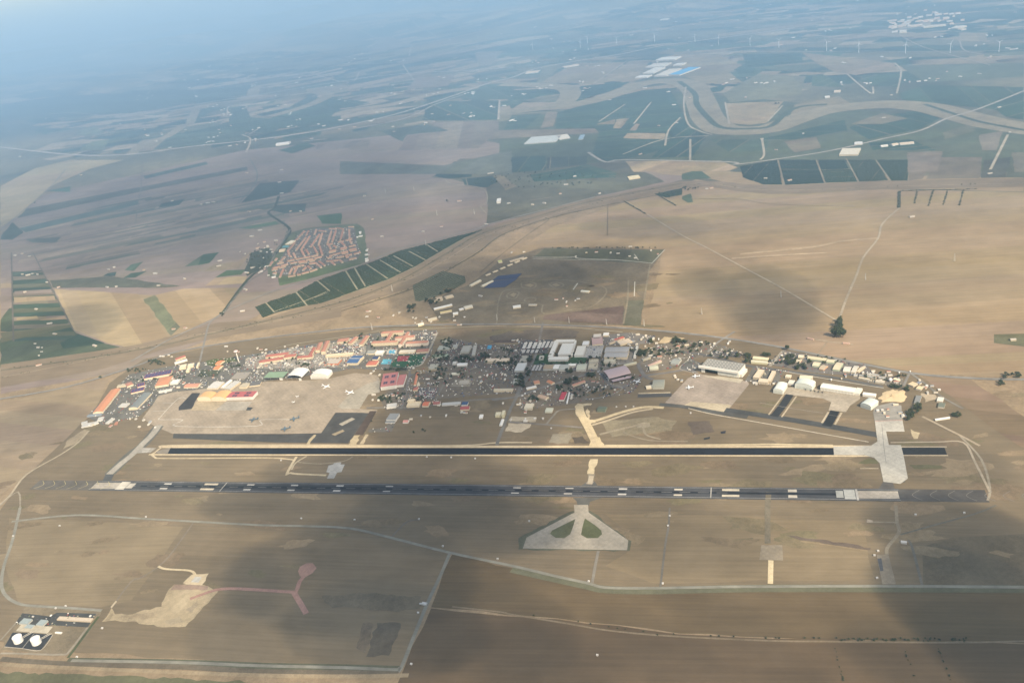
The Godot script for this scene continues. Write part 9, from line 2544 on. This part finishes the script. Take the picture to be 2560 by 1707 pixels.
const SHEDS := [
	[-416,-399,152,2,-27,-39,11,"below the long orange warehouse"],
	[-292,-716,147,6,-33,-56,14,"round the pale grey workshop by the gate"],
	[-553,-941,86,5,-33,-53,5,"beside the red-roofed row outside the gate"],
	[-120,-987,212,13,-21,-42,16,"round the barrack rows below the water tower"],
	[-88,-781,121,5,-20,-38,6,"behind the green-roofed hangar"],
	[64,-839,181,9,-14,-29,14,"on the paving behind the white hangars"],
	[217,-976,87,5,-17,-41,6,"in the court behind the twin blocks"],
	[516,-1083,71,5,-14,-42,7,"right of the dark red barrack"],
	[418,-758,62,3,-9,-23,3,"left of the faded red hangar"],
	[562,-551,66,2,-12,-32,7,"below the faded red hangar"],
	[642,-581,25,1,-11,-32,3,"left of the car park"],
	[689,-677,50,2,-11,-34,6,"among the huts above the car park"],
	[795,-514,63,2,-6,-19,5,"in the white store yard"],
	[919,-685,48,2,-12,-50,7,"left of the cross road"],
	[936,-950,39,3,-13,-58,5,"left of the solar car park"],
	[743,-418,46,1,-6,-18,3,"right of the fire station"],
	[872,-434,98,2,-4,-15,4,"in the grass near the cross road"],
	[1338,-989,97,7,-6,-48,12,"in the construction yard"],
	[1474,-897,116,7,-3,-36,9,"along the road below the construction yard"],
	[1277,-622,74,3,-5,-31,7,"below the pink hangar"],
	[1185,-549,45,1,-5,-30,4,"round the bright red workshop"],
	[1441,-954,55,4,-3,-37,5,"beside the sand yard"],
	[1056,-485,56,1,-10,-44,6,"left of the haul road"],
	[1108,-398,58,1,-4,-17,5,"in the sandy yard by the cross road"],
	[1580,-665,39,2,-2,-31,5,"at the left edge of the right apron"],
	[1519,-807,56,3,-2,-34,5,"behind the pink hangar road"],
	[1715,-891,89,6,-1,-53,7,"behind the very large hangar"],
	[1921,-793,52,3,2,-49,6,"in the grove by the supply buildings"],
	[2157,-656,71,3,4,-33,13,"below the supply buildings"],
	[2216,-632,51,2,4,-29,8,"round the largest radar dome"],
	[2205,-432,39,1,5,-39,9,"on the right apron end"],
	[2327,-577,37,1,7,-42,8,"at the right corner depot"],
	[1840,-617,40,2,0,-15,3,"below the tan U-shaped office"],
	[471,-1257,53,5,-25,-77,7,"at the storage area junction"],
	[599,-1216,77,7,-13,-45,7,"behind the ring road junction"],
	[1074,-1366,50,5,-8,-47,6,"in the middle of the storage area"],
	[284,-1304,89,8,-17,-48,6,"left of the storage area grove"],
	[1028,-1964,345,54,-3,-16,5,"along the upper fence of the storage area"],
	[1299,-1922,107,17,-8,-79,6,"at the upper right corner of the storage area"],
	[-811,-2319,68,11,-41,-81,7,"left of the estate"],
	[-621,-1943,38,5,-39,-78,6,"below left of the estate"],
	[-123,-2131,18,3,-41,-106,5,"at the right rim of the estate"],
	[-1410,-1082,116,7,-92,-112,4,"among the strip fields at the left"],
	[-824,-2253,144,22,-77,-151,5,"in the grove left of the estate"]]
const GROVES := [
	[2089,-958,6,0,1,-12,4,28.6,"tall eucalyptus in the clump on the tan plain"],
	[2109,-948,8,1,1,-12,5,29.7,"tall eucalyptus in the clump on the tan plain"],
	[2106,-1016,11,1,3,-37,10,27.5,"tall eucalyptus in the clump on the tan plain"],
	[2116,-1071,5,0,1,-17,3,22,"tall eucalyptus in the clump on the tan plain"],
	[1928,-860,3,0,0,-5,2,16.5,"round tree alone beside the ring road"],
	[1795,-800,13,1,0,-37,13,13.2,"dark tree beside the very large hangar"],
	[1858,-822,14,1,0,-13,9,12.1,"dark tree behind the yellowish barracks"],
	[1934,-776,17,1,2,-41,21,12.1,"dark tree in the grove left of the supply buildings"],
	[1966,-719,17,1,1,-20,12,11,"dark tree in the grove left of the supply buildings"],
	[2240,-580,22,1,1,-8,13,9.9,"tree on the bank behind the sand heap"],
	[2265,-558,9,0,1,-8,5,11,"tree on the bank behind the sand heap"],
	[2250,-399,10,0,4,-28,15,13.2,"bushy tree beside the right apron end"],
	[2279,-437,9,0,4,-29,12,13.2,"bushy tree beside the right apron end"],
	[2377,-403,14,0,2,-12,9,8.8,"tree round the hut beyond the right corner"],
	[672,-872,35,2,-11,-38,24,11,"dark tree in the grove right of the sports pitch"],
	[655,-987,27,2,-18,-60,21,11,"dark tree in the grove right of the sports pitch"],
	[756,-849,52,3,-8,-28,27,12.1,"dark tree in the belt left of the headquarters"],
	[838,-863,26,1,-10,-37,15,12.1,"dark tree in the belt left of the headquarters"],
	[914,-809,50,3,-3,-11,18,9.9,"dark tree in front of the headquarters"],
	[521,-775,48,2,-3,-7,21,8.8,"tree in the row below the sports pitch"],
	[261,-1081,10,1,-11,-27,4,11,"tree between the terracotta-roofed blocks"],
	[415,-1090,15,1,-4,-13,5,9.9,"tree in the court of the Z-shaped barrack"],
	[112,-836,38,2,-7,-14,12,8.8,"tree along the road behind the white hangars"],
	[568,-396,2,0,-1,-4,1,5.5,"low bush near the fire station"],
	[772,-330,8,0,-2,-7,3,6.6,"bush in the dry grass near the fire station"],
	[739,-320,6,0,-1,-4,2,5.5,"bush in the dry grass near the fire station"],
	[624,-722,5,0,-9,-26,4,9.9,"tree beside the thin orange office"],
	[1031,-664,16,1,-11,-49,15,11,"tree along the cross road"],
	[558,-551,25,1,-6,-16,12,8.8,"tree below the faded red hangar"],
	[210,-1027,5,0,-4,-11,2,9.9,"tree between the terracotta-roofed blocks"],
	[1197,-649,15,1,-3,-20,13,12.1,"tree along the diagonal road"],
	[1220,-672,8,0,-2,-10,4,11,"tree along the diagonal road"],
	[1268,-699,15,1,-2,-15,13,12.1,"tree left of the pink hangar"],
	[1184,-727,14,1,-2,-13,10,9.9,"tree below the gabled stores"],
	[1098,-532,19,1,-3,-14,12,9.9,"tree round the small houses by the crossing"],
	[1174,-607,15,1,-2,-12,9,9.9,"tree along the diagonal road"],
	[1431,-860,16,1,-2,-22,15,12.1,"tree below the construction yard"],
	[1544,-951,16,1,-1,-18,15,14.3,"tall tree beside the sand yard"],
	[1574,-940,8,1,-1,-11,4,13.2,"tall tree beside the sand yard"],
	[1451,-958,14,1,-1,-14,9,11,"tree beside the sand yard"],
	[1404,-673,19,1,-1,-10,9,8.8,"tree on the annex side of the pink hangar"],
	[1020,-834,7,0,-6,-27,9,9.9,"tree beside the carports"],
	[1017,-664,14,1,-9,-41,12,9.9,"tree along the cross road"],
	[1038,-730,10,0,-7,-34,9,9.9,"tree along the cross road"],
	[-204,-862,30,2,-22,-40,12,7.7,"tree on the gate lawn"],
	[-585,-892,43,2,-20,-31,21,8.8,"tree on the scrub slope outside the gate"],
	[-635,-825,48,2,-13,-20,15,7.7,"tree along the left perimeter road"],
	[-294,-762,20,1,-11,-19,9,7.7,"tree near the gate"],
	[-767,-768,8,0,-4,-6,3,7.7,"bush on the left perimeter"],
	[463,-1429,35,4,-9,-30,18,13.2,"tree on the river bank by the villas"],
	[512,-1536,21,2,-5,-17,10,13.2,"tree on the river bank by the villas"],
	[393,-1356,27,3,-13,-41,15,13.2,"tree in the grove left of the storage area"],
	[479,-1509,7,1,-3,-9,2,11,"tree on the river bank by the villas"],
	[1133,-2011,263,42,-1,-6,33,6.6,"tree in the hedge along the upper fence"],
	[71,-3001,10,2,-6,-19,2,9.9,"tree by the farm on the shaded plain"],
	[1373,-2822,47,11,-4,-55,10,8.8,"tree round the villas on the river bank"],
	[1502,-2900,47,12,-2,-39,12,8.8,"tree round the villas on the river bank"],
	[2571,-628,24,1,6,-28,9,12.1,"tall tree at the right edge of the plain"],
	[2534,-587,16,1,2,-9,5,11,"tall tree at the right edge of the plain"],
	[-546,-1379,12,1,-10,-17,4,9.9,"tree at the road fork on the river bank"],
	[-3500,-3774,7,1,-11,-14,1,13.2,"tree alone on the shaded plain"],
	[2020,-4925,12,6,1,-23,3,11,"tree alone in the pale field inside the bend"],
	[765,-742,104,5,-15,-52,24,8.8,"tree in the gardens below the headquarters"],
	[944,-857,55,3,-25,-110,33,9.9,"tree in the gardens right of the headquarters"],
	[712,-710,34,1,-31,-104,18,8.8,"tree among the sheds right of the orange office"],
	[620,-550,90,3,-14,-40,24,8.8,"tree round the car park buildings"],
	[1127,-829,113,6,-10,-53,27,8.8,"tree round the courtyard complex"],
	[1292,-785,78,4,-7,-52,24,9.9,"tree between the warehouse and the pink hangar"],
	[1477,-861,107,6,-3,-35,36,9.9,"tree along the road below the construction yard"],
	[1608,-906,68,4,-2,-45,21,9.9,"tree behind the very large hangar"],
	[1284,-576,95,3,-6,-38,21,8.8,"tree in the dry gardens below the pink hangar"],
	[1735,-829,73,4,0,-34,15,9.9,"tree behind the very large hangar"],
	[1983,-774,136,7,2,-32,30,8.8,"tree among the supply buildings"],
	[2205,-647,70,3,4,-29,18,7.7,"tree among the depot yards"],
	[394,-1005,188,12,-22,-62,24,8.8,"tree among the barracks"],
	[-29,-902,128,7,-24,-50,21,7.7,"tree among the barracks"],
	[-479,-742,152,6,-30,-48,21,7.7,"tree among the left buildings"],
	[497,-3372,470,126,-43,-207,60,8.8,"tree among the plots beyond the river"],
	[-496,-2268,256,41,-149,-333,90,6.6,"garden tree in the estate"],
	[-742,-2127,75,11,-98,-191,45,8.8,"tree in the grove left of the estate"]]
const TREE_TEXT := ["small tree along the dividing track in the foreground field","small tree in the dense hedge in the foreground field","bush in a furrow line of the foreground field"]
const TREES := [
	[1311,505,4.9,0],[1418,518,4,0],[1447,524,4.8,0],[1489,530,3.7,0],[1509,533,3.6,0],[1526,535,4.1,0],[1567,540,4.6,0],[1598,547,3.9,0],[1633,542,3.8,0],[1713,542,4.6,0],[1730,542,4.8,0],[1761,541,4.4,0],
	[1828,540,4.8,0],[1849,539,4.3,0],[1855,539,4.6,0],[1908,535,4.9,0],[1926,533,4.7,0],[1937,533,4.2,0],[1971,530,4.2,0],[2111,526,5.3,1],[2080,530,4.2,1],[2154,521,3.7,1],[2082,527,5.7,1],[2142,526,3.6,1],
	[2225,512,4.7,1],[2070,530,5,1],[2088,525,4.7,1],[2197,520,4.5,1],[2018,529,4.9,1],[2164,517,4.2,1],[2088,526,3.8,1],[2146,519,4.8,1],[2203,517,5.2,1],[2014,534,4.6,1],[2156,518,5.2,1],[2021,533,5.7,1],
	[1988,534,4.2,1],[2085,526,5.6,1],[2132,522,5.7,1],[2113,526,5.9,1],[2045,531,5.9,1],[2124,521,5.5,1],[2199,517,5.5,1],[2211,519,4.8,1],[2220,520,4.8,1],[2017,531,5.2,1],[2084,529,4.2,1],[2063,528,5.4,1],
	[2219,514,4,1],[2006,530,5.4,1],[2046,532,5.4,1],[1996,532,5.1,1],[1982,536,5.4,1],[2106,526,5.5,1],[2026,531,3.9,1],[2171,519,3.9,1],[2069,531,4.8,1],[2052,527,5.5,1],[2132,524,4.8,1],[2173,521,5.4,1],
	[2088,524,3.9,1],[2033,528,5,1],[2150,525,3.6,1],[2098,522,5.7,1],[2197,518,5.4,1],[1975,639,3.5,2],[1974,644,3,2],[1968,569,2.5,2],[1968,593,3.9,2],[1974,638,3.1,2],[1966,560,2.6,2],[1968,584,3.2,2],
	[1974,646,2.8,2],[1973,624,2.9,2],[1970,612,3.3,2],[1972,632,2.9,2],[1975,648,3.6,2],[1975,643,3.5,2],[2102,573,2.6,2],[2104,582,2.6,2],[2103,570,2.7,2],[2102,568,3,2],[2102,559,2.9,2],[2102,570,3.6,2],
	[2102,573,2.8,2],[2108,624,3.5,2],[2108,624,2.6,2],[2110,624,2.8,2],[2107,594,3.7,2],[2172,600,4.1,2],[2166,554,3.8,2],[2169,559,3.6,2],[2173,600,2.9,2],[2174,629,2.7,2],[2174,618,4,2],[2174,617,2.5,2],
	[2168,556,2.9,2],[2167,546,2.6,2],[2174,620,3,2],[2169,579,3.6,2],[2170,582,2.6,2],[2169,568,2.7,2],[2172,601,2.6,2],[2170,582,3.7,2],[2167,554,2.8,2],
]
const CAR_TEXT := ["parked in the car park right of the faded red hangar","parked in the court behind the twin barrack blocks","parked right of the dark red barrack","parked below the water tower","parked beside the green-roofed hangar","parked along the road below the construction yard","parked by the sheds below the weathered blocks","parked below the tan U-shaped office","parked behind the arched hangars","standing in the plant yard row"]
const CARS := [
	[673.2,-614.6,1.64,1,0],[677.2,-614.7,1.64,1,0],[685.2,-614.9,1.58,2,0],[689.2,-615,1.62,5,0],[693.2,-615.1,1.62,2,0],[697.2,-615.2,1.57,4,0],[701.2,-615.3,1.62,1,0],[705.2,-615.4,1.59,5,0],[709.2,-615.5,1.56,2,0],[713.2,-615.6,1.56,1,0],[725.3,-615.9,1.56,0,0],[729.3,-616,1.59,4,0],
	[671.5,-603.1,1.63,0,0],[675.4,-603.2,1.54,2,0],[683.3,-603.3,1.58,0,0],[687.2,-603.4,1.57,0,0],[695,-603.5,1.58,4,0],[698.9,-603.6,1.6,5,0],[702.9,-603.6,1.62,2,0],[706.8,-603.7,1.62,3,0],[710.7,-603.7,1.56,1,0],[714.6,-603.8,1.58,3,0],[718.6,-603.9,1.61,3,0],[722.5,-603.9,1.59,1,0],
	[726.4,-604,1.6,3,0],[730.3,-604,1.65,4,0],[673.8,-591.7,1.56,1,0],[677.6,-591.7,1.64,0,0],[681.5,-591.8,1.62,1,0],[685.3,-591.8,1.58,3,0],[689.1,-591.8,1.6,2,0],[693,-591.8,1.65,4,0],[696.8,-591.9,1.63,3,0],[700.7,-591.9,1.61,5,0],[704.5,-591.9,1.56,5,0],[708.3,-591.9,1.64,5,0],
	[716,-592,1.6,4,0],[719.8,-592,1.61,4,0],[723.7,-592,1.58,5,0],[727.5,-592.1,1.6,4,0],[731.4,-592.1,1.54,1,0],[676.1,-580.3,1.66,2,0],[679.9,-580.3,1.6,0,0],[683.6,-580.3,1.63,0,0],[687.4,-580.3,1.56,4,0],[691.1,-580.3,1.64,0,0],[694.9,-580.3,1.57,2,0],[698.6,-580.2,1.57,5,0],
	[702.4,-580.2,1.63,5,0],[706.1,-580.2,1.63,4,0],[713.6,-580.2,1.6,0,0],[717.4,-580.2,1.56,5,0],[721.1,-580.2,1.54,0,0],[728.7,-580.1,1.56,3,0],[732.4,-580.1,1.62,4,0],[678.4,-568.9,1.59,4,0],[682.1,-568.8,1.54,4,0],[685.8,-568.8,1.57,5,0],[693.1,-568.7,1.61,2,0],[696.8,-568.7,1.65,3,0],
	[700.4,-568.6,1.57,3,0],[707.8,-568.5,1.65,5,0],[711.4,-568.5,1.58,3,0],[715.1,-568.4,1.57,0,0],[718.8,-568.4,1.6,3,0],[722.4,-568.3,1.59,1,0],[726.1,-568.3,1.58,3,0],[729.8,-568.2,1.62,4,0],[733.4,-568.2,1.61,2,0],[680.7,-557.5,1.57,0,0],[684.3,-557.4,1.58,0,0],[687.9,-557.3,1.56,4,0],
	[691.5,-557.2,1.59,3,0],[695.1,-557.1,1.57,1,0],[702.2,-557,1.65,2,0],[705.8,-556.9,1.64,0,0],[720.2,-556.6,1.61,1,0],[723.7,-556.5,1.59,4,0],[727.3,-556.4,1.63,1,0],[734.5,-556.2,1.63,1,0],[187.4,-982,1.65,1,1],[192.5,-982.3,1.63,4,1],[197.7,-982.5,1.68,2,1],[202.9,-982.8,1.68,5,1],
	[218.4,-983.6,1.62,2,1],[223.6,-983.8,1.63,0,1],[228.8,-984.1,1.58,4,1],[234,-984.3,1.58,3,1],[239.2,-984.6,1.63,5,1],[244.3,-984.9,1.59,3,1],[249.5,-985.1,1.62,3,1],[254.7,-985.4,1.58,4,1],[259.9,-985.6,1.59,4,1],[265,-985.9,1.65,4,1],[190.9,-969.3,1.57,4,1],[195.9,-969.5,1.6,2,1],
	[201,-969.7,1.57,5,1],[206.1,-969.9,1.67,2,1],[211.2,-970.1,1.65,0,1],[216.3,-970.3,1.59,4,1],[231.5,-970.8,1.64,5,1],[241.7,-971.2,1.62,0,1],[251.8,-971.6,1.66,5,1],[256.9,-971.8,1.58,5,1],[267.1,-972.2,1.6,0,1],[194.4,-956.6,1.58,5,1],[199.3,-956.7,1.62,0,1],[204.3,-956.9,1.58,0,1],
	[209.3,-957,1.57,5,1],[214.3,-957.1,1.68,0,1],[224.3,-957.3,1.63,2,1],[229.2,-957.5,1.58,3,1],[234.2,-957.6,1.62,4,1],[239.2,-957.7,1.57,0,1],[244.2,-957.8,1.65,0,1],[254.2,-958.1,1.65,1,1],[259.1,-958.2,1.67,2,1],[269.1,-958.4,1.65,0,1],[197.9,-943.9,1.57,2,1],[202.7,-944,1.6,0,1],
	[212.5,-944.1,1.67,1,1],[217.4,-944.1,1.66,5,1],[222.3,-944.2,1.61,4,1],[232.1,-944.3,1.65,0,1],[241.8,-944.4,1.58,0,1],[246.7,-944.4,1.58,5,1],[251.6,-944.5,1.65,4,1],[256.5,-944.5,1.65,3,1],[261.4,-944.6,1.57,2,1],[266.2,-944.6,1.66,4,1],[509.7,-1104.4,1.61,0,2],[514.7,-1104.4,1.61,4,2],
	[519.6,-1104.4,1.54,1,2],[524.6,-1104.4,1.54,4,2],[529.5,-1104.4,1.52,1,2],[534.4,-1104.4,1.58,0,2],[539.4,-1104.4,1.51,4,2],[549.3,-1104.4,1.62,1,2],[554.2,-1104.4,1.6,2,2],[559.2,-1104.4,1.55,3,2],[564.1,-1104.4,1.6,0,2],[574,-1104.4,1.56,4,2],[518.2,-1083.4,1.58,5,2],[523,-1083.4,1.55,4,2],
	[527.8,-1083.5,1.61,2,2],[537.4,-1083.5,1.57,3,2],[547,-1083.5,1.59,5,2],[551.8,-1083.5,1.51,1,2],[556.6,-1083.5,1.57,5,2],[561.4,-1083.6,1.55,4,2],[566.2,-1083.6,1.61,0,2],[571,-1083.6,1.59,2,2],[517.1,-1062.4,1.51,3,2],[521.7,-1062.5,1.57,4,2],[526.4,-1062.5,1.52,0,2],[531.1,-1062.5,1.52,3,2],
	[535.7,-1062.6,1.54,0,2],[540.4,-1062.6,1.62,0,2],[549.7,-1062.6,1.62,5,2],[554.4,-1062.7,1.52,0,2],[563.7,-1062.7,1.52,3,2],[573,-1062.8,1.61,5,2],[577.7,-1062.8,1.61,1,2],[-170.5,-904,2.21,0,3],[-167.1,-906.2,2.21,0,3],[-160.5,-910.5,2.19,0,3],[-157.1,-912.6,2.18,5,3],[-150.5,-917,2.2,0,3],
	[-147.1,-919.1,2.21,4,3],[-143.8,-921.3,2.2,4,3],[-140.5,-923.4,2.13,2,3],[-133.8,-927.7,2.12,4,3],[-161.7,-892.4,2.15,4,3],[-158.4,-894.3,2.17,2,3],[-155.1,-896.1,2.2,2,3],[-151.8,-898,2.13,3,3],[-148.4,-899.9,2.2,1,3],[-145.1,-901.7,2.16,4,3],[-141.8,-903.6,2.15,2,3],[-135.1,-907.4,2.14,4,3],
	[-131.8,-909.2,2.15,1,3],[-128.5,-911.1,2.23,0,3],[-156.4,-878.6,2.16,0,3],[-153,-880.2,2.23,2,3],[-149.7,-881.8,2.22,0,3],[-146.4,-883.4,2.14,5,3],[-143.1,-884.9,2.17,0,3],[-136.4,-888.1,2.19,0,3],[-133.1,-889.7,2.18,5,3],[-126.5,-892.9,2.22,1,3],[-123.2,-894.5,2.14,1,3],[-77.8,-738.6,1.89,1,4],
	[-73.4,-739.8,1.85,5,4],[-64.7,-742.3,1.86,4,4],[-56,-744.7,1.81,3,4],[-51.6,-746,1.82,4,4],[-47.3,-747.2,1.88,5,4],[-42.9,-748.5,1.82,3,4],[-38.6,-749.7,1.92,2,4],[-29.9,-752.2,1.81,3,4],[-67.5,-728,1.87,2,4],[-59.1,-730.1,1.85,3,4],[-54.8,-731.1,1.83,3,4],[-46.3,-733.2,1.87,4,4],
	[-37.9,-735.3,1.8,0,4],[-29.4,-737.4,1.91,1,4],[-25.1,-738.4,1.86,3,4],[1444,-905.5,1.38,0,5],[1448.3,-904.9,1.4,0,5],[1452.7,-904.3,1.41,3,5],[1457,-903.7,1.46,3,5],[1461.3,-903.1,1.38,3,5],[1465.6,-902.5,1.38,1,5],[1478.6,-900.6,1.36,2,5],[1482.9,-900,1.39,4,5],[1487.2,-899.4,1.44,5,5],
	[1491.5,-898.8,1.38,3,5],[1495.8,-898.2,1.44,0,5],[1500.1,-897.6,1.41,4,5],[1504.4,-897,1.42,5,5],[1508.8,-896.4,1.46,0,5],[1517.4,-895.2,1.45,1,5],[1521.7,-894.6,1.42,2,5],[1526,-893.9,1.35,3,5],[686.2,-663.9,1.6,1,6],[695.3,-664.3,1.59,3,6],[699.8,-664.4,1.66,2,6],[704.4,-664.6,1.69,0,6],
	[708.9,-664.8,1.66,4,6],[717.9,-665.1,1.63,3,6],[687.5,-653.4,1.61,4,6],[692.1,-653.3,1.68,5,6],[696.7,-653.3,1.6,5,6],[701.2,-653.2,1.61,2,6],[705.8,-653.2,1.68,3,6],[710.4,-653.1,1.65,5,6],[715,-653,1.62,3,6],[719.6,-653,1.68,1,6],[724.2,-652.9,1.63,2,6],[1821.4,-618.3,1.34,1,7],
	[1829.3,-616.7,1.39,2,7],[1833.2,-616,1.34,0,7],[1837.2,-615.2,1.33,5,7],[1849,-612.9,1.42,4,7],[1852.9,-612.1,1.4,5,7],[1856.8,-611.3,1.33,3,7],[1860.8,-610.6,1.41,0,7],[1864.7,-609.8,1.42,0,7],[1883.7,-712.1,1.2,2,8],[1888.2,-710.6,1.25,1,8],[1892.7,-709.1,1.26,0,8],[1897.2,-707.6,1.24,2,8],
	[1901.8,-706,1.23,3,8],[1915.3,-701.5,1.29,3,8],[1924.4,-698.5,1.22,4,8],[78.6,597.5,1.58,3,9],[84.5,597.5,1.62,2,9],[90.5,597.4,1.58,5,9],[96.4,597.4,1.63,4,9],[102.3,597.4,1.53,5,9],[114.2,597.3,1.52,1,9],[120.1,597.3,1.57,2,9],[126,597.3,1.52,2,9],[132,597.3,1.56,3,9],
	[137.9,597.2,1.51,2,9],[143.8,597.2,1.58,3,9],[149.7,597.2,1.63,0,9],[155.7,597.2,1.55,3,9],[161.6,597.1,1.54,5,9],[167.5,597.1,1.6,5,9],
]
const PYLONS := [[1626.5,-1192.2,28],[1922.5,-1328,28],[2245.1,-1467.8,28],[2594.3,-1624.2,34],[281.7,-1155.2,32],[220.5,-1580.8,34],[186.6,-2203.7,34],[808.9,-1209.9,26],[974.5,-1170.1,24],[1116.4,-1155.4,26],[1268.9,-1122.1,28],[1416,-1099.4,28],[-438.3,-3305,30],[-241.9,-3298,30],[84.2,-2733.4,30],[314.5,-2706.7,30]]
const TURBINES := [[-693,-9306],[-73.5,-9069],[-41.2,-9425],[359.7,-9027],[812.1,-8850],[1272.1,-8540],[1530.3,-8148],[1846.6,-7817],[2115.9,-7525],[2518.9,-7064],[2765,-6767],[3109,-6505],[3421,-6312],[3746,-6141]]
const PLANES := [["patrol","dark grey four-engine patrol aircraft, left of the three on the left apron",116.3,-410.1,-2.97,1],["patrol","dark grey four-engine patrol aircraft, right of the three on the left apron",272.5,-413.3,-2.66,1],["patrol","dark grey four-engine patrol aircraft nearest the dark runway",270.3,-346,-2.71,1],["jet","white twin-engine jet airliner in the open middle of the left apron",292.1,-647.9,-.32,1],["jet","white twin-engine jet airliner parked on the paler apron slab",407,-598.2,-.31,1],["small","small white twin-engine plane, upper of the two on the left apron",206.8,-577.6,-.2,1],["small","small white twin-engine plane, lower of the two on the left apron",211,-536.1,-.11,1],["turboprop","white turboprop transport parked on the hill taxiway",1435.8,-641.9,-.42,1],["turboprop","pale grey turboprop by the door of the very large hangar",1626.8,-672,-3.1,1],["turboprop","pale grey turboprop in the middle of the right apron",1610.2,-593.3,-3.04,1]]
const HELICOPTERS := [[1971.1,-569.5,.3],[1987.1,-563.2,.2],[1998.1,-557.8,.4],[2009.2,-553.9,.1],[2020.1,-548.6,.3]]
const WATER_TOWER := [-198.5,-886.3]
const TANKS := [[25.7,683.4],[81.2,685]]
const SOLAR := [[[681.2,-1653.9],[692.5,-1705.9],[801.7,-1722.3],[790.5,-1664.9]],[[663,-1564.3],[680.4,-1643.4],[794.8,-1660.8],[759.7,-1564.9]]]
const LEFT_PLAIN := [[-3241,-3097],[-1882,-4052],[-685.3,-3038],[-1712.1,-2108.6]]  # four corners, then the way the strips run
const LEFT_PLAIN_RUN := [.88,-.47]
const SAND_HEAP := [[2173.6,-505.8],[2192,-543.1],[2225.7,-563],[2253.6,-562],[2263.6,-503.2],[2227,-480.7],[2190.6,-481.7]]
const DOMES := [[2226.4,-616.5,5.5],[2052,-628.6,3],[2258.8,-668.2,2.5],[2291.9,-675.7,2.2],[1142.5,-724.8,2.6]]
